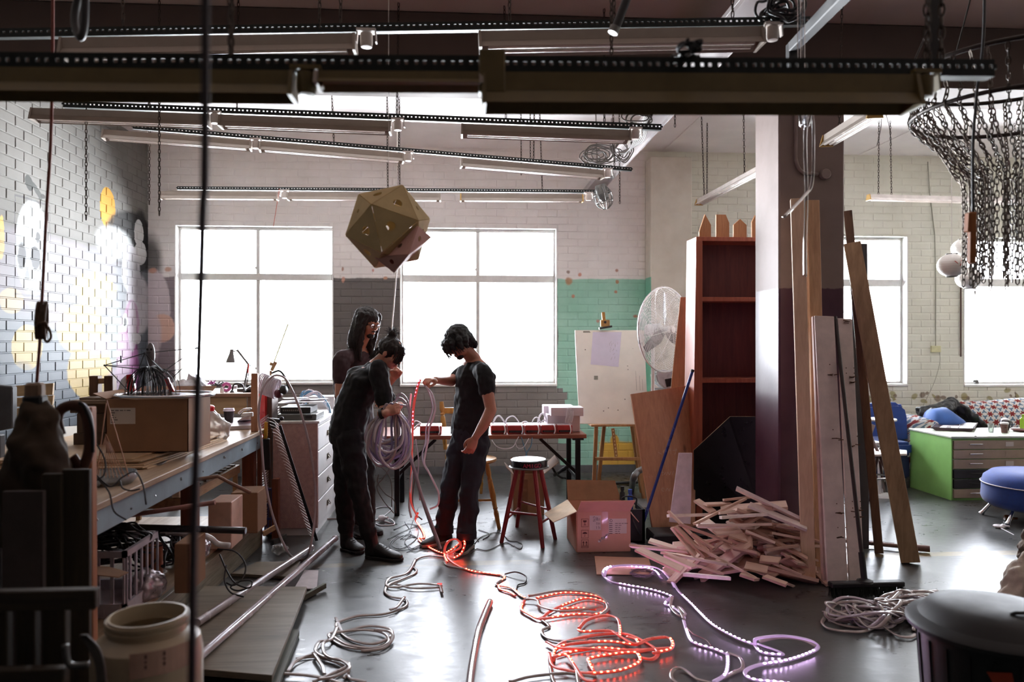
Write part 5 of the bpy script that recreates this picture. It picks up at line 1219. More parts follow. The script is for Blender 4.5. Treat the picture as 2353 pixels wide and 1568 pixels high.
T_ = thing('pine_board', 'wide knotty pine boards standing against the mural behind the jacket', 'board', onX(60, 960, XL))
o = None
for i, (y0, y1) in enumerate(((885, 912), (913, 936), (937, 960))):
 mb = MB(); mb.slab([onY(22, y1, 4.9), onY(120, y1-4, 4.9), onY(122, y0-4, 4.9), onY(22, y0+3, 4.9)], .02, (0,1,0)); build('plank', mb, wood('knotty_pine', (214,190,150), (186,158,118), 0, .6, .7), T_, bevel=.002)
mb = MB(); mb.slab([onY(38, 960, 4.92), onY(52, 960, 4.92), V((onY(52,960,4.92).x, 4.92, 0)), V((onY(38,960,4.92).x, 4.92, 0))], .03, (0,1,0)); mb.slab([onY(95, 960, 4.92), onY(108, 960, 4.92), V((onY(108,960,4.92).x, 4.92, 0)), V((onY(95,960,4.92).x, 4.92, 0))], .03, (0,1,0)); build('leg', mb, pine, T_)
mb = MB(); mb.slab([onY(-60, 1000, 4.2), onY(28, 985, 4.2), onY(28, 889, 4.2), onY(-60, 880, 4.2)], .05, (0,1,0)); q = onY(0, 1000, 4.2); mb.bx(q.x-.1, q.x, 4.2, 4.25, 0, q.z); build('slate_sheet', mb, mat('slate_panel', (92,94,98), .5), bevel=.006, label='slate grey panel at the far left edge in front of the mural', cat='panel')
# dark sawhorse / pallet, near left
dk = wood('dark_timber', (66,54,40), (44,36,28), 2, .7)
dkx = wood('dark_timber_rail', (74,62,48), (50,42,34), 0, .7)
T_ = thing('timber_trestle', 'dark timber trestle of boards in the near left corner', 'trestle', V((-1.35, 2.1, 0)))
for (x0, x1, y_) in ((-60, 15, 2.0), (35, 80, 2.02), (95, 150, 2.03)):
 a = onY(x0, 1400, y_); b = onY(x1, 1400, y_); mb = MB().bx(a.x, b.x, y_, y_+.03, 0, onY(0, 1372, y_).z); build('upright', mb, dk, T_, bevel=.003)
for (y0, y1, Y) in ((1352, 1400, 1.98), (1530, 1580, 1.98)):
 a = onY(-80, y1, Y); b = onY(232 if y0 < 1400 else 160, y1, Y); z1 = onY(0, y0, Y).z; mb = MB().bx(a.x, b.x, Y-.03, Y-.001, a.z, z1); build('rail', mb, dkx, T_, bevel=.003)
T_ = thing('tall_board', 'tall dark board standing behind the trestle', 'board', (-1.6, 2.5, 0))
for x0, x1, yt, Y in ((95, 140, 1090, 2.5), (142, 205, 1080, 2.52)):
 a = onY(x0, 1200, Y); b = onY(x1, 1200, Y); mb = MB().bx(a.x, b.x, Y, Y+.02, 0, onY(x0, yt, Y).z); build('plank', mb, dk, T_, bevel=.002)
mb = MB().bx(onY(5,1200,2.45).x, onY(98,1200,2.45).x, 2.45, 2.47, .25, onY(50, 1130, 2.45).z); build('hanging_cloth', mb, mat('grey_cloth', (78,68,66), .9, bump=.2), T_)
mb = MB()
for k in range(5): mb.tube(spline([onY(185+k*3, 1460, 2.0), onY(205+k*5, 1490, 2.0), onY(222+k*4, 1530, 2.0), onY(228+k*4, 1600, 2.0)], 5), .004, 5)
build('grey_cables', mb, cab, smooth=True, label='bunch of grey cables hanging in the near left corner', cat='cables')
mb = MB(); mb.tube(spline([onY(150, 1482, 1.95), onY(154, 1515, 1.95), onY(165, 1530, 1.95), onY(205, 1528, 1.95)], 6), .008, 8); build('metal_hook', mb, steel, smooth=True, label='bent metal hook in the near left corner', cat='hook')
# ================================================================== CENTRE
# folding table with the power boxes --------------------------------
Yt0, Yt1 = 6.75, 7.45; tz = onY(1200, 1000, Yt0).z
blk2 = mat('black_steel', (24,24,26), .35, .4)
T_ = thing('folding_table', 'long red-brown folding table with black steel legs below the second window', 'table', (onY(1150, 1000, 7.).x, 7.1, 0))
tx0, tx1 = onY(850, 1000, Yt0).x, onY(1348, 1000, Yt0).x
redtop = wood('red_brown_top', (150,92,72), (122,70,54), 0, .35, .8, .03, False)
mb = MB().bx(tx0, tx1, Yt0, Yt1, tz-.035, tz); build('top', mb, redtop, T_, bevel=.003)
for x in (onY(1328, 1000, 6.8).x, onY(912, 1000, 6.8).x):
 for y in (Yt0+.06, Yt1-.06):
  mb = MB().bx(x-.022, x+.022, y-.022, y+.022, 0, tz-.035); build('leg', mb, blk2, T_, bevel=.003)
 mb = MB().bx(x-.015, x+.015, Yt0+.08, Yt1-.08, .30, .33); build('crossbar', mb, blk2, T_)
 s_ = -1 if x > .3 else 1
 mb = MB(); mb.bar((x, Yt0+.1, .35), (x+s_*.34, Yt0+.1, tz-.045), .028, .028, (0,1,0)); build('brace', mb, blk2, T_)
 mb = MB().bx(x-.05, x+.05, Yt0+.03, Yt0+.1, tz-.055, tz-.035); build('bracket', mb, blk2, T_)
redps = mat('red_metal_case', (176,62,58), .4, .2); dkv = mat('vent_black', (20,18,20), .5); whc = mat('bright_white_cable', (226,222,228), .35)
ws = .21
xs_ = [onY(x, 990, 6.85).x for x in (965, 1128, 1166, 1206, 1243, 1280, 1316)]
for i, x in enumerate(xs_):
 x1 = (xs_[i+1] if 0 < i < 6 else x+.20)-.008
 if i == 6: continue
 x1 = min(x1, x+.21)
 T_ = thing('power_box', ['red power box standing alone between the two men', 'red power box next to the dark-haired man, front of the row', 'second red power box in the row from the man', 'third red power box in the row from the man', 'fourth red power box in the row, nearer the white boxes', 'last red power box in the row, beside the white boxes'][i], 'power supply', ((x+x1)/2, 6.9, tz), 'row of red power boxes on the table')
 mb = MB().bx(x, x1, 6.82, 7.05, tz+.001, tz+.075); build('case', mb, redps, T_, bevel=.003)
 mb = MB().bx(x+.01, x1-.01, 6.817, 6.82, tz+.012, tz+.032); build('vent', mb, dkv, T_)
 mb = MB()
 for k in range(10): mb.box((x+.03+k*.012, 6.816, tz+.022), (.004,.002,.012))
 build('terminals', mb, steel, T_)
 mb = MB().bx(x+.002, x1-.002, 6.83, 7.04, tz+.0751, tz+.079); build('cover', mb, MATS['white_card'], T_)
 mb = MB(); q = x1-.02
 mb.tube(spline([(q, 6.86, tz+.08), (q, 6.81, tz+.07), (q+.005, 6.805, tz+.03), (q-.005, 6.80, tz-.0), ], 5), .006, 6); build('lead', mb, whc, T_, smooth=True)
# white boxes
wbx = mat('white_carton', (212,204,212), .6, var=.03)
for (x0, x1, y0, y1, Y, d, lab) in ((1258, 1333, 953, 1001, 6.95, .3, 'lower white box at the right end of the table'), (1266, 1341, 937, 957, 6.88, .2, 'front white box on top of the lower one, wrapped with a cable'), (1250, 1318, 933, 955, 7.12, .18, 'rear white box on top, sticking out behind')):
 a = onY(x0, y1, Y); b = onY(x1, y0, Y); z0 = max(a.z, tz+.001);
 mb = MB().bx(a.x, b.x, Y, Y+d, z0, b.z); build('white_box', mb, wbx, bevel=.003, label=lab, cat='box')
mb = MB(); rr = random.Random(14)
for k in range(4):
 x = 1305+k*2.5; mb.tube(spline([onY(x, 936, 6.87), onY(x-3, 955, 6.86), onY(x-6+k*2, 972, 6.86), onY(x+4, 958, 6.86), onY(x+5, 936, 6.9)], 5), .0035, 5)
build('thin_cable', mb, whc, smooth=True, label='thin white cable draped over the front white box', cat='cable')
# loops of white cable on the table
LO = [[(1128,985),(1136,965),(1143,957),(1150,958),(1160,972),(1163,982)], [(1160,978),(1166,962),(1180,957),(1192,970),(1191,978),(1182,988)], [(1195,985),(1198,975),(1205,970),(1212,972),(1222,985)],
 [(1222,984),(1224,968),(1231,960),(1238,962),(1242,972)], [(1235,980),(1238,962),(1245,951),(1253,958),(1256,975),(1250,982)], [(1250,984),(1265,984),(1285,986),(1302,984)], [(1288,980),(1297,970),(1305,972),(1318,990)],
 [(945,985),(955,968),(975,978),(990,985),(1005,980)], [(950,988),(965,975),(985,985),(1010,990)], [(1240,975),(1250,966),(1262,975)], [(1170,984),(1190,980),(1210,986),(1230,983)]]
T_ = thing('white_cables', 'loops of thick white cable standing up from the power boxes', 'cables', onY(1220, 985, 7.0))
for i, l in enumerate(LO): mb = MB(); q = [onY(x, y, 6.98+.04*(i % 3)) for x, y in l];
for i, l in enumerate(LO):
 q = [onY(x, y, 6.98+.03*(i % 3)) for x, y in l]
 for p in q: p.z = max(p.z, tz+.012)
 mb = MB(); mb.tube(spline(q, 6), .0085 if i % 2 == 0 else .006, 6); build('cable', mb, whc, T_, smooth=True)
T_ = thing('hanging_leads', 'white and blue leads drooping below the front edge of the table', 'cables', onY(1190, 1015, 6.7))
for l, c_ in (([(1130,1012),(1142,1027),(1160,1032),(1178,1028),(1186,1015),(1192,1004)], whc), ([(1184,1018),(1190,1030),(1203,1028),(1215,1008)], whc), ([(1198,1005),(1205,1028),(1210,1045),(1211,1058)], MATS['blue_cable']), ([(1223,1006),(1220,1025),(1210,1042),(1208,1058)], MATS['blue_cable'])):
 mb = MB(); mb.tube(spline([onY(x, y, 6.72) for x, y in l], 6), .0045, 5); build('lead', mb, c_, T_, smooth=True)
# turned chair behind the man ------------------------------------------
honey = wood('honey_wood', (190,140,66), (150,104,44), 2, .3, 1, .03)
Yc = 7.55; T_ = thing('turned_chair', 'honey-coloured turned wooden chair behind the dark-haired man', 'chair', onZ(1105, 1145, 0))
sz_ = .45; c_ = onZ(1098, 1120, 0); c_ = V((onY(1085, 1050, 6.45).x, 6.45, 0)); sz_ = onY(1110, 1052, 6.45).z
mb = MB(); mb.lathe([(0,0),(.20,0),(.21,.012),(.205,.028),(.18,.03),(0,.028)], c_+V((0,0,sz_-.03)), 28); build('seat', mb, honey, T_, smooth=2)
def turned(a, b, r, m, T, nm, n=14):
 a = V(a); b = V(b); L = (b-a).length
 pf = [(0,0),(r*.7,.002),(r*.75,L*.1),(r*.95,L*.25),(r*.6,L*.30),(r*1.0,L*.32),(r*.6,L*.35),(r*1.15,L*.5),(r*.9,L*.68),(r*.6,L*.72),(r*1.0,L*.74),(r*.6,L*.77),(r*1.,L*.85),(r*.8,L),(0,L)]
 mb = MB(); mb.lathe(pf, a, n, b-a); return build(nm, mb, m, T, smooth=2)
for sx_, sy_ in ((-1,-1),(1,-1),(-1,1),(1,1)): turned(c_+V((sx_*.22, sy_*.2, 0)), c_+V((sx_*.12, sy_*.12, sz_-.03)), .022, honey, T_, 'leg')
for sx_ in (-1, 1): mb = MB(); mb.cyl(c_+V((sx_*.18,-.16,.2)), c_+V((sx_*.18,.16,.2)), .011, 8); build('stretcher', mb, honey, T_, smooth=2)
mb = MB(); mb.cyl(c_+V((-.18,0,.2)), c_+V((.18,0,.2)), .011, 8); build('stretcher', mb, honey, T_, smooth=2)
# second chair's back post beyond the table
T_ = thing('turned_chair', 'second turned wooden chair beyond the table, one back post showing', 'chair', V((onY(1010, 900, 7.75).x, 7.75, 0)))
b_ = onY(1028, 985, 7.7); topz = onY(1015, 925, 7.7).z; cx_ = b_.x+.18
for x, tx_ in ((b_.x-.02, onY(1014, 925, 7.7).x), (b_.x+.34, onY(1014, 925, 7.7).x+.46)):
 turned((x, 7.72, .45), (tx_, 7.78, topz), .026, honey, T_, 'back_post')
 for y in (7.72, 8.05): turned((x+.0, y, 0), (x+.02, y, .44), .02, honey, T_, 'leg')
mb = MB(); mb.lathe([(0,0),(.21,0),(.22,.015),(.21,.03),(0,.03)], (cx_, 7.88, .44), 28); build('seat', mb, honey, T_, smooth=2)
mb = MB(); mb.bar((onY(1014,925,7.7).x, 7.77, topz-.09), (onY(1014,925,7.7).x+.46, 7.77, topz-.09), .06, .02, (0,1,0)); build('back_rail', mb, honey, T_, bevel=.004)
# red stool ---------------------------------------------------------
stl = wood('red_painted_leg', (150,52,52), (110,34,40), 2, .35, 1, .05, False)
Ys = 5.95; cs = V((onY(1215, 1060, Ys).x, Ys, 0)); hs = onY(1215, 1060, Ys-.1).z
T_ = thing('bar_stool', 'round-topped stool with red legs and AMIGO lettering on its black rim', 'stool', cs)
mb = MB(); mb.lathe([(0,0),(.135,0),(.148,.004),(.15,.010),(.146,.014),(.146,.056),(.142,.062),(.135,.064),(0,.064)], cs+V((0,0,hs-.064)), 40); ST = build('seat', mb, mat('black_lacquer', (26,22,24), .25), T_, smooth=2)
mb = MB(); mb.lathe([(.0,0),(.134,0),(.134,.002),(0,.002)], cs+V((0,0,hs)), 40); build('seat_top', mb, mat('worn_white_seat', (190,184,178), .35, var=.15), T_, smooth=2)
mb = MB(); mb.tube([cs+V((.151*cos(k*pi/18), .151*sin(k*pi/18), hs-.060)) for k in range(36)], .006, 6, closed=True); build('metal_band', mb, steel, T_, smooth=True)
pk = mat('pink_paint', (190,60,90), .5)
for k, ch in enumerate('AMIGO'):
 a_ = -pi/2+(k-2)*.2+.1; p = cs+V((.1472*cos(a_), .1472*sin(a_), hs-.046)); text(ch, p, .042, pk, ST, (pi/2, 0, a_+pi/2), 'letter', 'CENTER')
feet = [(1152,1248,1), (1188,1212,1), (1247,1260,1), (1276,1240,1)]; tops = [(1181,1076), (1196,1076), (1233,1076), (1247,1076)]
FT = []
for (fx, fy, _), (tx_, ty_) in zip(feet, tops):
 f_ = onZ(fx, fy, 0); t_ = cs+V(((f_.x-cs.x)*.42, (f_.y-cs.y)*.42, hs-.045)); FT.append((f_, t_)); mb = MB(); mb.tube([f_, f_.lerp(t_, .3), t_], [.016, .018, .018], 8); build('leg', mb, stl, T_, smooth=2)
for (i, j, h_) in ((0,1,.30), (1,3,.40), (2,3,.30), (0,2,.40)):
 a = FT[i][0].lerp(FT[i][1], h_); b = FT[j][0].lerp(FT[j][1], h_); mb = MB(); mb.cyl(a, b, .009, 8); build('stretcher', mb, stl, T_, smooth=2)
# small box behind the stool
def open_box(name, label, x0, x1, y0, y1, h_, m, flaps, rz=0, tape=None):
 c_ = V(((x0+x1)/2, (y0+y1)/2, 0)); T = thing(name, label, 'box', c_); mb = MB(); t_ = .005; mb.M = Matrix.Translation(c_) @ Matrix.Rotation(rz, 4, 'Z') @ Matrix.Translation(-c_)
 mb.bx(x0, x1, y0, y0+t_, .001, h_); mb.bx(x0, x1, y1-t_, y1, .001, h_); mb.bx(x0, x0+t_, y0, y1, .001, h_); mb.bx(x1-t_, x1, y0, y1, .001, h_); mb.bx(x0, x1, y0, y1, .001, .006)
 build('carton', mb, m, T, bevel=.001)
 for q in flaps: mb2 = MB(); mb2.M = mb.M; mb2.slab(q, .004); build('flap', mb2, m, T)
 return T, mb.M
x0, x1 = onY(1180, 1185, 6.7).x, onY(1252, 1185, 6.7).x; hb = onY(1200, 1092, 6.7).z
T_, M_ = open_box('cardboard_box', 'tall open brown box standing behind the red stool', x0, x1, 6.75, 7.05, hb, box_m, [[(x0,7.05,hb),(x1,7.05,hb),(x1+.01,7.12,hb+.09),(x0,7.12,hb+.09)], [(x1,6.75,hb),(x1,7.05,hb),(x1+.13,7.06,hb+.12),(x1+.13,6.76,hb+.10)], [(x0,7.05,hb),(x0,6.75,hb),(x0-.06,6.77,hb+.06),(x0-.06,7.04,hb+.06)]])
mb = MB().bx(x0+.05, x0+.13, 6.748, 6.75, .03, hb-.05); build('tape', mb, mat('brown_tape', (132,98,72), .25, coat=.5), T_)
# black cable and plug heap by the table leg
mb = MB(); mb.tube(spline([onY(1262, 1060, 7.6), onY(1275, 1085, 7.5), onZ(1290, 1098, .02), onZ(1310, 1100, .02)], 6), .012, 8); mb.tube([onZ(1275, 1092, .03), onY(1306, 1072, 7.3)], .02, 10)
build('black_gear', mb, blackm, smooth=True, label='black cable and connector lying behind the box under the table', cat='cables')
# open cardboard box with labels (front) -------------------------------
red_card = mat('printed_cardboard', (206,160,138), .85, var=.06, scale=6, bump=.05); prt = mat('dark_brown_print', (92,52,48), .8)
Yb0 = onZ(1326, 1270, 0).y; x0, x1 = onY(1326, 1270, Yb0).x, onY(1447, 1270, Yb0).x; hb = onY(1390, 1176, Yb0).z
d_ = .42; y1_ = Yb0+d_
T_ = thing('cardboard_box', 'open pinkish-lit shipping carton with white labels, flaps up, beside the stool', 'box', ((x0+x1)/2, Yb0+.2, 0))
mb = MB(); t_ = .006
xs0, xs1 = x0, x1
P_ = [(x0,Yb0),(x1,Yb0),(onY(1425,1110,y1_).x, y1_),(onZ(1297, 1240, 0).x, onZ(1297, 1240, 0).y)]
def wallq(a, b): mb.slab([(a[0],a[1],.002),(b[0],b[1],.002),(b[0],b[1],hb),(a[0],a[1],hb)], t_)
P_ = [(x0,Yb0),(x1,Yb0),(x1+.02,y1_),(x0+.02-.03,y1_)]
for i in range(4): wallq(P_[i], P_[(i+1) % 4])
mb.slab([(p[0],p[1],.002) for p in P_], .005, (0,0,1)); CB = build('carton', mb, red_card, T_)
F0, F1 = onY(1335, 1152, Yb0-.1), onY(1460, 1150, Yb0-.1)
mb = MB(); mb.slab([(x0,Yb0,hb),(x1,Yb0,hb),F1,F0], .005); build('front_flap', mb, red_card, T_)
mb = MB(); mb.slab([(x0-.01,y1_,hb),(x1+.02,y1_,hb),onY(1413, 1105, y1_+.04),onY(1302, 1103, y1_+.04)], .005); build('back_flap', mb, mat('inner_cardboard', (160,122,94), .9), T_)
mb = MB(); L1, L2 = onY(1250, 1182, Yb0+.30), onY(1272, 1202, Yb0+.02); mb.slab([(x0,Yb0,hb),(x0-.01,y1_,hb),L1,L2], .005); build('side_flap', mb, mat('pale_cardboard', (206,182,152), .8), T_)
mb = MB(); mb.slab([(x1,Yb0,hb),(x1+.02,y1_,hb),(x1+.07,y1_,hb-.06),(x1+.07,Yb0,hb-.08)], .005); build('side_flap', mb, red_card, T_)
Yl = Yb0-.0065
def lab(px0, py0, px1, py1, parent, m=label_m, Y=None):
 Y = Yl if Y is None else Y
 a = onY(px0, py1, Y); b = onY(px1, py0, Y); mb = MB().bx(a.x, b.x, Y-.0006, Y, a.z, b.z); return build('label', mb, m, parent), a, b
LB, a, b = lab(1355, 1185, 1381, 1219, CB)
text('CTS', (onY(1363, 1199, Yl).x+.0, Yl-.001, onY(1365, 1187, Yl).z), .022, ink_m, LB, (pi/2, pi/2, 0), 'lettering')
mb = MB(); rr = random.Random(4)
for k in range(7):
 for j in range(3):
  if rr.random() < .75: mb.bx(b.x-.008-k*.004-.002, b.x-.008-k*.004, Yl-.0012, Yl-.0006, a.z+.01+j*.03, a.z+.01+j*.03+rr.uniform(.012,.027))
build('print', mb, ink_m, LB)
LB, a, b = lab(1398, 1192, 1440, 1227, CB)
mb = MB(); mb.tube([(a.x+.02+.009*cos(k*pi/8), Yl-.001, b.z-.014+.009*sin(k*pi/8)) for k in range(16)], .0015, 4, closed=True)
for k in range(6):
 z_ = b.z-.034-k*.0145; mb.bx(a.x+.006, a.x+.03, Yl-.0012, Yl-.0006, z_-.0035, z_); x = a.x+.05
 for j in range(2 if k else 5):
  w_ = rr.uniform(.012,.022); mb.bx(x, min(x+w_, b.x-.004), Yl-.0012, Yl-.0006, z_-.003, z_); x += w_+.005
build('print', mb, ink_m, LB)
for k, yy in enumerate((1202, 1228, 1250)): # fragile glass, umbrella, arrows
 c_ = onY(1344, yy, Yl); s_ = .022; mb = MB()
 def rc(x0, x1, z0, z1): mb.bx(c_.x+x0*s_, c_.x+x1*s_, Yl-.001, Yl, c_.z+z0*s_, c_.z+z1*s_)
 for q in ((-1.2,1.2,1.25,1.35), (-1.2,1.2,-1.35,-1.25), (-1.2,-1.1,-1.3,1.3), (1.1,1.2,-1.3,1.3)): rc(*q)
 if k == 0: rc(-.6,.6,.5,.8); rc(-.5,.5,.2,.5); rc(-.08,.08,-.6,.2); rc(-.4,.4,-.75,-.6)
 if k == 1:
  rc(-.05,.05,-.7,.7); rc(-.3,0,-.75,-.62)
  mb.add([(c_.x+s_*.8*cos(j*pi/8), Yl-.001, c_.z+s_*(.1+.6*sin(j*pi/8))) for j in range(9)], [tuple(range(9))])
 if k == 2:
  for sx_ in (-.5,.5): rc(sx_-.1, sx_+.1, -.6, .3); mb.add([(c_.x+s_*(sx_-.35), Yl-.001, c_.z+s_*.3), (c_.x+s_*(sx_+.35), Yl-.001, c_.z+s_*.3), (c_.x+s_*sx_, Yl-.001, c_.z+s_*.85)], [(0,1,2)])
  rc(-1,1,-.9,-.75)
 build('handling_symbol', mb, prt, CB)
mb = MB().bx(onY(1383,1200,Yl).x, onY(1397,1200,Yl).x, Yl-.0008, Yl-.0002, onY(1390,1243,Yl).z, hb); build('tape', mb, mat('clear_tape', (206,162,142), .12, var=.03, coat=.5), T_)
p0, p1 = onY(1376, 1243, Yl), onY(1398, 1228, Yl); mb = MB(); rr = random.Random(3)
for k in range(14): f_ = k/13; p = p0.lerp(p1, f_)+V((0,-.004, rr.uniform(-.008,.008))); R2 = Matrix.Rotation(rr.uniform(-1,1), 3, 'Z') @ Matrix.Rotation(rr.uniform(-1,1), 3, 'X'); mb.box(p, (.012,.002,.014), R2)
build('wrinkled_tape', mb, mat('shiny_tape', (226,218,220), .1, .6), T_, kind='stuff')
# flat cardboard in front
mb = MB(); mb.slab([onZ(1371, 1322, .002), onZ(1502, 1322, .002), onZ(1490, 1284, .002), onZ(1366, 1280, .002)], .005, (0,0,1)); build('flat_cardboard', mb, red_card, label='flat piece of cardboard on the floor in front of the shipping carton', cat='cardboard')
# big board on a trestle stool -----------------------------------------
Ye = 7.3
T_ = thing('timber_stand', 'pale timber trestle stand holding up the big white board', 'stand', V((onY(1415, 1105, Ye).x, Ye, 0)))
standm = wood('stand_timber', (196,150,104), (164,118,76), 2)
mb = MB(); a = onY(1358, 978, Ye); b = onY(1474, 978, Ye); mb.bx(a.x, b.x, Ye-.02, Ye+.42, a.z-.012, a.z+.006); build('top', mb, standm, T_, bevel=.002)
for x0, x1, yy0, Y in ((1370, 1363, 1103, Ye), (1460, 1480, 1108, Ye), (1388, 1373, 1085, Ye+.38), (1452, 1474, 1090, Ye+.38)):
 mb = MB(); p = onY(x0, 980, Y); q = onY(x1, 1100, Y); q.z = 0; mb.bar(p, q, .035, .03, (0,1,0)); build('leg', mb, standm, T_, bevel=.002)
mb = MB(); mb.bar(onY(1367, 1055, Ye-.02), onY(1470, 1055, Ye-.02), .03, .02, (0,1,0)); build('crossbar', mb, standm, T_, bevel=.002)
T_ = thing('easel_rack', 'slotted easel spine showing under the white board', 'easel', onY(1410, 1052, Ye+.1))
mb = MB(); mb.bar(onY(1408, 985, Ye-.06), onY(1416, 1050, Ye-.06), .03, .012, (0,1,0)); build('spine', mb, standm, T_)
mb = MB()
for k in range(8): p = onY(1409, 990, Ye-.068).lerp(onY(1416, 1047, Ye-.068), k/7); mb.box(p, (.010,.003,.014))
build('slots', mb, mat('cream_slot', (236,222,176), .5), T_)
T_ = thing('white_board', 'big scuffed white board propped on the timber stand against the teal wall', 'board', onY(1410, 978, Ye))
wbm = mat('scuffed_board', (240,234,222), .55, var=.06, scale=4)
q = [onY(1331, 974, Ye+.02), onY(1490, 976, Ye+.02), onY(1480, 759, Ye+.35), onY(1321, 759, Ye+.35)]
n_ = (q[1]-q[0]).cross(q[3]-q[0]).normalized()
if n_.y > 0: n_ = -n_
mb = MB(); mb.slab(q, .015, -n_); BD = build('panel', mb, wbm, T_, bevel=.002)
def onbd(px, py, off=.001):
 d = ray(px, py); o = V((0,0,EYE)); t_ = (q[0]-o).dot(n_)/d.dot(n_); return o+d*t_+n_*off
mb = MB()
for x0, x1 in ((1340, 1364), (1436, 1462)): mb.add([onbd(x0,761), onbd(x1,761), onbd(x1,765), onbd(x0,765)], [(0,1,2,3)])
mb.add([onbd(1365,864), onbd(1374,864), onbd(1374,873), onbd(1365,873)], [(0,1,2,3)]); build('grey_patch', mb, mat('grey_tape', (140,138,124), .6), BD)
mb = MB(); grp = mat('pencil_grey', (130,122,112), .7)
for x in (1458, 1466, 1472): mb.tube(spline([onbd(x, 805), onbd(x+3, 860), onbd(x+5, 898)], 5), .0015, 4)
for x, y in ((1345,804),(1454,802),(1398,938),(1420,943),(1442,842),(1443,850),(1387,945),(1436,918)): mb.ball(onbd(x,y), (.006,.002,.006), n=8, m=5)
build('pencil_marks', mb, grp, BD)
mb = MB(); mb.slab([onbd(1357,838,.003), onbd(1421,844,.003), onbd(1428,764,.006), onbd(1362,764,.006)], .001, n_); PP = build('paper_sheet', mb, mat('lilac_paper', (222,214,230), .7, var=.03), loc=onbd(1390, 800), label='lilac sheet of drawing paper clipped to the white board', cat='paper')
mb = MB(); rr = random.Random(9)
for k in range(16): x, y = rr.uniform(1400, 1422), rr.uniform(785, 830); mb.tube([onbd(x,y,.008), onbd(x+rr.uniform(-4,4), y+rr.uniform(2,7),.008)], .0008, 4)
build('pencil_marks', mb, grp, PP)
T_ = thing('easel_clamp', 'wooden easel clamp gripping the top edge of the white board', 'clamp', onbd(1388, 760))
p0, p1 = onbd(1389, 752, .0), onbd(1386, 718, 0); mb = MB(); mb.bar(p0, p1, .035, .025, (0,1,0)); build('spine', mb, honey, T_, bevel=.005)
mb = MB(); mb.bar(onbd(1379, 745, .02), onbd(1400, 745, .02), .07, .03, (0,1,0)); build('jaw', mb, honey, T_, bevel=.005)
mb = MB(); mb.ball(onbd(1389, 744, .04), .014, n=10, m=6); mb.bar(onbd(1376, 757, .02), onbd(1405, 752, .02), .02, .03, (0,1,0)); build('knob', mb, blackm, T_)
# pedestal fan ------------------------------------------------------
Yf_ = 7.0; T_ = thing('pedestal_fan', 'large white caged fan turned to the side beside the white board', 'fan', V((onY(1530, 1100, Yf_).x, Yf_, 0)))
fc = onY(1528, 758, Yf_); RZ = onY(1528, 660, Yf_).z-fc.z
ax = V((.62, -.78, 0)).normalized(); u_ = V((0,0,1)); v_ = ax.cross(u_).normalized(); fanw = mat('fan_white_wire', (244,244,246), .3, .3)
for k in range(30):
 r_ = RZ*(.12+.88*k/29); dz = .075*(1-(r_/RZ)**3)
 mb = MB()
for side in (1, -1):
 mb = MB()
 for k in range(26):
  r_ = RZ*(.10+.88*k/25); dz = side*.085*sqrt(max(0, 1-(r_/RZ)**3)); mb.tube([fc+ax*dz+(u_*cos(j*pi/18)+v_*sin(j*pi/18))*r_ for j in range(36)], .0021, 4, closed=True)
 for k in range(8):
  a_ = k*pi/4+.2; mb.tube([fc+ax*side*.085*sqrt(max(0, 1-(t_)**3))+(u_*cos(a_)+v_*sin(a_))*RZ*t_ for t_ in [.08+.92*j/8 for j in range(9)]], .0025, 4)
 mb.lathe([(0,0),(.035,0),(.03,side*.01),(0,side*.012)], fc+ax*side*.085, 16, ax)
 build('guard_wires', mb, fanw, T_, kind='stuff')
mb = MB(); mb.tube([fc+(u_*cos(j*pi/24)+v_*sin(j*pi/24))*RZ for j in range(48)], .008, 6, closed=True); build('guard_rim', mb, fanw, T_, smooth=True)
dkbl = mat('blade_grey', (112,110,112), .3, .3)
for k in range(3):
 a_ = .05+k*2*pi/3; e = u_*cos(a_)+v_*sin(a_); s_ = ax.cross(e); mb = MB()
 pts = [fc+e*.04-s_*.025-ax*.015, fc+e*.12-s_*.05-ax*.02, fc+e*(RZ*.88)-s_*.035-ax*.012, fc+e*(RZ*.9)+s_*.02+ax*.01, fc+e*.15+s_*.055+ax*.02, fc+e*.04+s_*.03+ax*.012]
 mb.slab(pts, .003); build('blade', mb, dkbl, T_)
mb = MB(); mb.cyl(fc-ax*.2, fc-ax*.06, .055, 20, .06); mb.cyl(fc-ax*.06, fc+ax*.05, .03, 16); build('motor', mb, fanw, T_, smooth=2)
mb = MB(); mb.cyl(V((fc.x-ax.x*.14, fc.y-ax.y*.14, .04)), V((fc.x-ax.x*.14, fc.y-ax.y*.14, fc.z)), .018, 12); build('pole', mb, fanw, T_, smooth=2)
mb = MB(); mb.lathe([(0,0),(.22,0),(.22,.015),(.05,.04),(0,.04)], V((fc.x-ax.x*.14, fc.y-ax.y*.14, 0)), 28); build('base', mb, mat('fan_base', (120,118,120), .4), T_, smooth=2)
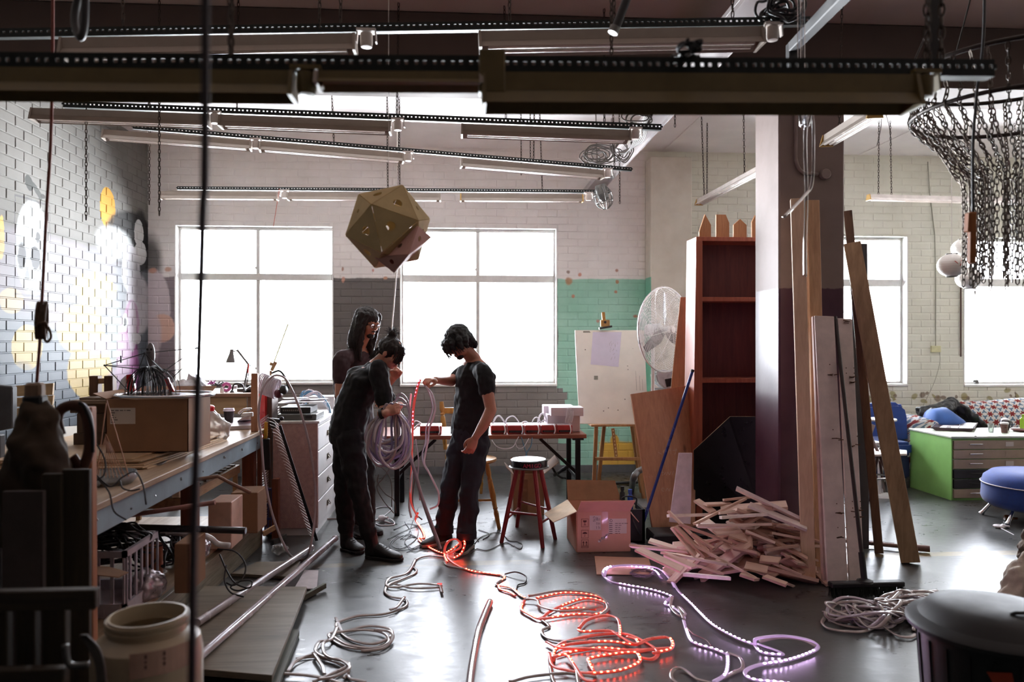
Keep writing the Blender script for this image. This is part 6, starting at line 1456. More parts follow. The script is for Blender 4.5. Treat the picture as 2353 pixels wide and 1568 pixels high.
# silver machine below the fan
T_ = thing('small_heater', 'rounded white appliance with a dark window under the fan', 'appliance', V((onY(1522, 1000, 7.3).x, 7.3, 0)))
mb = MB(); mb.slab([onY(x, y, 7.3) for x, y in ((1507,860),(1512,880),(1530,896),(1552,890),(1556,862),(1545,853),(1515,850))], .25, (0,1,0)); build('shell', mb, mat('pearl_plastic', (206,206,212), .3), T_, bevel=.015, smooth=True)
mb = MB(); mb.slab([onY(x, y, 7.295) for x, y in ((1528,872),(1532,890),(1550,886),(1550,868))], .01, (0,1,0)); build('dark_window', mb, blackm, T_)
mb = MB(); p = onY(1530, 890, 7.45); mb.bx(p.x-.12, p.x+.1, 7.3, 7.6, 0, onY(1530, 896, 7.3).z); build('pedestal', mb, mat('grey_plinth', (128,122,116), .7), T_)
mb = MB(); mb.tube(spline([onY(1484, 1075, 7.0), onY(1465, 1085, 7.0), onY(1455, 1102, 7.0), onZ(1452, 1125, .02)], 5), .03, 10); build('bent_pipe', mb, mat('zinc_pipe', (130,132,134), .35, .4), smooth=True, label='bent grey pipe at the foot of the leaning plywood', cat='pipe')
mb = MB(); mb.tube([onZ(1398, 1112, .02), onZ(1500, 1106, .02)], .016, 8); build('black_tube', mb, blackm, smooth=True, label='black tube lying on the floor behind the carton', cat='tube')
# tool box of bottles and clutter behind the carton
T_ = thing('tool_tray', 'black tote tray of bottles and rags between the carton and the plywood', 'tray', onZ(1450, 1240, 0))
y0_ = 5.75; a = onY(1418, 1240, y0_); b = onY(1482, 1240, y0_); mb = MB(); zt_ = onY(1450, 1172, y0_).z
mb.bx(a.x, b.x, y0_, y0_+.02, .002, zt_); mb.bx(a.x, b.x, y0_+.28, y0_+.3, .002, zt_); mb.bx(a.x, a.x+.02, y0_, y0_+.3, .002, zt_); mb.bx(b.x-.02, b.x, y0_, y0_+.3, .002, zt_); mb.bx(a.x, b.x, y0_, y0_+.3, .002, .02); build('tray_body', mb, blackm, T_)
mb = MB(); mb.tube(spline([onY(1428, 1160, 5.9), onY(1430, 1145, 5.9), onY(1445, 1141, 5.9), onY(1462, 1146, 5.9), onY(1461, 1162, 5.9)], 6), .006, 6); mb.tube([onY(1428, 1158, 5.9), V((onY(1428,1158,5.9).x, 5.9, zt_-.02))], .006, 6); mb.tube([onY(1461, 1160, 5.9), V((onY(1461,1158,5.9).x, 5.9, zt_-.02))], .006, 6); build('carry_handle', mb, blackm, T_, smooth=True)
for px, py, r_, m_, lab_ in ((1430, 1121, .02, blackm, 'black bottle standing in the tote tray'), (1448, 1128, .022, mat('blue_bottle', (30,80,190), .25), 'blue capped bottle standing in the tote tray')):
 p = onY(px, py, 5.95); mb = MB(); zb = .025; mb.lathe([(0,0),(r_,0),(r_,p.z-zb-.04),(r_*.6,p.z-zb-.03),(r_*.6,p.z-zb-.02),(r_*.75,p.z-zb-.02),(r_*.75,p.z-zb+.01),(0,p.z-zb+.01)], V((p.x, 5.95, zb)), 14); build('bottle', mb, m_, smooth=2, label=lab_, cat='bottle')
mb = MB(); mb.slab([onY(1430, 1205, 5.8), onY(1475, 1212, 5.8), onY(1482, 1168, 6.0), onY(1455, 1160, 6.0), onY(1432, 1168, 5.95)], .004); build('rag', mb, mat('dirty_rag', (176,160,140), .9, bump=.4), label='paint-spotted rag hanging over the tote tray', cat='rag')
mb = MB(); mb.tube(spline([onY(1450, 1178, 5.7), onY(1456, 1200, 5.6), onZ(1476, 1240, .01)], 5), .006, 6); build('screwdriver', mb, steel, smooth=True, label='thin metal tool leaning on the tote tray', cat='tool')
mb = MB(); mb.ball(onZ(1450, 1252, .012), (.05,.035,.012), n=16, m=8); build('soap_dish', mb, mat('white_dish', (206,206,210), .3), smooth=True, label='small white dish on the floor beside the shipping carton', cat='dish')
# leaning plywood sheets, bookcase ---------------------------------------
plyr = wood('red_plywood', (206,150,114), (180,124,92), 2, .55, .8, .06)
def lean(pts, label, m, th_=.015, cat='board', name='plywood_board', bevel=.0015):
 # pts: (px, py, Y) corners in order; the sheet gets its thickness away from the camera
 q = [onY(x, y, Y) if Y else onZ(x, y, .001) for x, y, Y in pts]
 n_ = (q[1]-q[0]).cross(q[2]-q[0]).normalized()
 if n_.y < 0: n_ = -n_
 mb = MB(); mb.slab(q, th_, n_); return build(name, mb, m, bevel=bevel, label=label, cat=cat)
lean([(1503,1238,0), (1598,1225,0), (1598,884,6.35), (1450,906,6.05)], 'tapered plywood sheet with chalk writing leaning on the tall bookcase', plyr)
PLY = bpy.data.objects['plywood_board']
q = [onZ(1503,1238,.001), onZ(1598,1225,.001), onY(1598,884,6.35), onY(1450,906,6.05)]; np_ = (q[1]-q[0]).cross(q[3]-q[0]).normalized()
if np_.y > 0: np_ = -np_
def onply(px, py, off=.0025): d = ray(px, py); o = V((0,0,EYE)); t_ = (q[0]-o).dot(np_)/d.dot(np_); return o+d*t_+np_*off
chalk = mat('chalk', (214,196,180), .9)
def scrawl(lines, mapf, r, m, parent, name='chalk_writing'):
 mb = MB()
 for l in lines:
  if len(l) > 1: mb.tube(spline([mapf(x, y) for x, y in l], 4), r, 4)
 build(name, mb, m, parent)
scrawl([[(1553,1030),(1552,1042),(1549,1044)],[(1545,1036),(1556,1034)],[(1541,1030),(1541,1044)],[(1541,1037),(1537,1034),(1535,1043)],[(1531,1038),(1526,1035),(1524,1040),(1529,1043)],[(1520,1044),(1512,1040)],
  [(1548,1082),(1544,1092)],[(1541,1084),(1538,1092),(1534,1085),(1531,1093)],[(1529,1086),(1525,1092)],[(1522,1080),(1522,1094)],[(1517,1086),(1525,1086)],[(1505,1095),(1506,1096)],[(1498,1095),(1499,1096)],[(1491,1096),(1492,1097)],[(1484,1096),(1485,1097)],
  [(1540,1122),(1537,1129),(1533,1122),(1530,1129)],[(1527,1125),(1522,1122),(1520,1127),(1525,1130)],[(1512,1128),(1513,1129)],[(1506,1128),(1507,1129)],[(1500,1129),(1501,1130)]], onply, .0012, chalk, PLY)
lean([(1538,930,6.62), (1590,925,6.62), (1603,683,6.72), (1564,683,6.72)], 'narrow stained plywood strip standing between the fan and the bookcase', wood('stained_strip', (196,140,104), (164,120,86), 2))
o = bpy.data.objects['plywood_board.001'] if 'plywood_board.001' in bpy.data.objects else None
# extend it to the floor
q2 = [onY(1538,930,6.62), onY(1590,925,6.62)]; mb = MB(); mb.slab([V((q2[0].x-.06, 6.56, 0)), V((q2[1].x-.02, 6.56, 0)), q2[1], q2[0]], .015, (0,1,0)); build('lower_end', mb, MATS['stained_strip'], o)
bcm = wood('bookcase_red', (176,98,70), (146,76,54), 2, .5); bci = wood('bookcase_back', (110,50,44), (86,38,36), 2, .6, 1, .05, False)
Yc0 = 6.15; Yc1 = 6.42
T_ = thing('bookcase', 'tall reddish open bookcase behind the pillar', 'bookcase', V((onY(1680, 1200, Yc0).x, Yc0, 0)))
bx0_, bx1_ = onY(1600, 800, Yc0).x, onY(1755, 800, Yc0).x+.2; zt_ = onY(1680, 545, Yc0).z
mb = MB().bx(bx0_, bx1_, Yc1-.012, Yc1, .02, zt_-.02); build('back_panel', mb, bci, T_)
mb = MB(); mb.bar((onY(1590, 1200, Yc0).x+.012, Yc0+.13, 0), (bx0_+.012, Yc0+.13, zt_), .026, .27, (0,1,0)); build('side_panel', mb, bcm, T_, bevel=.002)
mb = MB().bx(bx1_-.02, bx1_, Yc0, Yc1, 0, zt_); build('side_panel', mb, bcm, T_, bevel=.002)
mb = MB().bx(bx0_, bx1_, Yc0-.004, Yc1, zt_-.035, zt_); build('top', mb, bcm, T_, bevel=.002)
mb = MB().bx(bx0_-.004, bx0_+.05, Yc0-.008, Yc0, .05, zt_-.036); build('face_strip', mb, bcm, T_, bevel=.002)
for py in (683, 870, 1060): z_ = onY(1680, py, Yc0).z; mb = MB().bx(bx0_, bx1_-.02, Yc0, Yc1-.012, z_-.036, z_); build('shelf', mb, bcm, T_, bevel=.002)
mb = MB().bx(bx0_, bx1_, Yc0+.01, Yc0+.03, .0, .08); build('plinth', mb, bcm, T_)
pkt = wood('picket_wood', (190,136,92), (156,106,68), 2)
for i, (x0, x1, yt, shape) in enumerate(((1607,1634,492,'slant'), (1646,1676,493,'clip'), (1686,1716,503,'point'), (1728,1760,494,'left'))):
 Y = Yc0+.12; a = onY(x0, 546, Y).x; b = onY(x1, 546, Y).x; z1 = onY(x0, yt, Y).z; zs = z1-.09; m_ = (a+b)/2; zb = zt_+.0005
 pl = {'slant': [(a,zb),(b,zb),(b,zs),((a+b)/2+.0,z1),(a,zb+.06)], 'clip': [(a,zb),(b,zb),(b,z1-.07),(b-.03,z1),(a,z1)], 'point': [(a,zb),(b,zb),(b,zs+.04),(m_,z1),(a,zs+.04)], 'left': [(a,zb),(b,zb),(b,z1),(a+.03,z1),(a,zs+.03)]}[shape]
 mb = MB(); mb.slab([(x, Y, z) for x, z in pl], .025, (0,1,0)); build('picket', mb, pkt, bevel=.002, label='picket offcut on the bookcase, %s' % {'slant':'with a long slanted tip, furthest from the pillar', 'clip':'flat-topped with one clipped corner', 'point':'short with a centred point', 'left':'half hidden by the pillar'}[shape], cat='picket', group='picket offcuts on the bookcase')
# black cut-corner board, pink-lit white board, in front
q = [(1590,1240,0), (1760,1240,0), (1760,958,6.1), (1678,958,6.1), (1592,1040,6.0)]
qq = [onZ(1594,1215,.001), onZ(1765,1215,.001), onY(1765,958,6.08), onY(1678,958,6.08), onY(1594,1036,6.06)]
nn = (qq[1]-qq[0]).cross(qq[2]-qq[0]).normalized(); nn = nn if nn.y > 0 else -nn
mb = MB(); mb.slab([p for p in qq], .003, nn); mb.mi = 0; o = build('black_board', mb, mat('black_laminate', (28,27,28), .3), loc=qq[0], label='big black board with one corner cut off leaning on the bookcase', cat='board')
mb = MB(); mb.slab([p+nn*.0032 for p in qq], .011, nn); build('ply_core', mb, ply, o)
lean([(1538,1200,5.72), (1587,1205,5.72), (1591,1041,5.78), (1560,1041,5.78)], 'narrow white curved board glowing pink beside the black board', mat('white_melamine', (236,222,228), .4), .012, 'board', 'melamine_board')
mb = MB(); a_, b_ = onZ(1467, 1236, .008), onY(1592, 850, 6.0); mb.tube([a_, b_], .012, 10); o = build('blue_pole', mb, mat('blue_enamel', (36,52,130), .25, coat=.4), smooth=2, loc=a_, label='blue broom pole leaning on the edge of the bookcase', cat='pole')
mb = MB(); mb.tube([a_.lerp(b_, .985), a_.lerp(b_, 1.0)], .014, 10); build('end_cap', mb, blackm, o, smooth=2)
# black box behind the woodpile
mb = MB(); mb.bx(onY(1480,1240,5.9).x, onY(1600,1240,5.9).x, 5.6, 5.85, .001, .10); build('black_case', mb, blackm, bevel=.01, label='low black case on the floor at the foot of the leaning plywood', cat='case')
# woodpile ------------------------------------------------------------
offm = [wood('offcut_a', (236,208,194), (214,180,166), 0, .7, .8), wood('offcut_b', (222,186,170), (194,156,140), 0, .7, .8), wood('offcut_c', (244,224,212), (226,198,184), 0, .75, .8), mat('primed_offcut', (240,226,222), .6)]
def offlabel(c_, L, w_, yaw, pitch, m):
 sh = ['tan', 'reddish', 'pale', 'white-painted'][offm.index(m)]; x = proj(c_)[0]; dz = -sin(pitch)*(1 if cos(yaw) >= 0 else -1)
 sl = 'rising to the pillar' if dz > .12 else 'dipping to the pillar' if dz < -.12 else 'lying level'
 return '%s %s %s offcut %s, %s in the pile, %s' % (sh, 'long' if L > .42 else 'short' if L < .3 else 'middling', 'wide' if w_ > .075 else 'narrow', sl,
  'high' if c_[2] > .3 else 'midway' if c_[2] > .14 else 'lowest', 'by the carton' if x < 1590 else 'by the beams' if x > 1740 else 'centre')
def plank(c_, L, w_, th_, yaw, pitch, roll, m, end=0, name='wood_offcut', label=None, group='timber offcuts in the pile', holes=0):
 rr2 = random.Random(int(c_[0]*999+c_[1]*77+L*55))
 e = (rr2.uniform(-.4,.4)*w_ if end == 0 else end*w_)
 h = L/2; pts = [(-h, -w_/2), (h-max(0,e), -w_/2), (h+min(0,e), w_/2), (-h+rr2.uniform(0,.3)*w_, w_/2)]
 if end == 9: pts = [(-h, -w_/2), (h-w_, -w_/2), (h, 0), (h-w_*.9, w_/2), (-h, w_/2)]
 me = bpy.data.meshes.new(name); k = len(pts)
 vs = [(x, y, -th_/2) for x, y in pts]+[(x, y, th_/2) for x, y in pts]
 me.from_pydata(vs, [], [tuple(range(k))[::-1], tuple(range(k, 2*k))]+[(i, (i+1) % k, k+(i+1) % k, k+i) for i in range(k)]); me.materials.append(m)
 bm = bmesh.new(); bm.from_mesh(me); bmesh.ops.bevel(bm, geom=bm.edges[:], offset=.0015, segments=1, affect='EDGES'); bm.to_mesh(me); bm.free()
 o = bpy.data.objects.new(name, me); COL.objects.link(o); o.location = c_; o.rotation_euler = (roll, pitch, yaw)
 return tag(o, label or offlabel(c_, L, w_, yaw, pitch, m), 'offcut', group)
def plank2(p0, p1, w_, th_, m, roll=0, label=None, end=0):
 p0 = V(p0); p1 = V(p1); d = p1-p0; L = d.length; yaw = atan2(d.y, d.x); pitch = -math.asin(d.z/L)
 return plank((p0+p1)/2, L, w_, th_, yaw, pitch, roll, m, end, label=label)
# placed ones, from the view: (px0, py0, z0, px1, py1, z1, width, material, label)
def PZ(px, py, z): return onZ(px, py, z)
big = [
((1690,1122,5.0),(1862,1205,4.85),.075,3,'long white painted plank with nail holes lying across the top of the timber pile'),
((1720,1160,4.95),(1855,1215,4.8),.06,3,None),
((1535,1186,5.0),(1640,1183,5.05),.05,3,'white board tip jutting out of the pile towards the black board'),
((1536,1175,4.98),(1640,1280,4.75),.03,2,None), ((1545,1212,4.85),(1600,1280,4.72),.045,2,None), ((1552,1210,4.83),(1625,1283,4.7),.05,1,None), ((1590,1228,4.8),(1640,1262,4.7),.04,1,None),
((1595,1205,4.9),(1712,1147,5.1),.04,1,'reddish batten slanting up across the upper front of the timber pile'),
((1600,1208,4.8),(1775,1206,4.85),.055,2,'curved white-edged plank lying level across the front of the pile'),
((1650,1180,4.95),(1765,1168,5.0),.06,2,None), ((1655,1190,4.9),(1768,1182,4.9),.06,3,None), ((1620,1160,5.05),(1680,1158,5.1),.05,1,None), ((1700,1165,5.05),(1800,1188,5.0),.06,2,None),
((1560,1205,4.85),(1685,1250,4.75),.07,1,None), ((1640,1225,4.8),(1700,1218,4.85),.07,2,None), ((1710,1222,4.8),(1778,1250,4.75),.075,2,'offcut with a round knot hole on the front right of the pile'), ((1675,1225,4.82),(1720,1240,4.78),.09,0,None),
((1570,1240,4.8),(1738,1330,4.5),.035,0,'long narrow batten sliding down the middle front of the pile'), ((1448,1255,4.95),(1580,1268,4.7),.04,0,'thin batten pointing out of the pile towards the shipping carton'),
((1490,1242,4.95),(1555,1262,4.9),.07,2,None), ((1520,1270,4.85),(1672,1298,4.6),.045,2,None), ((1465,1262,4.85),(1570,1312,4.55),.06,1,None), ((1530,1275,4.8),(1600,1306,4.6),.05,0,None),
((1570,1320,4.5),(1680,1330,4.4),.075,3,'wide pinkish-white board lying flat at the front of the pile'), ((1600,1300,4.6),(1665,1320,4.5),.05,1,None), ((1680,1260,4.7),(1750,1275,4.65),.11,1,None), ((1745,1285,4.65),(1795,1290,4.6),.08,1,None),
((1755,1265,4.75),(1830,1255,4.8),.07,1,None), ((1770,1225,4.85),(1850,1240,4.85),.05,0,None), ((1780,1210,4.9),(1855,1222,4.9),.05,0,None), ((1790,1300,4.6),(1840,1322,4.55),.09,1,None), ((1755,1325,4.5),(1810,1345,4.4),.06,1,None),
((1710,1300,4.6),(1765,1312,4.55),.08,1,None), ((1700,1320,4.5),(1745,1335,4.45),.07,1,None), ((1800,1270,4.8),(1845,1300,4.7),.08,0,None), ((1600,1150,5.15),(1640,1178,5.0),.05,1,None), ((1660,1150,5.1),(1735,1142,5.15),.05,1,None)]
for i, (a, b, w_, mi, lab_) in enumerate(big):
 p = onY(a[0], a[1], a[2]); r_ = onY(b[0], b[1], b[2]); p.z = max(p.z, .015); r_.z = max(r_.z, .015)
 plank2(p, r_, w_, .016 if mi != 3 else .02, offm[mi], random.uniform(-.35,.35) if lab_ is None else random.uniform(-.6,-.1), lab_)
o = bpy.data.objects['wood_offcut'];
mb = MB()
# fill of the heap: cone of offcuts
ctr = V((onZ(1690, 1280, 0).x+.0, 4.98, 0)); rr = random.Random(17)
for i in range(80):
 f_ = rr.random()**.7; a_ = rr.uniform(0, 2*pi); R_ = .60*f_; zmax = .47*(1-f_)
 c_ = V((ctr.x+R_*cos(a_)*.98, ctr.y+R_*sin(a_)*.42, .016+rr.uniform(.25, 1)*zmax))
 if c_.y > 5.16 and c_.x > pA-.3: c_.y = 5.0
 L = rr.uniform(.24, .6)*(1-.3*f_)
 yaw = rr.gauss(0, .7);
 pit = rr.gauss(.0, .22)+ (.35*f_ if cos(a_) > 0 else -.35*f_)*1.0
 c_.z = max(c_.z, .012+abs(sin(pit))*L/2)
 if c_.x+L/2*abs(cos(yaw)) > pA+.05 and c_.y+L/2*abs(sin(yaw)) > 5.2: yaw = rr.uniform(-.15,.15)
 plank(c_, L, rr.uniform(.045,.11), rr.uniform(.014,.024), yaw, pit, rr.gauss(0,.25), offm[rr.choice((0,0,1,1,2,3))])
# boards and beams leaning on the pillar ------------------------------------
beam1 = wood('leaning_beam', (222,180,142), (184,142,110), 2, .6, .7)
def beamb(name, px0, py0, Y0, px1, py1, Y1, w_, d_, m, label, cat='beam', bevel=.004, up=(0,1,0)):
 a = onY(px0, py0, Y0); b = onY(px1, py1, Y1);
 mb = MB(); mb.bar(a, b, w_, d_, up); return build(name, mb, m, bevel=bevel, loc=b if b.z < a.z else a, label=label, cat=cat)
def foot(px, Y): p = onY(px, 1000, Y); return V((p.x, Y, 0))
def lbar(name, pxt, pyt, Yt_, pxb, Yb_, w_, d_, m, label, cat='beam', tilt=None):
 a = onY(pxt, pyt, Yt_); b = foot(pxb, Yb_); b.z = d_*.5*abs(a.y-b.y)/max(.1, (a-b).length)+.002; mb = MB(); up = (0,1,0) if tilt is None else tilt
 mb.bar(a, b, w_, d_, up); return build(name, mb, m, bevel=.003, loc=b, label=label, cat=cat)
lbar('timber_beam', 1831, 458, 5.10, 1858, 4.78, .085, .05, wood('pale_beam', (236,206,178), (214,180,150), 2, .6, .8), 'pale timber beam leaning flat against the pillar front, leftmost one', tilt=(.35,1,0))
lbar('timber_beam', 1866, 462, 5.13, 1886, 4.90, .085, .05, beam1, 'browner timber beam paired behind the pale one on the pillar', tilt=(.1,1,0))
whp = mat('white_painted_plank', (226,208,202), .6, var=.1, scale=12, bump=.1)
P1 = lbar('painted_plank', 1893, 727, 4.98, 1924, 4.66, .135, .02, whp, 'wide white painted plank with screw marks leaning left of the broom')
P2 = lbar('painted_plank', 1940, 733, 4.99, 1968, 4.68, .10, .02, whp, 'narrower white painted plank leaning right of the broom handle')
P3 = lbar('painted_plank', 1874, 728, 5.0, 1898, 4.70, .05, .03, mat('pinkish_plank', (206,176,168), .6), 'thin pinkish plank behind the wide white one')
def marks(o, x_, ys, Y):
 mb = MB(); rr = random.Random(int(x_))
 for y in ys:
  for k in range(3): p = onY(x_+rr.uniform(-10,10), y+rr.uniform(-3,3), Y-.012-.0); mb.box(p, (.035, .002, .006), Matrix.Rotation(rr.uniform(-.2,.2), 3, 'Y'))
 for y in ys:
  for dx in (-10, 8): mb.ball(onY(x_+dx, y-22, Y-.012), (.004,.002,.004), n=8, m=5)
 build('screw_marks', mb, mat('rust_brown', (96,66,46), .8), o, kind='stuff')
def plY_(a_top, a_bot, py, pyt): f_ = (py-pyt)/(1325-pyt); return a_top+(a_bot-a_top)*f_
for y in (860, 1010, 1180, 1235): marks(P1, 1910+(y-727)*.05, [y], plY_(4.98, 4.66, y, 727)-.01)
for y in (740, 868, 880, 1025, 1175, 1190): marks(P2, 1948+(y-733)*.047, [y], plY_(4.99, 4.68, y, 733)-.01)
a = onY(1952, 640, 5.9);
lbar('timber_beam', 1958, 560, 5.62, 2092, 5.1, .12, .07, wood('grey_brown_beam', (176,146,114), (140,112,84), 2, .6, .7), 'long heavy beam leaning diagonally off the right side of the pillar', tilt=(.5,1,0))
q0 = bpy.data.objects[-1] if False else None
lbar('timber_beam', 1948, 485, 5.66, 2020, 5.35, .06, .03, wood('dark_beam', (116,86,64), (88,64,48), 2), 'darker thin beam leaning behind the diagonal one', tilt=(.5,1,0))
lbar('timber_board', 1975, 560, 5.72, 1978, 5.5, .12, .02, mat('dark_grey_board', (62,60,66), .4), 'dark board edge standing behind the diagonal beam by the window')
mb = MB(); a_ = onZ(1905, 1240, .03); b_ = onZ(2136, 1262, .03); mb.cyl(a_, b_, .015, 12); build('metal_tube', mb, mat('brown_metal_tube', (120,96,92), .3, .5), smooth=2, label='brown metal tube lying on the floor behind the diagonal beam foot', cat='tube')
mb = MB(); mb.cyl(b_.lerp(a_, .22), b_+V((.001,0,0)), .024, 14); build('sleeve', mb, MATS['brown_metal_tube'], bpy.data.objects['metal_tube'], smooth=2)
mb = MB(); mb.bar(onZ(1880, 1232, .008), onZ(2055, 1250, .008), .02, .012); build('flat_strip', mb, mat('dark_plum_strip', (72,54,56), .5), label='flat dark strip lying beside the brown metal tube', cat='strip')
# broom
T_ = thing('broom', 'wide push broom with dark green bristles standing against the pillar planks', 'broom', onZ(1990, 1352, 0))
hY = 4.62; hx0, hx1 = onY(1901, 1340, 4.5).x, onY(2068, 1340, 4.5).x
zb = .06
mb = MB().bx(hx0, hx1, 4.44, 4.50, zb, zb+.03); build('head', mb, mat('black_broom_wood', (30,30,34), .5), T_, bevel=.006)
mb = MB(); rr = random.Random(2)
for k in range(900):
 x = rr.uniform(hx0+.003, hx1-.003); y = rr.uniform(4.445, 4.495); dx = rr.gauss(0,.006)+(.03 if x > hx1-.03 else 0); dy = rr.gauss(0,.008)
 w_ = .0013; mb.add([(x-w_,y,zb), (x+w_,y,zb), (x+dx+w_,y+dy,.002), (x+dx-w_,y+dy,.002)], [(0,1,2,3)])
build('bristles', mb, mat('dark_green_bristle', (30,40,34), .7), T_, kind='stuff')
mb = MB(); a_ = V((onY(1981, 1330, 4.5).x, 4.47, zb+.03)); b_ = onY(1919, 728, 5.0); mb.tube([a_, a_.lerp(b_, .45), b_], .0125, 10); build('handle', mb, mat('dark_brown_handle', (52,40,40), .4), T_, smooth=2)
mb = MB(); mb.tube([a_-V((0,0,.01)), a_.lerp(b_, .1)], .019, 12); mb.lathe([(.05,0),(.045,.012),(.02,.02),(0,.02)], a_-V((0,0,.004)), 16); build('ferrule', mb, blackm, T_, smooth=2)
# ================================================================== RIGHT SIDE: LOUNGE
blue = mat('royal_blue_fabric', (36,66,142), .9, var=.12, scale=30, bump=.1, sheen=.3)
blued = mat('navy_fabric', (30,44,84), .9, var=.1, sheen=.2)
# blue armchair
Ya = 7.9; T_ = thing('armchair', 'blue upholstered armchair by the back wall beyond the folding chair', 'armchair', V((onY(2030, 1090, Ya).x, Ya, 0)))
def rounded(pts_px, Y, th_, m, T, nm, bevel=.03):
 mb = MB(); mb.slab([onY(x, y, Y) for x, y in pts_px], th_, (0,1,0)); return build(nm, mb, m, T, bevel=bevel, smooth=True)
rounded([(1966,940),(1990,930),(2040,925),(2070,926),(2082,935),(2088,960),(2091,1018),(1960,1018)], Ya+.35, .14, blue, T_, 'backrest', .04)
a = onY(1955, 1020, Ya-.15); b = onY(2092, 1020, Ya-.15)
mb = MB().bx(a.x, b.x, Ya-.2, Ya+.36, onY(2030,1042,Ya).z, onY(2030,1012,Ya).z); build('seat', mb, blue, T_, bevel=.03, smooth=True)
mb = MB().bx(a.x+.02, b.x-.02, Ya-.18, Ya+.36, .10, onY(2030,1042,Ya).z); build('base', mb, blued, T_, bevel=.02, smooth=True)
for x in (a.x+.08, b.x-.08):
 for y in (Ya-.14, Ya+.3): mb = MB(); mb.cyl((x,y,0), (x,y,.11), .018, 10); build('leg', mb, blackm, T_)
# folding chair
Yfc = 6.65; fcm = wood('brown_chair_wood', (104,76,68), (80,56,50), 2, .35, 1, .03, False)
T_ = thing('folding_chair', 'brown folding chair with white seat pad between pillar and cabinet', 'chair', V((onY(2010, 1140, Yfc).x, Yfc, 0)))
def pole(pts, r, m, T, nm): mb = MB(); mb.tube(pts, r, 8); return build(nm, mb, m, T, smooth=True)
pole(spline([onZ(2062, 1152, 0), onY(2035, 1080, 6.55), onY(2000, 1000, 6.75), onY(1985, 965, 6.85), onY(1974, 950, 6.88), onY(1964, 958, 6.88)], 5), .014, fcm, T_, 'frame')
pole([onZ(1996, 1152, 0), onY(2016, 1052, 6.6), onY(2030, 1015, 6.8), onY(2046, 965, 6.95)], .014, fcm, T_, 'leg'); pole([onZ(2032, 1135, 0), onY(2022, 1060, 6.8)], .013, fcm, T_, 'leg'); pole([onZ(2010, 1125, 0), onY(1985, 1060, 6.9)], .013, fcm, T_, 'leg')
mb = MB(); mb.slab([onY(1973,985,6.75), onY(2005,998,6.72), onY(2012,978,6.78), onY(1978,965,6.8)], .012, (0,1,0)); build('back_slat', mb, fcm, T_, bevel=.003)
sz_ = onY(2040, 1046, 6.5).z
mb = MB(); mb.slab([onZ(1981, 1040, sz_), onZ(2010, 1050, sz_), onZ(2084, 1048, sz_), onZ(2084, 1040, sz_), onZ(2020, 1034, sz_)], .02, (0,0,1)); build('seat', mb, mat('cream_pad', (222,210,206), .5), T_, bevel=.005)
mb = MB(); mb.tube([onY(1985, 1090, 6.6), onY(2035, 1092, 6.55)], .008, 6); mb.tube([onY(1985, 1104, 6.7), onY(2040, 1100, 6.7)], .008, 6); build('stretcher', mb, chrome, T_)
mb = MB(); c_ = onY(2025, 967, 7.35); mb.lathe([(0,0),(.14,0),(.145,.01),(.14,.02),(0,.02)], c_, 28); mb.cyl((c_.x, c_.y, .03), c_, .018, 10); mb.lathe([(0,0),(.13,0),(.12,.02),(0,.03)], (c_.x, c_.y, 0), 24); build('side_table', mb, mat('white_table', (224,222,222), .4), smooth=2, loc=(c_.x, c_.y, 0), label='small round white side table between armchair and folding chair', cat='table')
mb = MB(); c_ = onY(1962, 1018, 7.45); mb.bx(c_.x-.1, c_.x+.22, 7.3, 7.6, c_.z-.01, c_.z+.02)
for x in (c_.x-.08, c_.x+.2):
 for y in (7.32, 7.56): mb.bx(x-.012, x+.012, y, y+.024, 0, c_.z)
build('white_stool', mb, MATS['white_table'], loc=(c_.x, 7.3, 0), label='low white stool glimpsed behind the folding chair', cat='stool')
# plan chest ----------------------------------------------------------
green = mat('green_enamel', (150,206,116), .4, var=.06, scale=6); taupe = mat('taupe_drawer', (166,146,126), .45, var=.06); charc = mat('charcoal_drawer', (46,44,46), .45)
Yg0 = onZ(2186, 1151, 0).y; Yg1 = onZ(2091, 1120, 0).y; gx0 = onZ(2186, 1151, 0).x; hT = onY(2186, 1003, Yg0).z
gb = onZ(2091, 1120, 0); A_ = V((gx0, Yg0, 0)); B_ = V((gb.x, gb.y, 0)); rt = V((gx0+1.35, Yg0-.02, 0)); bt = B_+(rt-A_)
T_ = thing('plan_chest', 'green-sided plan chest with shallow drawers in front of the sofa', 'cabinet', A_)
def up(p, z): return V((p.x, p.y, z))
mb = MB(); mb.slab([A_+V((0,0,.0)), B_, up(B_,hT-.02), up(A_,hT-.02)], .012, (1,0,0)); build('side_panel', mb, green, T_, bevel=.002)
mb = MB(); mb.add([up(p, z) for z in (.0, hT-.021) for p in (A_+V((.013,.012,0)), rt+V((0,.012,0)), bt, B_+V((.013,0,0)))], [(3,2,1,0),(4,5,6,7),(0,1,5,4),(1,2,6,5),(2,3,7,6),(3,0,4,7)]); build('body', mb, green, T_)
mb = MB(); mb.slab([up(A_,hT-.02)+V((-.01,-.015,0)), up(rt,hT-.02)+V((0,-.015,0)), up(bt,hT-.02), up(B_,hT-.02)+V((-.01,0,0))], .02, (0,0,1)); build('top', mb, mat('pale_green_top', (206,214,196), .35), T_, bevel=.003)
ys = [(1013,1033),(1035,1055),(1057,1078),(1080,1100),(1102,1123),(1125,1145)]
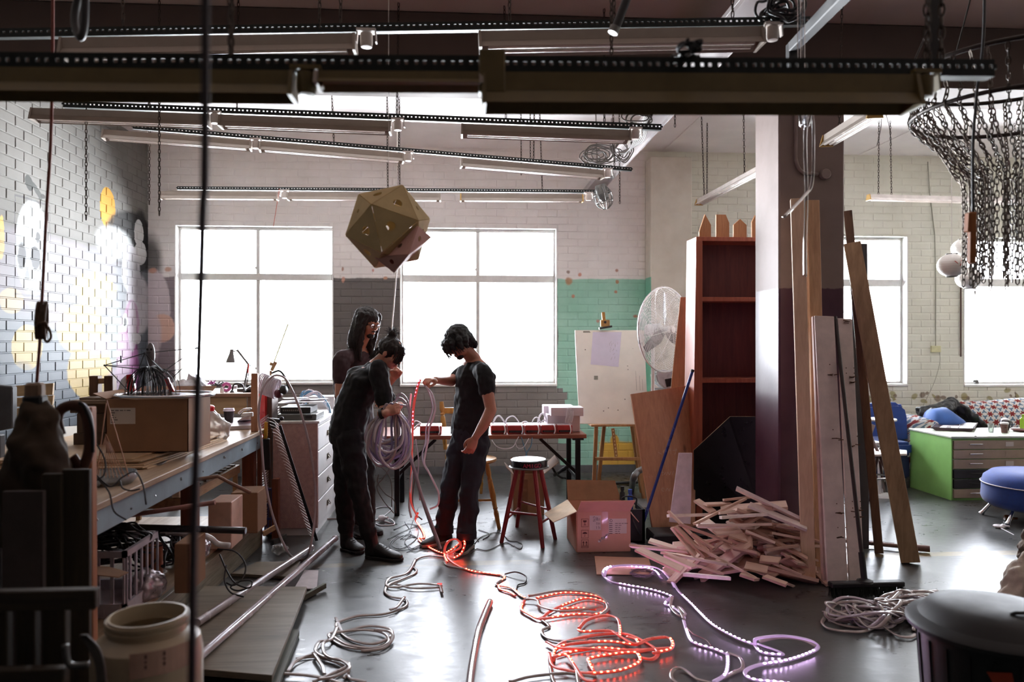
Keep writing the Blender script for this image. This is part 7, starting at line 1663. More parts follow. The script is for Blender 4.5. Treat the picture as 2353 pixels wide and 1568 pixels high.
for k, (y0, y1) in enumerate(ys):
 z1, z0 = onY(2190, y0, Yg0).z, onY(2190, y1, Yg0).z; m_ = charc if k in (3, 4) else taupe
 mb = MB().bx(gx0+.02, gx0+1.3, Yg0-.012, Yg0+.012, z0, z1); dr = build('drawer', mb, m_, T_, bevel=.002)
 zc_ = (z0+z1)/2+.005; xh = onY(2240, 1022, Yg0).x
 mb = MB(); mb.tube(spline([(xh-.065, Yg0-.013, zc_), (xh-.05, Yg0-.035, zc_+.004), (xh+.05, Yg0-.035, zc_+.004), (xh+.065, Yg0-.013, zc_)], 4), .0055, 6); build('handle', mb, chrome if k not in (3,4) else blackm, dr, smooth=True)
 if k in (0, 1, 2, 3): xl = onY(2318, 1020, Yg0).x; mb = MB().bx(xl-.04, xl+.04, Yg0-.014, Yg0-.012, zc_-.022, zc_+.022); build('label_holder', mb, label_m if k in (0, 2) else m_, dr)
mb = MB(); p = onZ(2247, 1004, hT); mb.box((p.x, Yg0-.014, hT-.01), (.02,.006,.03)); build('latch', mb, blackm, T_)
# items on the plan chest
T_ = thing('tray', 'dark tray with cutlery on the plan chest', 'tray', onZ(2190, 985, hT))
q = [onZ(2150, 990, hT+.002), onZ(2232, 992, hT+.002), onZ(2238, 982, hT+.002), onZ(2165, 980, hT+.002)]
mb = MB(); mb.slab(q, .012, (0,0,1)); build('tray_base', mb, mat('plum_tray', (74,58,62), .4), T_)
qq = [p+V((0,0,.03)) for p in [onZ(2140, 990, hT), onZ(2238, 993, hT), onZ(2246, 979, hT), onZ(2155, 977, hT)]]; mb = MB(); mb.tube(qq, .007, 6, closed=True); mb.slab([qq[0], qq[1], q[1], q[0]], .004); mb.slab([qq[1], qq[2], q[2], q[1]], .004); mb.slab([qq[2], qq[3], q[3], q[2]], .004); mb.slab([qq[3], qq[0], q[0], q[3]], .004); build('tray_rim', mb, MATS['plum_tray'], T_)
mb = MB(); mb.slab([p.lerp((q[0]+q[2])/2, .08)+V((0,0,.013)) for p in q], .002, (0,0,1)); build('napkin', mb, MATS['white_card'], T_)
mb = MB(); mb.tube([onZ(2202, 984, hT+.03), onZ(2208, 975, hT+.06)], .006, 6); mb.ball(onZ(2180, 982, hT+.03), (.03,.015,.012), n=12, m=6); build('cutlery', mb, chrome, T_, smooth=True)
def cup(px, py, r0, r1, h_, m, label, name='cup', z=None, lid=None):
 p = onZ(px, py, hT+.001); T = thing(name, label, 'cup', p); mb = MB(); mb.lathe([(0,.003),(r0*.95,.003),(r0,0),(r1,h_),(r1-.003,h_),(r0-.003,.006),(0,.006)], p, 22); build('cup_body', mb, m, T, smooth=2)
 if lid: mb = MB(); mb.lathe([(r1+.002,h_-.006),(r1+.003,h_+.006),(r1*.9,h_+.012),(0,h_+.012)], p, 22); build('lid', mb, lid, T, smooth=2)
 return T
cup(2277, 994, .022, .03, .085, glassy('clear_plastic_cup', (235,240,236), dirt=.35), 'clear plastic cup on the plan chest')
T2_ = cup(2308, 995, .028, .037, .095, mat('coffee_brown', (92,58,52), .3), 'coffee glass with a pale rim on the plan chest', lid=MATS['white_card'])
p = onZ(2318, 991, hT+.001)+V((.02,.08,0)); T_ = thing('moka_pot', 'dark steel pot behind the coffee glass on the plan chest', 'pot', p)
mb = MB(); mb.lathe([(0,0),(.035,0),(.045,.03),(.05,.08),(.04,.105),(.03,.11)], p, 20); build('pot', mb, mat('dark_chrome', (70,64,70), .12, .9), T_, smooth=2)
mb = MB(); mb.lathe([(.04,.105),(.035,.118),(.01,.125),(0,.126)], p, 20); build('lid', mb, MATS['white_card'], T_, smooth=2)
mb = MB(); mb.tube(spline([p+V((.045,0,.09)), p+V((.075,0,.08)), p+V((.07,0,.035)), p+V((.045,0,.02))], 4), .006, 6); build('handle', mb, blackm, T_, smooth=True)
p = onZ(2345, 992, hT+.001); mb = MB(); mb.lathe([(0,0),(.06,0),(.09,.02),(.088,.024),(.06,.006),(0,.006)], p, 26); build('saucer', mb, mat('plum_dish', (104,60,56), .4), smooth=2, label='dark red dish at the right edge of the plan chest', cat='dish')
p = onZ(2351, 985, hT+.001); mb = MB(); mb.lathe([(0,0),(.03,0),(.03,.1),(.012,.12),(.012,.15),(0,.15)], p, 16); build('bottle', mb, mat('green_bottle', (150,180,60), .2), smooth=2, label='yellow-green bottle at the right edge of the plan chest', cat='bottle')
# sofa ----------------------------------------------------------------
def sofa_mat():
 t = NT('star_patterned_fabric'); co = t.coord('World', (1,1,1)); sp = t.n.new('ShaderNodeSeparateXYZ'); t.L(co, sp.inputs[0])
 u = t.math('MULTIPLY', sp.outputs[0], 7.5); v = t.math('MULTIPLY', t.math('ADD', sp.outputs[2], t.math('MULTIPLY', sp.outputs[1], .6)), 8.7)
 def hexd(du, dv):
  a = t.math('SUBTRACT', t.math('FRACT', t.math('ADD', u, du)), .5); b = t.math('SUBTRACT', t.math('FRACT', t.math('ADD', t.math('MULTIPLY', v, .577), dv)), .5); b = t.math('MULTIPLY', b, 1.732)
  return a, b
 def star(a, b):
  r = t.math('SQRT', t.math('ADD', t.math('MULTIPLY', a, a), t.math('MULTIPLY', b, b))); an = t.math('ARCTAN2', b, a)
  c6 = t.math('COSINE', t.math('MULTIPLY', an, 6.)); return r, c6
 r1, c1 = star(*hexd(0, 0)); r2, c2 = star(*hexd(.5, .5)); near = t.math('LESS_THAN', r1, r2)
 r = t.math('MINIMUM', r1, r2); mix_c = t.math('ADD', t.math('MULTIPLY', near, c1), t.math('MULTIPLY', t.math('SUBTRACT', 1., near), c2))
 th_ = t.math('ADD', .24, t.math('MULTIPLY', mix_c, .075)); red = t.math('LESS_THAN', r, th_)
 ring = t.math('MULTIPLY', t.math('GREATER_THAN', r, .41), t.math('LESS_THAN', r, t.math('ADD', .455, t.math('MULTIPLY', mix_c, .02))))
 y_ = t.math('MULTIPLY', t.math('GREATER_THAN', r, t.math('ADD', th_, .0)), t.math('LESS_THAN', r, t.math('ADD', th_, .03)))
 bl = t.math('MULTIPLY', t.math('LESS_THAN', mix_c, -.55), t.math('GREATER_THAN', r, .33))
 col = t.mix(red, lin((216,214,216)), lin((132,36,44))); col = t.mix(y_, col, lin((190,160,110))); col = t.mix(t.math('MULTIPLY', bl, .9), col, lin((70,104,136)));
 t.fin(col, .9); t.bump(t.noise(t.coord('World'), 90, 2), .1, .003); return t.m
sfm = sofa_mat()
Ysf = 7.55; T_ = thing('sofa', 'sofa covered in red-star patterned fabric against the back wall', 'sofa', V((onY(2300, 1000, 8.1).x, 8.1, 0)))
sx0 = onY(2125, 980, 8.0).x+.03; sx1 = 7.6; zb_ = onY(2280, 918, 8.62).z
mb = MB(); secs = []
for i in range(13):
 f_ = i/12; x = onY(2185, 930, 8.6).x+(sx1-onY(2185, 930, 8.6).x)*f_; hh = zb_-.02*sin(f_*9) if f_ > .06 else zb_-.12; secs.append(((x, 8.62, .42+(hh-.42)/2), (0, .17, 0), (0, .0, (hh-.42)/2)))
mb.loft(secs, 20); build('backrest', mb, sfm, T_, smooth=True)
mb = MB().bx(sx0+.1, sx1, 7.98, 8.82, .12, .44); build('seat', mb, sfm, T_, bevel=.05, smooth=True)
zb2 = onY(2130, 975, 7.7).z+.02
mb = MB(); mb.loft([((sx0, 7.93, .1), (.02,0,0), (0,0,.02)), ((sx0+.06, 7.95, .38), (.09,0,0), (0,0,.3)), ((sx0+.06, 8.3, .40), (.11,0,0), (0,0,.31)), ((sx0+.06, 8.75, .40), (.1,0,0), (0,0,.30))], 20); build('armrest', mb, sfm, T_, smooth=True)
for x in (sx0+.12, sx1-.1):
 for y in (8.05, 8.75): mb = MB(); mb.cyl((x,y,0), (x,y,.14), .025, 10); build('leg', mb, blackm, T_)
mb = MB(); mb.loft([(onY(2126, 990, 8.1), (0,.1,0), (0,0,.02)), (onY(2140, 968, 8.1), (0,.16,0), (0,0,.13)), (onY(2170, 966, 8.1), (0,.18,0), (0,0,.145)), (onY(2205, 980, 8.1), (0,.14,0), (0,0,.09)), (onY(2236, 996, 8.1), (0,.05,0), (0,0,.015))], 18)
for v in mb.v: v.y -= .0
build('blue_cushion', mb, mat('bright_blue_cloth', (62,104,176), .85, var=.08, sheen=.3), smooth=True, label='bright blue cushion with a patterned trim on the sofa arm', cat='cushion')
jk = mat('black_leather', (22,22,26), .35, var=.2, bump=.3)
mb = MB(); mb.loft([(onY(2110, 948, 8.32), (0,.05,0), (0,0,.05)), (onY(2135, 948, 8.27), (0,.12,0), (0,0,.07)), (onY(2170, 938, 8.32), (0,.14,0), (0,0,.06)), (onY(2185, 930, 8.52), (0,.12,0), (0,0,.09)), (onY(2215, 952, 8.42), (0,.13,0), (0,0,.10)), (onY(2250, 975, 8.32), (0,.1,0), (0,0,.06)), (onY(2275, 990, 8.22), (0,.05,0), (0,0,.03))], 16)
o = build('leather_jacket', mb, jk, label='black leather jacket thrown over the corner of the patterned sofa', cat='jacket'); remesh(o, .012, 2, (.06,.07))
# pouf ----------------------------------------------------------------
pc = onZ(2375, 1225, 0); pc = V((onY(2388, 1200, 6.25).x, 6.25, 0)); R_ = .36
z1 = onY(2350, 1086, 6.2).z; z0 = .12
T_ = thing('pouf', 'round blue upholstered pouf with white piping and chrome feet', 'pouf', pc); R_ = pc.x-onY(2277, 1140, 6.25).x
mb = MB(); mb.lathe([(0,z0),(R_*.86,z0),(R_*.96,z0+.03),(R_,z0+.07),(R_*.99,z0+.12),(R_*.985,z1-.11),(R_*.95,z1-.06),(R_*.82,z1-.015),(R_*.5,z1),(0,z1+.004)], pc, 48); build('cushion_body', mb, blue, T_, smooth=True)
zp = onY(2280, 1117, 6.2).z
mb = MB(); mb.tube([pc+V((R_*1.0*cos(k*pi/24), R_*1.0*sin(k*pi/24), zp)) for k in range(48)], .005, 6, closed=True); build('piping', mb, MATS['white_card'], T_, smooth=True)
for a_ in (3.5, 4.55, 5.6, .3, 1.5, 2.5):
 p = pc+V((cos(a_)*R_*.78, sin(a_)*R_*.78, z0+.01)); q = pc+V((cos(a_)*R_*.98, sin(a_)*R_*.98, .008)); mb = MB(); mb.tube([p, p.lerp(q,.8), q], [.013,.016,.024], 12); build('foot', mb, chrome, T_, smooth=2)
mb = MB(); p = onZ(2318, 1190, .03); mb.lathe([(0,0),(.022,.0),(.028,.01),(.028,.045),(.01,.07),(.01,.10),(0,.1)], V((p.x-.04, p.y, .028)), 16, (1,-.3,0)); build('amber_bottle', mb, mat('amber_glass', (110,60,20), .1, coat=1), smooth=2, label='small amber bottle lying under the blue pouf', cat='bottle')
lump(onZ(2300, 1210, .012), (.07,.04,.014), MATS['crumpled_white'], 'paper_scrap', 'crumpled white paper scrap on the floor before the pouf', 'paper', .04, .03)
mb = MB(); mb.tube([onZ(2295, 1212, .006), onZ(2330, 1230, .006)], .004, 5); build('paper_strip', mb, MATS['crumpled_white'], label='thin white strip on the floor beside the paper scrap', cat='paper')
# paper sacks at the right edge
bag_m = mat('pale_sack', (196,184,166), .85, var=.1, bump=.4)
mb = MB(); c_ = onZ(2392, 1300, 0); mb.loft([(c_+V((0,0,.001)), (.16,0,0), (0,.1,0)), (c_+V((0,0,.15)), (.15,0,0), (0,.1,0)), (c_+V((.02,0,.25)), (.12,0,0), (0,.06,0)), (c_+V((.0,0,.3)), (.08,0,0), (0,.02,0))], 16); o = build('paper_sack', mb, mat('brown_fibre', (128,112,98), .9, bump=.4), label='frayed brown sack on the floor at the right edge', cat='sack'); remesh(o, .01, 1, (.05,.05))
c_ = onZ(2402, 1440, 0); mb = MB(); mb.loft([(c_+V((0,0,.001)), (.2,0,0), (0,.14,0)), (c_+V((-.03,0,.18)), (.22,0,0), (0,.15,0)), (c_+V((0,0,.33)), (.17,0,0), (0,.1,0)), (c_+V((.02,0,.42)), (.1,0,0), (0,.05,0))], 18); o = build('pale_bag', mb, bag_m, label='bulky pale bag standing behind the black rubbish bin', cat='bag'); remesh(o, .01, 1, (.06,.08))
# rubbish bin, near right
Yn = 2.55; bc = V((onY(2262, 1500, Yn).x+.04, Yn, 0)); binm = mat('black_bin_plastic', (24,24,26), .55, var=.1)
T_ = thing('rubbish_bin', 'big black plastic rubbish bin with a domed lid in the near right corner', 'bin', bc)
zr = onY(2160, 1465, Yn-.1).z; Rb = bc.x-onY(2130, 1500, Yn).x
pf = [(0,.0),(Rb*.80,0),(Rb*.84,.02)]
mb = MB(); n = 40; vs = []
mb.lathe(pf+[(Rb*.98, zr-.03), (Rb*1.03, zr-.03), (Rb*1.03, zr)], bc, 40); build('bin_body', mb, binm, T_, smooth=2)
mb = MB()
for k in range(20): a_ = k*pi/10; mb.bar(bc+V((cos(a_)*Rb*.845, sin(a_)*Rb*.845, .03)), bc+V((cos(a_)*Rb*.98, sin(a_)*Rb*.98, zr-.05)), .012, .008, (cos(a_), sin(a_), 0))
build('ribs', mb, binm, T_)
zl = onY(2250, 1388, Yn).z-zr
mb = MB(); mb.lathe([(Rb*1.12, zr-.015), (Rb*1.14, zr), (Rb*1.1, zr+.012), (Rb*.98, zr+.02), (Rb*.97, zr+zl*.3), (Rb*.86, zr+zl*.72), (Rb*.6, zr+zl*.95), (Rb*.3, zr+zl), (0, zr+zl)], bc, 44); LD = build('lid', mb, binm, T_, smooth=2)
mb = MB(); hp = [bc+V((-.02+0.0, -.10, zr+zl*.97)), bc+V((.0, -.11, zr+zl*1.09)), bc+V((.08, -.12, zr+zl*1.02)), bc+V((.16, -.17, zr+zl*.62)), bc+V((.19, -.2, zr+zl*.3))]
mb.tube(spline(hp, 6), .012, 8, flat=.5); build('handle', mb, binm, LD, smooth=True)
mb = MB(); c_ = bc+V((-.07,-.1,zr+zl*.93)); mb.tube([c_+V((.025*cos(k*pi/6), .014*sin(k*pi/6), -.001)) for k in range(12)], .003, 4, closed=True); mb.tube([c_+V((.02+.02*cos(k*pi/6), -.01+.012*sin(k*pi/6), -.004)) for k in range(12)], .003, 4, closed=True); build('embossed_mark', mb, mat('grey_emboss', (120,120,122), .5), LD)
mb = MB(); a_ = -2.1; p = bc+V((cos(a_)*Rb*1.0, sin(a_)*Rb*1.0, zr-.10)); tdir = V((-sin(a_), cos(a_), 0)); mb.add([p+tdir*-.05+V((0,0,.02)), p+tdir*.02+V((0,0,.03)), p+tdir*.03+V((0,0,-.03)), p+tdir*-.02+V((0,0,-.035))], [(0,1,2,3)]); build('sticker', mb, mat('orange_sticker', (176,70,44), .5), T_)
# wall bits ---------------------------------------------------------------
grc = mat('grimy_conduit', (150,150,132), .6)
T_ = thing('power_outlet', 'wall outlet with conduit and trailing cord between the right windows', 'outlet', onY(2149, 802, YB-.02))
a = onY(2140, 810, YB-.03); b = onY(2162, 795, YB-.03); mb = MB().bx(a.x, b.x, YB-.035, YB-.008, a.z, b.z); build('plate', mb, mat('cream_outlet', (206,202,160), .5), T_, bevel=.003)
mb = MB(); mb.tube([onY(x, y, YB-.016) for x, y in ((2132,372),(2136,440),(2148,540),(2150,640),(2150,795))], .005, 6); build('conduit', mb, grc, T_)
mb = MB(); mb.tube(spline([onY(x, y, YB-.03) for x, y in ((2158,806),(2160,830),(2150,870),(2135,905),(2120,935))], 5), .003, 5); build('cord', mb, grc, T_)
mb = MB(); mb.tube([onY(2208, 650, YB-.02), onY(2208, 820, YB-.02)], .009, 6); build('rusty_pipe', mb, mat('rust_pipe', (92,70,60), .8), label='short rusty pipe on the wall left of the last window', cat='pipe')
p = onY(2246, 878, YB-.0); mb = MB(); mb.box(p+V((0,.02,.0)), (.04,.03,.05)); mb.ball(p+V((-.03,.02,.01)), .015, n=8, m=6); build('window_catch', mb, steel, label='metal window catch on the sill of the last window', cat='catch')
mb = MB(); mb.tube([onY(1590, 615, plY+.1), onY(1590, 680, plY+.1)], .006, 5); build('wall_rod', mb, mat('rust_pipe', (92,70,60), .8), label='thin rusty rod beside the plastered pier above the fan', cat='rod')
# ================================================================== LED STRIPS AND CABLES ON THE FLOOR
strip_m = mat('clear_strip_sleeve', (176,160,156), .22, var=.1, coat=.3)
def glow(name, col, es):
 t = NT(name); t.n.remove(t.b); e = t.n.new('ShaderNodeEmission'); e.inputs[0].default_value = (*lin(col), 1); e.inputs[1].default_value = es; t.L(e.outputs[0], t.out.inputs[0]); return t.m
red_led = glow('red_diode', (255,64,40), 26); vio_led = glow('violet_diode', (236,196,255), 42); pink_led = glow('pink_diode', (255,60,110), 24)
red_sl = mat('red_lit_sleeve', (222,120,108), .3, var=.1, coat=.3, emit=(255,60,44), es=.1)
vio_sl = mat('violet_lit_sleeve', (210,190,216), .3, var=.1, coat=.3, emit=(214,170,240), es=.10)
def floorpath(pts, n=7, z0=.008, seed=0):
 rr = random.Random(seed); q = []
 for p in pts: z = (p[2] if len(p) > 2 else z0); q.append(onZ(p[0], p[1], z))
 return spline(q, n)
def led_strip(T, path, m, led, w_=.009, sp=.030, on=(0, 1), nm='strip', side=True, both=True):
 mb = MB(); mb.tube(path, w_, 8, flat=.35, up=(.25,-.35,1)); build(nm, mb, m, T, smooth=True)
 if led is None: return
 L = [0]
 for k in range(1, len(path)): L.append(L[-1]+(path[k]-path[k-1]).length)
 n = int(L[-1]/sp); mb = MB(); k = 0
 for j in range(n):
  s_ = (j+.5)*sp
  if not any(a*L[-1] <= s_ <= b*L[-1] for a, b in (on if isinstance(on[0], tuple) else (on,))): continue
  while k < len(L)-2 and L[k+1] < s_: k += 1
  p = path[k].lerp(path[k+1], (s_-L[k])/max(1e-6, L[k+1]-L[k])); t_ = (path[k+1]-path[k]).normalized()
  u_ = t_.cross(V((0,0,1))).normalized(); nrm = u_.cross(t_)
  mb.box(p+nrm*w_*.36, (.010,.007,.0035), Matrix((t_, u_, nrm)).transposed())
 if mb.v: build('diodes', mb, led, T, kind='stuff')
# red-lit pile
T_ = thing('red_light_strip', 'tangled light strip glowing red, coiled across the floor in front', 'light strip', onZ(1340, 1420, 0))
reds = [
([(1232,1375),(1300,1363),(1370,1370),(1395,1388),(1390,1405),(1360,1415)], red_led, (0,1)), ([(1205,1380),(1198,1400),(1215,1412),(1240,1422),(1265,1405),(1310,1385),(1350,1375),(1390,1385),(1398,1400)], red_led, ((.05,.3),(.55,1))),
([(1215,1370,.05),(1290,1358,.06),(1370,1366,.05),(1397,1395,.03),(1380,1415)], None, (0,1)), ([(1208,1376),(1235,1380),(1245,1395),(1300,1405),(1385,1394)], None, (0,1)),
([(1245,1425),(1262,1440),(1245,1450),(1260,1468),(1310,1475),(1350,1472)], None, (0,1)), ([(1240,1424),(1300,1415),(1340,1412),(1362,1414)], red_led, (.2,.9)),
([(1330,1445),(1350,1425),(1390,1415),(1418,1422),(1425,1446),(1424,1465)], red_led, (.75,1)), ([(1328,1447),(1340,1452),(1400,1450),(1420,1460),(1460,1480),(1490,1470),(1530,1465),(1545,1475),(1540,1492),(1500,1502)], red_led, ((.0,.12),(.7,.95))),
([(1275,1490),(1300,1475),(1370,1460),(1440,1458),(1490,1480),(1512,1500),(1500,1515),(1470,1512)], None, (0,1)), ([(1270,1520),(1280,1490),(1330,1478),(1400,1475),(1460,1482),(1462,1470),(1440,1463)], red_led, ((.1,.3),(.55,.95))),
([(1262,1500),(1270,1530),(1300,1540),(1350,1548),(1420,1542),(1465,1525),(1470,1510),(1450,1500),(1360,1512),(1355,1525),(1366,1545)], red_led, ((.3,1),)), ([(1268,1512),(1300,1505),(1320,1530),(1340,1560),(1365,1568)], red_led, (.05,.5)),
([(1280,1508),(1320,1498),(1380,1490),(1450,1495),(1540,1490)], red_led, (.1,.6)), ([(1170,1568),(1220,1555),(1300,1548),(1370,1556)], None, (0,1)), ([(1255,1475),(1290,1490),(1360,1492),(1440,1500),(1500,1492)], None, (0,1)),
([(1325,1540),(1330,1570),(1340,1590)], None, (0,1)), ([(1265,1530),(1270,1560),(1285,1590)], None, (0,1)), ([(1285,1400),(1330,1398),(1370,1402)], red_led, (0,1))]
for i, (p, led, on) in enumerate(reds):
 led_strip(T_, floorpath(p, 8, .008+.004*(i % 4)), red_sl if led or i in (6,8,14) else strip_m, led, .010, .032, on)
# strip from the man's hand to the pile
T_ = thing('red_light_strip', 'light strip glowing red running from the dark-haired man\'s hand down to the coiled pile', 'light strip', onZ(1040, 1280, 0))
pts = [onY(966, 872, 5.45), onY(958, 895, 5.45), onY(950, 940, 5.45), onY(948, 1000, 5.45), onY(946, 1080, 5.5), onY(944, 1150, 5.5), onY(960, 1190, 5.5)]
led_strip(T_, spline(pts, 8), red_sl, pink_led, .010, .028, (0,.42), 'strip')
led_strip(T_, floorpath([(960,1178,.1),(955,1195,.03),(968,1215),(975,1235),(962,1240),(985,1258),(1010,1270),(1030,1275)], 8), red_sl, red_led, .010, .03, (.1,1))
led_strip(T_, floorpath([(1028,1292),(1022,1275),(1040,1262,.02),(1062,1245,.08),(1068,1250,.09),(1060,1272,.03),(1040,1285)], 8), red_sl, red_led, .010, .028, (0,1))
led_strip(T_, floorpath([(1040,1285),(1022,1268,.03),(1030,1245,.09),(1050,1240,.1),(1058,1258,.06),(1030,1275,.02),(1040,1292),(1080,1312),(1120,1318),(1150,1322)], 8), red_sl, red_led, .010, .03, (.75,1))
led_strip(T_, floorpath([(1022,1290),(1030,1300),(1070,1308),(1110,1315),(1145,1320),(1160,1328),(1145,1338),(1142,1345),(1175,1352),(1200,1372),(1215,1375)], 8), strip_m, red_led, .010, .03, ((.45,.6),(.75,1)))
led_strip(T_, floorpath([(1145,1345),(1150,1355),(1170,1362),(1185,1370)], 8), red_sl, red_led, .010, .028, (0,1))
mb = MB(); mb.tube(floorpath([(1160,1320),(1185,1315,.03),(1208,1325,.02),(1206,1340),(1190,1345),(1185,1360)], 8), .005, 6); build('lead', mb, MATS['black_cable'], T_, smooth=True)
# violet strip
T_ = thing('violet_light_strip', 'light strip glowing pale violet, looping over the floor below the timber pile', 'light strip', onZ(1600, 1440, 0))
vio = [([(1520,1330),(1500,1310),(1450,1302),(1400,1303),(1385,1318),(1400,1335),(1440,1345),(1480,1352),(1520,1362),(1545,1372)], ((.05,.5),(.7,1))), ([(1388,1326),(1400,1305,.03),(1450,1299,.03),(1510,1306),(1538,1330),(1550,1350)], ((.1,.2),)),
 ([(1545,1335),(1560,1360),(1590,1390),(1630,1430),(1660,1450),(1700,1470),(1735,1482)], ((.25,1),)), ([(1545,1370),(1528,1388),(1545,1395),(1570,1415),(1572,1430),(1585,1468),(1600,1480),(1640,1492),(1672,1505)], ((.12,.25),(.6,1))),
 ([(1545,1372),(1542,1395),(1560,1415),(1575,1412),(1560,1395),(1572,1425)], ()), ([(1672,1503),(1672,1530),(1665,1552),(1640,1568)], ((.1,.8),)), ([(1670,1500),(1700,1512),(1707,1535),(1690,1545),(1660,1560)], ()),
 ([(1580,1585),(1545,1560),(1548,1540),(1570,1538),(1600,1560),(1640,1572)], ()), ([(1735,1482),(1740,1468,.04),(1800,1462,.06),(1860,1472,.05),(1880,1488,.02),(1850,1505),(1800,1520),(1740,1530),(1712,1545),(1730,1562),(1800,1570),(1850,1580)], ((.32,.62),(.78,1))),
 ([(1735,1485),(1750,1500),(1790,1505),(1795,1500),(1740,1480)], ((.1,.55),)), ([(1880,1488),(1840,1470,.03),(1790,1466,.03),(1745,1475)], ())]
for i, (p, on) in enumerate(vio): led_strip(T_, floorpath(p, 8, .008+.004*(i % 3)), vio_sl if on else strip_m, vio_led if on else None, .010, .030, on if on else (0,0))
mb = MB(); mb.tube(floorpath([(1570,1430),(1590,1455),(1620,1470),(1635,1485)], 6), .003, 5); build('lead', mb, MATS['brown_cable'] if 'brown_cable' in MATS else mat('brown_cable', (96,50,44), .5), T_, smooth=True)
mb = MB(); c_ = onZ(1475, 1320, .01); rr = random.Random(5)
for k in range(8): mb.tube([c_+V((rr.uniform(-.01,.01)+(.065+.01*rr.random())*cos(j*pi/10), rr.uniform(-.01,.01)+(.07+.02*rr.random()*0)*sin(j*pi/10), .004*k*.6)) for j in range(20)], .002, 4, closed=True)
mb.tube(floorpath([(1498,1318),(1515,1322),(1525,1315),(1535,1325)], 5), .002, 4)
build('wire_coil', mb, MATS['thin_lilac'] if 'thin_lilac' in MATS else mat('thin_lilac', (150,130,150), .4), label='small coil of thin wire inside the violet strip loop', cat='wire')
# unlit strip snaking to the left
T_ = thing('unlit_light_strip', 'unlit grey light strip snaking over the floor from the middle to the lower left', 'light strip', onZ(850, 1440, 0))
gs = [[(1020,1280),(985,1278),(958,1285),(948,1300),(957,1310),(950,1320),(915,1335),(892,1345),(885,1360),(900,1372),(930,1378),(935,1390),(920,1400),(880,1412),(830,1415),(800,1422),(775,1432),(772,1440)],
 [(955,1285),(945,1305),(930,1320),(895,1330),(888,1345),(910,1350),(960,1342),(1010,1345),(1005,1350),(950,1352),(905,1342)], [(1012,1345),(1016,1362)], [(930,1372),(912,1395),(896,1402)],
 [(772,1420),(780,1440),(790,1460),(820,1475),(860,1480),(895,1465),(900,1450),(880,1442),(840,1440),(800,1450),(762,1455),(758,1465),(790,1485),(840,1492),(885,1485)], [(765,1455),(830,1448),(880,1455),(893,1475),(860,1490),(800,1482),(765,1462)],
 [(775,1440),(760,1470),(735,1475),(725,1495),(745,1510),(790,1520),(800,1530),(760,1550),(720,1568)], [(758,1470),(742,1480),(745,1500),(760,1512),(785,1518),(803,1535),(770,1555),(730,1562)],
 [(680,1515),(720,1510),(770,1522),(800,1540),(790,1560)], [(660,1545),(680,1520),(720,1505),(750,1512)], [(640,1548),(700,1552),(750,1560),(800,1575)], [(720,1500),(740,1530),(745,1550)], [(750,1568),(790,1545),(805,1560),(840,1568)], [(860,1448,.03),(895,1452,.03),(902,1468,.02),(880,1490),(830,1497)]]
for i, p in enumerate(gs): led_strip(T_, floorpath(p, 8, .008+.005*(i % 4)), strip_m, None, .0095)
mb = MB(); p = onZ(1010, 1343, .014); mb.box(p, (.03,.016,.008)); build('red_end', mb, glow('dim_red', (220,60,60), 1.2), T_)
# clear hose on the floor near the camera
mb = MB(); mb.tube(floorpath([(1126,1384,.02),(1115,1410,.02),(1100,1450,.022),(1090,1500,.022),(1082,1550,.022),(1076,1620,.022)], 8), .0195, 16)
hz = mat('hazy_vinyl', (196,176,178), .18, var=.05, trans=.35, coat=.6)
build('vinyl_hose', mb, hz, smooth=True, label='thick hazy vinyl hose lying on the floor towards the camera', cat='hose')
# dark wires on the floor between people and stool
T_ = thing('floor_wires', 'thin dark wires tangled on the floor between the two pairs of shoes', 'wires', onZ(940, 1230, 0))
fw = [[(905,1218),(935,1205),(960,1212),(955,1240),(920,1262),(900,1250),(925,1232),(965,1238),(970,1255),(935,1270)], [(890,1240),(920,1225),(955,1210),(985,1200),(1010,1190)], [(915,1232),(895,1250),(905,1265),(945,1262),(968,1245),(940,1228),(920,1240)], [(930,1200),(945,1225),(930,1245),(950,1268),(970,1262)], [(880,1185),(900,1200),(912,1205)], [(960,1170),(948,1200),(940,1225)], [(925,1240),(955,1235),(968,1250),(950,1262),(930,1250)]]
for i, p in enumerate(fw): mb = MB(); mb.tube(floorpath(p, 6, .005), .003, 5); build('wire', mb, mat('violet_black_wire', (44,38,56), .4), T_, smooth=True)
T_ = thing('floor_wires', 'thin brown cable looping over the floor to the foot of the red stool', 'wires', onZ(1130, 1240, 0))
for p in ([(1090,1250),(1105,1235),(1135,1225),(1155,1228),(1170,1243),(1190,1245),(1200,1252),(1195,1262),(1180,1255),(1160,1248),(1120,1265),(1095,1262),(1082,1272)], [(1100,1218),(1125,1228),(1110,1240)], [(1040,1215),(1080,1218),(1100,1245)]): mb = MB(); mb.tube(floorpath(p, 6, .005), .0035, 5); build('wire', mb, mat('brown_grey_wire', (92,80,78), .4), T_, smooth=True)
T_ = thing('white_plug', 'white plug with a looped lead on the floor behind the people', 'plug', onZ(878, 1190, 0))
mb = MB(); mb.lathe([(0,0),(.02,0),(.028,.01),(.028,.04),(.012,.06),(.008,.09),(0,.09)], onZ(872, 1192, .03), 14, (.8,-.5,.2)); build('plug_body', mb, MATS['white_plastic'], T_, smooth=2)
mb = MB(); mb.tube(floorpath([(880,1188),(900,1170),(885,1165),(862,1170),(860,1182)], 6, .006), .005, 6); mb.tube(floorpath([(858,1200),(875,1208),(905,1206),(900,1195),(875,1192),(856,1198)], 6, .006), .005, 6); build('lead', mb, whc, T_, smooth=True)
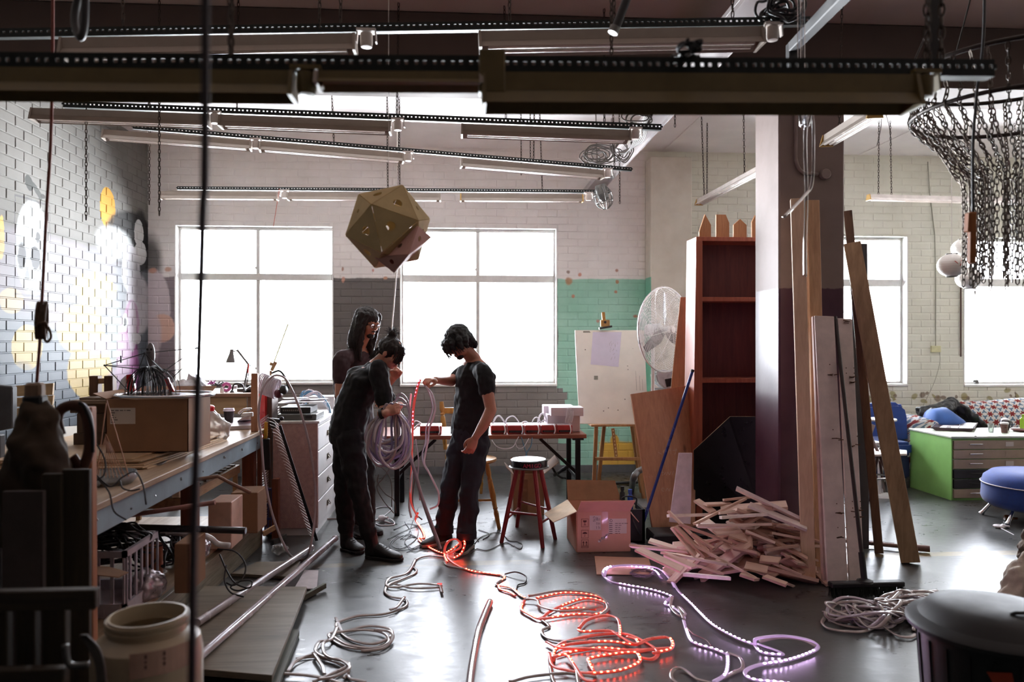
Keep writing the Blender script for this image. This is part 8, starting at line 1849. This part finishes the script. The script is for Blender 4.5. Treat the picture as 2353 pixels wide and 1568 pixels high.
mb = MB(); mb.tube(floorpath([(640,1192),(700,1195),(760,1193),(860,1196),(905,1205)], 5, .007), .0055, 6); build('floor_cable', mb, mat('brown_floor_cable', (128,98,90), .5), smooth=True, label='brown cable lying across the floor from the rack to the table leg', cat='cable')
mb = MB(); mb.tube(floorpath([(735,1180),(748,1170),(762,1160),(758,1150),(742,1120,.25)], 5, .006), .003, 5); build('thin_wire', mb, whc, smooth=True, label='thin white wire trailing down beside the white drawers', cat='wire')
# cables hanging between the people
T_ = thing('hanging_cables', 'white and pink cables hanging from the man\'s hand to the floor', 'cables', onZ(985, 1240, 0))
def hangc(l, Y, r, m, nm='cable'):
 q = [onY(x, y, Y if not isinstance(Y, (list, tuple)) else Y[0]+(Y[1]-Y[0])*i/(len(l)-1)) for i, (x, y) in enumerate(l)]
 for p in q: p.z = max(p.z, .01)
 mb = MB(); mb.tube(spline(q, 7), r, 6, flat=.5, up=(0,1,0)); return build(nm, mb, m, T_, smooth=True)
silver_c = mat('silvery_strip', (176,162,172), .22, var=.1, coat=.5)
hangc([(930,990),(940,1040),(955,1090),(972,1150),(990,1200),(1005,1240),(1012,1262)], (5.45,5.35), .013, silver_c)
hangc([(925,960),(936,1020),(950,1080),(970,1150),(985,1195),(1000,1235),(1010,1260)], (5.5,5.4), .009, strip_m)
hangc([(978,888),(992,905),(1000,935),(996,960),(986,985),(984,1010),(978,1040),(975,1065),(985,1085),(1000,1115),(1008,1135),(1006,1160),(988,1170)], (5.45,5.6), .008, whc)
hangc([(975,885),(985,900),(994,935),(988,962),(979,985),(978,1015),(970,1045),(975,1070),(990,1095),(1002,1120)], (5.47,5.6), .006, silver_c)
hangc([(944,905),(940,960),(943,1010),(948,1060),(944,1110),(940,1160),(945,1190)], (5.5,5.5), .008, whc)
hangc([(958,1072),(952,1110),(948,1150),(955,1180),(970,1195)], 5.6, .005, cab); hangc([(955,1010),(962,1060),(960,1100),(965,1150)], 5.65, .005, silver_c)
hangc([(966,870),(958,850),(948,845),(936,842)], (5.45,5.7), .0018, whc, 'thin_wire')
for l in ([(870,1090),(868,1110),(885,1135),(905,1150),(910,1180)], [(880,1060),(895,1075),(880,1100),(866,1120),(880,1150),(905,1180)], [(872,1070),(892,1090),(900,1120),(900,1165)]): hangc(l, 6.0, .004, cab, 'lead')
# ================================================================== PEOPLE
skin = mat('skin', (182,124,100), .55, var=.06, scale=20); skin2 = mat('skin_pale', (196,140,118), .55, var=.06, scale=20)
hairb = mat('black_hair', (12,10,10), .6, var=.3, scale=60); hairn = mat('brown_hair', (28,18,15), .6, var=.3, scale=60)
blackt = mat('black_cotton', (15,15,17), .85, var=.1, scale=20, bump=.2); maroon = mat('maroon_cotton', (58,38,42), .85, var=.1, bump=.2)
jean = mat('dark_denim', (30,32,40), .85, var=.15, scale=50, bump=.2); blackd = mat('black_trousers', (10,10,11), .8, var=.1, bump=.2); bootm = mat('black_boot', (18,17,18), .5, var=.1, bump=.3); shoem = mat('dark_canvas_shoe', (40,34,36), .7); solem = mat('pale_sole', (150,140,134), .5)
def limb(mb, pts, rs, n=12, sq=1.0):
 """tapered limb through joints with rounded ends"""
 pts = [V(p) for p in pts]; P_ = spline(pts, 5) if len(pts) > 2 else [pts[0].lerp(pts[1], i/6) for i in range(7)]
 k = len(P_); R_ = []
 for i in range(k):
  f_ = i/(k-1)*(len(rs)-1); a = int(min(f_, len(rs)-2)); g = f_-a; g = g*g*(3-2*g); R_.append(rs[a]*(1-g)+rs[a+1]*g)
 mb.tube(P_, R_, n); mb.ball(P_[0], R_[0], n=10, m=6); mb.ball(P_[-1], R_[-1], n=10, m=6)
def torso(mb, secs, n=18): # (centre, right-vector, half width, half depth, axis)
 ss = []
 for c_, rt_, hw, hd, ax_ in secs:
  ax_ = V(ax_).normalized(); r_ = (V(rt_)-ax_*V(rt_).dot(ax_)).normalized(); f_ = ax_.cross(r_); ss.append((V(c_), r_*hw, f_*hd))
 mb.loft(ss, n)
def head(mb, c_, fwd, upv, s=1.0):
 """head around centre c_ facing fwd; height about .23 m"""
 f = V(fwd).normalized(); u = (V(upv)-f*V(upv).dot(f)).normalized(); r = f.cross(u); R_ = Matrix((r, f, u)).transposed(); c_ = V(c_)
 def p(x, y, z): return c_+R_ @ V((x*s, y*s, z*s))
 mb.ball(p(0,-.012,.025), (.074*s,.094*s,.088*s), R_, 20, 14)
 mb.ball(p(0,.02,-.045), (.056*s,.062*s,.062*s), R_, 16, 10)
 mb.ball(p(0,.052,-.088), (.026*s,.022*s,.018*s), R_, 12, 8)       # chin
 mb.ball(p(0,.040,.018), (.058*s,.042*s,.050*s), R_, 14, 8)        # forehead and brow
 mb.add([p(-.010,.078,.012), p(.010,.078,.012), p(.017,.082,-.030), p(-.017,.082,-.030), p(0,.108,-.024), p(0,.086,.010), p(0,.080,-.040)], [(0,5,4,3),(5,1,2,4),(3,4,6),(4,2,6),(0,3,6,2,1,5)])
 mb.ball(p(0,.098,-.024), (.011*s,.012*s,.009*s), R_, 10, 6)       # nose tip
 for sx_ in (-1, 1):
  mb.ball(p(sx_*.031,.070,.004), (.015*s,.012*s,.009*s), R_, 10, 6); mb.ball(p(sx_*.040,.050,-.028), (.022*s,.026*s,.022*s), R_, 10, 6)
  mb.ball(p(sx_*.076,-.008,-.008), (.009*s,.018*s,.031*s), R_, 12, 8)   # ear
  mb.ball(p(sx_*.030,.079,.020), (.018*s,.008*s,.006*s), R_, 10, 6)     # brow
 mb.ball(p(0,.083,-.057), (.022*s,.010*s,.006*s), R_, 12, 6); mb.ball(p(0,.080,-.067), (.019*s,.011*s,.007*s), R_, 12, 6)
 return p, R_
def eyes(p, T, s=1.0):
 for sx_ in (-1, 1):
  mb = MB(); mb.ball(p(sx_*.031,.0735,.003), .011, n=12, m=8); e = build('eye', mb, mat('eye_white', (206,196,190), .3), T, smooth=True)
  mb = MB(); mb.ball(p(sx_*.031,.0815,.001), .0052, n=10, m=6); build('iris', mb, mat('dark_iris', (30,20,18), .2), e, smooth=True)
def hand(mb, w_, d, palm_n, curl=.5, s=1.0, thumb=1, spread=.12, pinch=False):
 """w_: wrist, d: direction of the palm, palm_n: way the palm faces"""
 w_ = V(w_); d = V(d).normalized(); n_ = V(palm_n); n_ = (n_-d*n_.dot(d)).normalized(); sd = d.cross(n_)*thumb
 mb.loft([(w_, sd*.026*s, n_*.019*s), (w_+d*.03*s, sd*.036*s, n_*.018*s), (w_+d*.06*s, sd*.041*s, n_*.016*s), (w_+d*.092*s, sd*.039*s, n_*.013*s)], 14)
 for i, (off, L, r_) in enumerate(((.030,.072,.0088),(.010,.080,.0092),(-.011,.074,.0088),(-.030,.058,.0078))):
  b = w_+d*.088*s+sd*off*s; a_ = 0; q = [w_+d*.05*s+sd*off*.8*s, b]; dd = (d+sd*(off/.03)*spread).normalized(); c0 = curl*(1+.12*i)
  for seg in (.45,.30,.25):
   a_ += c0*(.9 if seg == .45 else 1.1); e = dd*cos(a_)+n_*sin(a_); q.append(q[-1]+e*L*seg*s)
  mb.tube(spline(q, 3), [r_*s]*7+[r_*s*.92]*6 if False else r_*s*.95, 8); mb.ball(q[-1], r_*s*.95, n=8, m=6)
 tq = [w_+d*.015*s+sd*.020*s, w_+d*.045*s+sd*.046*s+n_*.012*s, w_+d*.075*s+sd*(.052-.02*curl)*s+n_*(.022+.02*curl)*s, w_+d*.098*s+sd*(.046-.04*curl)*s+n_*(.028+.03*curl)*s]
 mb.tube(spline(tq, 4), .0108*s, 8); mb.ball(tq[-1], .0105*s, n=8, m=6)
def shoe(T, heel, toe, h_, m, name='shoe', sole=None, w_=.048, ankle=None, lift=0):
 heel = V(heel); toe = V(toe); d = (toe-heel); L = d.length; d.normalize(); s_ = V((-d.y, d.x, 0)); z = heel.z
 def c(f, hh): return heel+d*L*f+V((0,0,hh))
 secs = []
 for f, hw, ht in ((0,.026,.06),(.06,.034,.075),(.2,.037,.085),(.4,.038,.08),(.6,.044,.055),(.78,.047,.042),(.92,.038,.034),(1,.018,.024)):
  secs.append((c(f, ht*h_/2+.012), s_*hw*w_/.048, V((0,0,ht*h_/2))))
 mb = MB(); mb.loft(secs, 16)
 if ankle: limb(mb, [c(.2,.05), V(ankle)], [.048,.052])
 o = build(name, mb, m, T); remesh(o, .006, 2)
 mb = MB(); pts = []
 for f, hw in ((0,.02),(.05,.034),(.25,.036),(.45,.036),(.7,.047),(.88,.042),(1.02,.016)): pts.append((f, hw*w_/.048*1.05))
 poly = [c(f, .0)+s_*hw for f, hw in pts]+[c(f, .0)-s_*hw for f, hw in pts[::-1]]
 mb.slab([p+V((0,0,.001)) for p in poly], .022, (0,0,1)); build('sole', mb, sole or m, o, bevel=.003)
 mb = MB()
 for k in range(5): f = .34+.07*k; mb.tube([c(f, .088*h_-.03*(f-.3)*3*h_)+s_*.022, c(f+.02, .096*h_-.035*(f-.3)*3*h_), c(f, .088*h_-.03*(f-.3)*3*h_)-s_*.022], .0028, 5)
 build('laces', mb, blackm, o); return o
def strands(T, roots, m, name='hair_strands', r=.0016):
 mb = MB()
 for q in roots: mb.tube(spline(q, 4), [r]*(4*(len(q)-1))+[r*.4], 4)
 return build(name, mb, m, T, kind='stuff')
# ---- the dark-haired man on the right, holding the strip -------------------
Ym = 5.75
T_ = thing('person', 'man with shaggy dark hair, black t-shirt and jeans, head bowed, holding up the glowing strip', 'person', V((onY(1060, 1250, Ym).x, Ym, 0)))
J = lambda x, y, Y=Ym: onY(x, y, Y)
hc = J(1052, 788, 5.68); hf = V((-.62, -.35, -.62)).normalized(); hu = V((-.55, -.15, .75))
neck = J(1090, 828, 5.76); chest = J(1092, 880, 5.76); waist = J(1082, 965, 5.77); hip = J(1078, 1008, 5.78)
rt = V((.80, .55, 0)).normalized() # body right-left axis; he faces half left toward the camera side
rt = V((.78, -.62, 0)).normalized()
shL, shR = J(1112, 858, 5.55), J(1062, 858, 5.93)
mb = MB(); p_, R_ = head(mb, hc, hf, hu); limb(mb, [neck, hc-hf*.035+V((0,0,-.035))], [.056,.055])
torso(mb, [(hip, rt, .12, .08, (0,0,1)), (waist, rt, .12, .085, (0,0,1)), (chest, rt, .155, .11, (0,0,1)), (neck+V((0,0,-.02)), rt, .10, .07, (0,0,1)), (neck+V((0,0,.015)), rt, .05, .05, (0,0,1))])
elL = J(1128, 942, 5.48); wrL = J(1092, 1006, 5.42)
limb(mb, [shL, elL], [.055,.042]); limb(mb, [elL, J(1112, 975, 5.44), wrL], [.043,.040,.027])
hand(mb, wrL, (J(1078, 1040, 5.40)-wrL), V((-.2,.9,.2)), .55, .98, -1)
elR = J(1036, 876, 5.85); wrR = J(1000, 874, 5.58)
limb(mb, [shR, elR], [.05,.042]); limb(mb, [elR, wrR], [.040,.027]); hand(mb, wrR, (J(972, 872, 5.46)-wrR), V((.0,.2,-1)), .75, .95, 1)
kL, anL = J(1080, 1122, 5.66), J(1072, 1228, 5.62); kR, anR = J(1034, 1122, 5.78), J(1020, 1216, 5.86)
for a, k_, an in ((hip+rt*.08, kL, anL), (hip-rt*.08, kR, anR)): limb(mb, [a, k_], [.065,.048]); limb(mb, [k_, an], [.046,.034])
BODY = build('body', mb, skin, T_); remesh(BODY, .0055, 2)
# shirt
mb = MB(); torso(mb, [(hip+V((0,0,.03)), rt, .165, .115, (0,0,1)), (waist, rt, .155, .115, (0,0,1)), (chest+V((0,0,-.06)), rt, .165, .12, (0,0,1)), (chest+V((0,0,.05)), rt, .17, .12, (0,0,1)), (neck+V((0,0,-.045)), rt, .13, .085, (0,0,1)), (neck+V((0,0,-.012)), rt, .068, .064, (0,0,1))])
limb(mb, [neck+V((0,0,-.05)), shL], [.06,.066]); limb(mb, [neck+V((0,0,-.05)), shR], [.06,.062]); limb(mb, [shL, shL.lerp(elL,.45)], [.066,.066]); limb(mb, [shR, shR.lerp(elR,.5)], [.06,.056])
o = build('t_shirt', mb, blackt, T_); remesh(o, .007, 3, (.022,.07))
mb = MB(); torso(mb, [(waist+V((0,0,-.0)), rt, .148, .108, (0,0,1)), (hip, rt, .158, .115, (0,0,1)), (hip+V((0,0,-.09)), rt, .155, .115, (0,0,1))])
for a, k_, an in ((hip+rt*.075+V((0,0,-.05)), kL, anL), (hip-rt*.075+V((0,0,-.05)), kR, anR)): limb(mb, [a, k_], [.098,.074]); limb(mb, [k_, an+V((0,0,-.01))], [.072,.068])
o = build('jeans', mb, jean, T_); remesh(o, .008, 3, (.035,.09))
for an in (anL, anR): mb = MB(); mb.lathe([(.070,-.03),(.074,-.03),(.075,.02),(.070,.02)], an, 20, caps=False); build('turn_up', mb, jean, o, smooth=2)
shoe(T_, V((J(1036,1222,5.88).x, 5.90, 0)), V((J(968,1232,5.75).x, 5.74, 0)), .95, shoem, sole=solem)
shoe(T_, V((J(1083,1240,5.66).x, 5.74, 0)), V((J(1052,1262,5.5).x, 5.50, 0)), .95, shoem, sole=solem)
# hair
mb = MB(); mb.ball(p_(0,-.028,.040), (.092,.108,.088), R_, 22, 14); mb.ball(p_(0,-.06,-.02), (.082,.07,.075), R_, 18, 12)
for x, y, z, l in ((-.06,.05,.05,.07),(-.03,.075,.06,.08),(0,.085,.06,.08),(.03,.075,.06,.08),(.06,.05,.05,.07),(.08,.01,.03,.08),(-.08,.01,.03,.08),(.085,-.03,.0,.07),(-.085,-.03,.0,.07)):
 limb(mb, [p_(x,y,z), p_(x*1.08,y+.028,z-l*.55), p_(x*1.0,y+.020,z-l*1.0)], [.028,.020,.006])
for x, z in ((-.05,-.08),(-.025,-.1),(0,-.11),(.025,-.1),(.05,-.08)): limb(mb, [p_(x,-.07,-.01), p_(x*1.1,-.085,z)], [.038,.02])
o = build('hair', mb, hairb, T_); remesh(o, .006, 1, (.014,.02))
rr = random.Random(1); st = []
for k in range(150):
 a_ = rr.uniform(-2.6, 2.6); x, y = .085*sin(a_), .02+.085*cos(a_); st.append([p_(x*.8,y*.8,.085), p_(x,y*.98,.05), p_(x*1.08,y*1.06+.012,-.0), p_(x*1.04+rr.uniform(-.012,.012),y*1.03+.012+rr.uniform(-.012,.012),-.045-rr.uniform(0,.025))])
strands(T_, st, hairb)
mb = MB(); mb.ball(p_(0,.058,-.085), (.036,.03,.026), R_, 12, 8); o = build('beard', mb, hairb, T_); remesh(o, .006, 1, (.01,.01)); eyes(p_, T_)
# ---- the bearded man standing behind ---------------------------------------
Yb_ = 6.2; J = lambda x, y, Y=Yb_: onY(x, y, Y)
T_ = thing('person', 'tall man with very long hair, glasses and a maroon t-shirt, standing behind the others', 'person', V((J(810, 1230).x, Yb_, 0)))
hc = J(846, 742, 6.15); hf = V((.72, -.55, -.32)).normalized(); hu = V((.15,-.1,1)); rt = V((.55, .80, 0)).normalized(); rt = V((-.6,-.8,0)).normalized()
neck = J(822, 800, 6.2); chest = J(812, 858, 6.22); waist = J(815, 950, 6.22); hip = J(820, 1000, 6.22)
mb = MB(); p_, R_ = head(mb, hc, hf, hu); limb(mb, [neck, hc+V((0,0,-.06))-hf*.02], [.058,.056])
torso(mb, [(hip, rt, .12, .085, (0,0,1)), (waist, rt, .125, .09, (0,0,1)), (chest, rt, .17, .12, (0,0,1)), (neck+V((0,0,-.03)), rt, .11, .075, (0,0,1)), (neck+V((0,0,.01)), rt, .055, .055, (0,0,1))])
shR, shL = J(785, 828, 6.02), J(845, 832, 6.42); elR = J(783, 905, 5.98); wrR = J(835, 920, 5.85)
limb(mb, [shR, elR], [.058,.047]); limb(mb, [elR, wrR], [.045,.03]); hand(mb, wrR, (1,-.2,.1), V((0,.3,-1)), .6, 1, 1)
elL = J(868, 910, 6.2); wrL = J(903, 870, 5.92); limb(mb, [shL, elL], [.05,.043]); limb(mb, [elL, wrL], [.042,.028]); hand(mb, wrL, V((.55,-.35,.75)), V((.2,-.9,.3)), 1.0, .98, -1)
kn = [J(815, 1120, 6.1), J(842, 1120, 6.2)]; an = [J(818, 1205, 6.2), J(848, 1205, 6.25)]
for i in (0, 1): limb(mb, [hip+rt*(.08 if i == 0 else -.08), kn[i]], [.065,.05]); limb(mb, [kn[i], an[i]], [.052,.036])
o = build('body', mb, skin, T_); remesh(o, .006, 2)
mb = MB(); torso(mb, [(hip+V((0,0,-.02)), rt, .17, .13, (0,0,1)), (waist, rt, .168, .135, (0,0,1)), (chest, rt, .185, .135, (0,0,1)), (neck+V((0,0,-.06)), rt, .15, .09, (0,0,1)), (neck+V((0,0,-.02)), rt, .07, .066, (0,0,1))])
limb(mb, [neck+V((0,0,-.05)), shR], [.06,.07]); limb(mb, [neck+V((0,0,-.05)), shL], [.06,.066]); limb(mb, [shR, shR.lerp(elR,.55)], [.07,.068]); limb(mb, [shL, shL.lerp(elL,.5)], [.066,.06])
o = build('t_shirt', mb, maroon, T_); remesh(o, .008, 3, (.022,.07))
mb = MB(); torso(mb, [(waist+V((0,0,-.08)), rt, .15, .115, (0,0,1)), (hip, rt, .16, .12, (0,0,1)), (hip+V((0,0,-.1)), rt, .155, .115, (0,0,1))])
for i in (0, 1): limb(mb, [hip+rt*(.08 if i == 0 else -.08)+V((0,0,-.05)), kn[i]], [.098,.075]); limb(mb, [kn[i], an[i]], [.072,.06])
o = build('trousers', mb, blackd, T_); remesh(o, .009, 3, (.03,.09))
shoe(T_, V((J(830,1225,6.1).x, 6.28, 0)), V((J(872,1228,6.0).x, 6.12, 0)), .95, bootm); shoe(T_, V((J(800,1228,6.1).x, 6.2, 0)), V((J(835,1240,6.0).x, 6.0, 0)), .95, bootm)
mb = MB(); mb.ball(p_(0,-.024,.034), (.086,.106,.092), R_, 22, 14)
for x, y in ((-.07,-.02),(-.055,-.06),(-.02,-.085),(.02,-.085),(.055,-.06),(.07,-.02)):
 q = p_(x,y,.0); b = q+V((-.05 if y < -.03 else 0, .0, -.30)); limb(mb, [p_(x,y,.06), q, q.lerp(b,.5)+V((-.02,0,0)), b], [.04,.042,.040,.018])
for sx_ in (-1, 1): limb(mb, [p_(sx_*.068,.03,.075), p_(sx_*.078,.03,.0), p_(sx_*.074,.035,-.08)+V((0,0,-.0)), p_(sx_*.068,.02,-.12)+V((.01,-.0,-.10))], [.022,.022,.024,.008])
o = build('hair', mb, hairn, T_); remesh(o, .006, 1, (.014,.02))
rr = random.Random(2); st = []
for k in range(130):
 a_ = rr.uniform(1.1, 5.1); x, y = .092*sin(a_), -.01+.10*cos(a_); q = p_(x,y,.02); st.append([p_(x*.7,y*.8,.10), q, q+V((-.03+rr.uniform(-.02,.02),rr.uniform(-.02,.02),-.16)), q+V((-.06+rr.uniform(-.04,.04),rr.uniform(-.03,.03),-.34-rr.uniform(0,.05)))])
strands(T_, st, hairn)
mb = MB(); mb.ball(p_(0,.062,-.088), (.034,.028,.026), R_, 12, 8); mb.ball(p_(0,.082,-.048), (.028,.010,.006), R_, 10, 6); o = build('beard', mb, hairn, T_); remesh(o, .006, 1, (.01,.01)); eyes(p_, T_)
mb = MB()
for sx_ in (-1, 1):
 mb.tube([p_(sx_*.034+.024*cos(k*pi/8), .094-.008*abs(cos(k*pi/8)), .003+.017*sin(k*pi/8)) for k in range(16)], .0022, 5, closed=True); mb.tube([p_(sx_*.058,.086,.006), p_(sx_*.078,-.01,.006)], .0022, 5)
mb.tube([p_(-.010,.095,.005), p_(.010,.095,.005)], .0022, 5); G = build('glasses', mb, blackm, T_)
for sx_ in (-1, 1): mb = MB(); mb.add([p_(sx_*.034+.023*cos(k*pi/8), .093-.008*abs(cos(k*pi/8)), .003+.016*sin(k*pi/8)) for k in range(16)], [tuple(range(16))]); build('lens', mb, glassy('lens_glass'), G)
# ---- the woman bending forward with the coil --------------------------------
Yw = 5.5; J = lambda x, y, Y=Yw: onY(x, y, Y)
T_ = thing('person', 'woman with a topknot in black top, trousers and lace-up boots, bending over a cable coil', 'person', V((J(830, 1270).x, Yw, 0)))
hc = J(899, 812, 5.48); hf = V((.80, -.38, -.52)).normalized(); hu = V((.45,-.2,.85)); rt = V((.25, -.95, 0)).normalized()
hip = J(798, 985, 5.55); waist = J(812, 930, 5.55); chest = J(838, 868, 5.53); neck = J(864, 838, 5.52)
ax1 = (chest-waist).normalized()
mb = MB(); p_, R_ = head(mb, hc, hf, hu, .94); limb(mb, [neck, hc-hf*.03+V((-.02,0,-.04))], [.048,.047])
torso(mb, [(hip, rt, .12, .09, (0.1,0,1)), (waist, rt, .11, .085, (.3,0,1)), (chest, rt, .15, .105, ax1), (neck-ax1*.03, rt, .10, .065, ax1), (neck+ax1*.02, rt, .045, .045, ax1)])
shN, shF = J(868, 848, 5.34), J(862, 852, 5.70); elN = J(886, 935, 5.33); wrN = J(892, 943, 5.20)
limb(mb, [shN, elN], [.05,.042]); limb(mb, [elN, J(878, 952, 5.25), J(888, 950, 5.18)], [.040,.034,.026]); hand(mb, J(884, 950, 5.20), V((.85,-.25,.35)), V((0,.9,-.3)), .85, .92, 1)
elF = J(900, 930, 5.68); limb(mb, [shF, elF], [.048,.04]); limb(mb, [elF, J(912, 945, 5.5)], [.038,.026]); hand(mb, J(905, 945, 5.5), V((.3,-.5,.6)), V((.6,-.5,-.3)), .9, .9, -1)
kA, aA = J(822, 1118, 5.42), J(845, 1222, 5.45); kB, aB = J(790, 1118, 5.62), J(796, 1215, 5.68)
for h_, k_, an in ((hip+rt*.07, kA, aA), (hip-rt*.07, kB, aB)): limb(mb, [h_, k_], [.07,.05]); limb(mb, [k_, an], [.048,.036])
o = build('body', mb, skin2, T_); remesh(o, .0055, 2)
mb = MB(); torso(mb, [(hip+V((0.005,0,-.035)), rt, .172, .135, (.05,0,1)), (hip+V((.01,0,.05)), rt, .165, .13, (.2,0,1)), (waist+ax1*.02, rt, .150, .125, (.35,0,1)), (chest, rt, .168, .125, ax1), (neck-ax1*.045, rt, .13, .085, ax1), (neck-ax1*.0, rt, .062, .058, ax1)])
limb(mb, [neck-ax1*.05, shN], [.06,.062]); limb(mb, [neck-ax1*.05, shF], [.06,.058]); limb(mb, [shN, shN.lerp(elN,.6), elN.lerp(shN,.08)], [.066,.062,.055]); limb(mb, [shF, elF], [.06,.05])
o = build('black_top', mb, blackt, T_); remesh(o, .007, 3, (.026,.07))
mb = MB(); torso(mb, [(waist+V((-.01,0,-.07)), rt, .145, .12, (.2,0,1)), (hip, rt, .165, .135, (0,0,1)), (hip+V((.01,0,-.1)), rt, .165, .13, (0,0,1))])
for h_, k_, an in ((hip+rt*.075+V((0.01,0,-.05)), kA, aA), (hip-rt*.075+V((0.01,0,-.05)), kB, aB)): limb(mb, [h_, h_.lerp(k_,.5), k_], [.112,.095,.072]); limb(mb, [k_, an], [.072,.060])
o = build('trousers', mb, blackd, T_); remesh(o, .008, 3, (.028,.07))
shoe(T_, V((J(843,1280,5.45).x-.01, 5.50, 0)), V((J(921,1278,5.3).x, 5.40, 0)), 1.25, bootm, 'boot', w_=.055, ankle=aA+V((0,0,.05)))
shoe(T_, V((J(783,1262,5.62).x, 5.72, 0)), V((J(830,1268,5.55).x, 5.60, 0)), 1.25, bootm, 'boot', w_=.055, ankle=aB+V((0,0,.05)))
mb = MB(); mb.ball(p_(0,-.024,.030), (.080,.098,.084), R_, 22, 14); bun = J(902, 768, 5.48); mb.ball(bun, (.034,.034,.028), None, 14, 10); mb.ball(bun.lerp(hc,.3), (.03,.03,.03), None, 12, 8)
for x in (-.055,.055): limb(mb, [p_(x,.045,.07), p_(x*1.15,.068,.035), p_(x*1.3,.066,-.02)], [.013,.009,.003])
o = build('hair', mb, hairn, T_); remesh(o, .006, 1, (.014,.02))
rr = random.Random(3); st = []
for k in range(60): a_ = rr.uniform(0, 6.28); e = V((cos(a_), rr.uniform(-1,1), abs(sin(a_)))).normalized(); st.append([bun, bun+e*.035, bun+e*(.045+rr.uniform(0,.02))+V((rr.uniform(-.015,.015),0,0))])
for k in range(70): a_ = rr.uniform(-.8, .8); x, y = .07*sin(a_), .092*cos(a_); st.append([p_(x*.8,y*.7,.09), p_(x,y,.05), p_(x*1.1,y*1.1,.0), p_(x*1.1+rr.uniform(-.006,.006),y*1.06,-.035-rr.uniform(0,.02))])
for k in range(60): x = rr.uniform(-.07,.07); st.append([p_(x,-.09,0), p_(x*1.1,-.105,-.05), p_(x*1.2+rr.uniform(-.02,.02),-.095-rr.uniform(0,.03),-.09-rr.uniform(0,.04))])
strands(T_, st, hairn); eyes(p_, T_)
mb = MB(); w0 = J(878, 951, 5.22); mb.lathe([(.036,-.012),(.038,-.012),(.038,.012),(.036,.012)], w0, 18, (1,-.3,.3), caps=False); mb.box(w0+V((.0,-.03,-.01)), (.03,.012,.03)); build('wrist_band', mb, blackm, T_)
# ---- the cable coil in her hands ---------------------------------------------
T_ = thing('cable_coil', 'big loose coil of silvery strip cable hanging from the woman\'s hands', 'cable', J(895, 1000, 5.3))
rr = random.Random(12); top = J(893, 950, 5.24); cm_ = [silver_c, mat('lilac_strip', (150,136,176), .22, coat=.5), whc, strip_m]
for k in range(30):
 cx_ = rr.uniform(872, 908); hy = rr.uniform(1005, 1078); wx = rr.uniform(24, 52); Yk = 5.28+rr.uniform(-.07,.09); tx_ = 893+rr.uniform(-9,12)
 q = [onY(tx_-4, 945+rr.uniform(-6,6), Yk), onY(cx_-wx*.75, 945+(hy-945)*.35, Yk-.01), onY(cx_-wx*.9, 945+(hy-945)*.75, Yk), onY(cx_-wx*.1, hy, Yk+.01), onY(cx_+wx*.85, 945+(hy-945)*.78, Yk), onY(cx_+wx*.85, 945+(hy-945)*.3, Yk+.01), onY(tx_+8, 935+rr.uniform(-8,5), Yk)]
 mb = MB(); mb.tube(spline(q, 6, True), .0085, 6, closed=True, flat=.5, up=(0,1,0)); build('loop', mb, cm_[k % 4], T_, smooth=True)
for q in ([(900,935),(915,915),(932,925),(942,955),(940,985),(928,1000)], [(903,930),(920,905),(938,925),(943,975),(938,1030)], [(915,930),(935,935),(940,960),(925,990)]):
 mb = MB(); mb.tube(spline([onY(x, y, 5.35) for x, y in q], 6), .007, 6, flat=.5, up=(0,1,0)); build('loop', mb, silver_c, T_, smooth=True)
# strip pile on the right ---------------------------------------------------------
T_ = thing('strip_pile', 'heap of unlit strip cable on the floor beside the broom head', 'cables', onZ(2030, 1430, 0))
rr = random.Random(23)
for k in range(34):
 f_ = rr.random(); cx_, cy_ = 1965+f_*150+rr.uniform(-15,15), 1440-f_*38+rr.uniform(-7,7); rx_, ry_ = rr.uniform(.08,.27), rr.uniform(.05,.13); c_ = onZ(cx_, cy_, 0); ph = rr.uniform(0,6.28); zz = rr.uniform(.01,.08); tl = rr.uniform(-.35,.1)
 q = []
 for j in range(10):
  a_ = ph+j*2*pi/10; dx, dy = rx_*cos(a_)*rr.uniform(.85,1.1), ry_*sin(a_)*rr.uniform(.85,1.1); q.append(V((c_.x+dx*cos(tl)-dy*sin(tl), c_.y+dx*sin(tl)+dy*cos(tl), max(.01, zz+.03*sin(a_*2+k)))))
 mb = MB(); mb.tube(spline(q, 5, True), .011, 6, closed=True, flat=.3, up=(.3,-.4,1)); build('loop', mb, [strip_m, silver_c, strip_m][k % 3], T_, smooth=True)
for p in ([(1895,1420),(1890,1432),(1905,1445),(1950,1452),(1990,1450),(2030,1430),(2070,1412),(2095,1425),(2100,1450)], [(2000,1425),(2030,1440),(2060,1460),(2090,1465),(2105,1458)], [(2050,1380,.08),(2075,1358,.1),(2110,1362,.08),(2155,1358,.06),(2120,1372,.05)]):
 led_strip(T_, floorpath(p, 7, .012), strip_m, None, .0105, nm='loop')
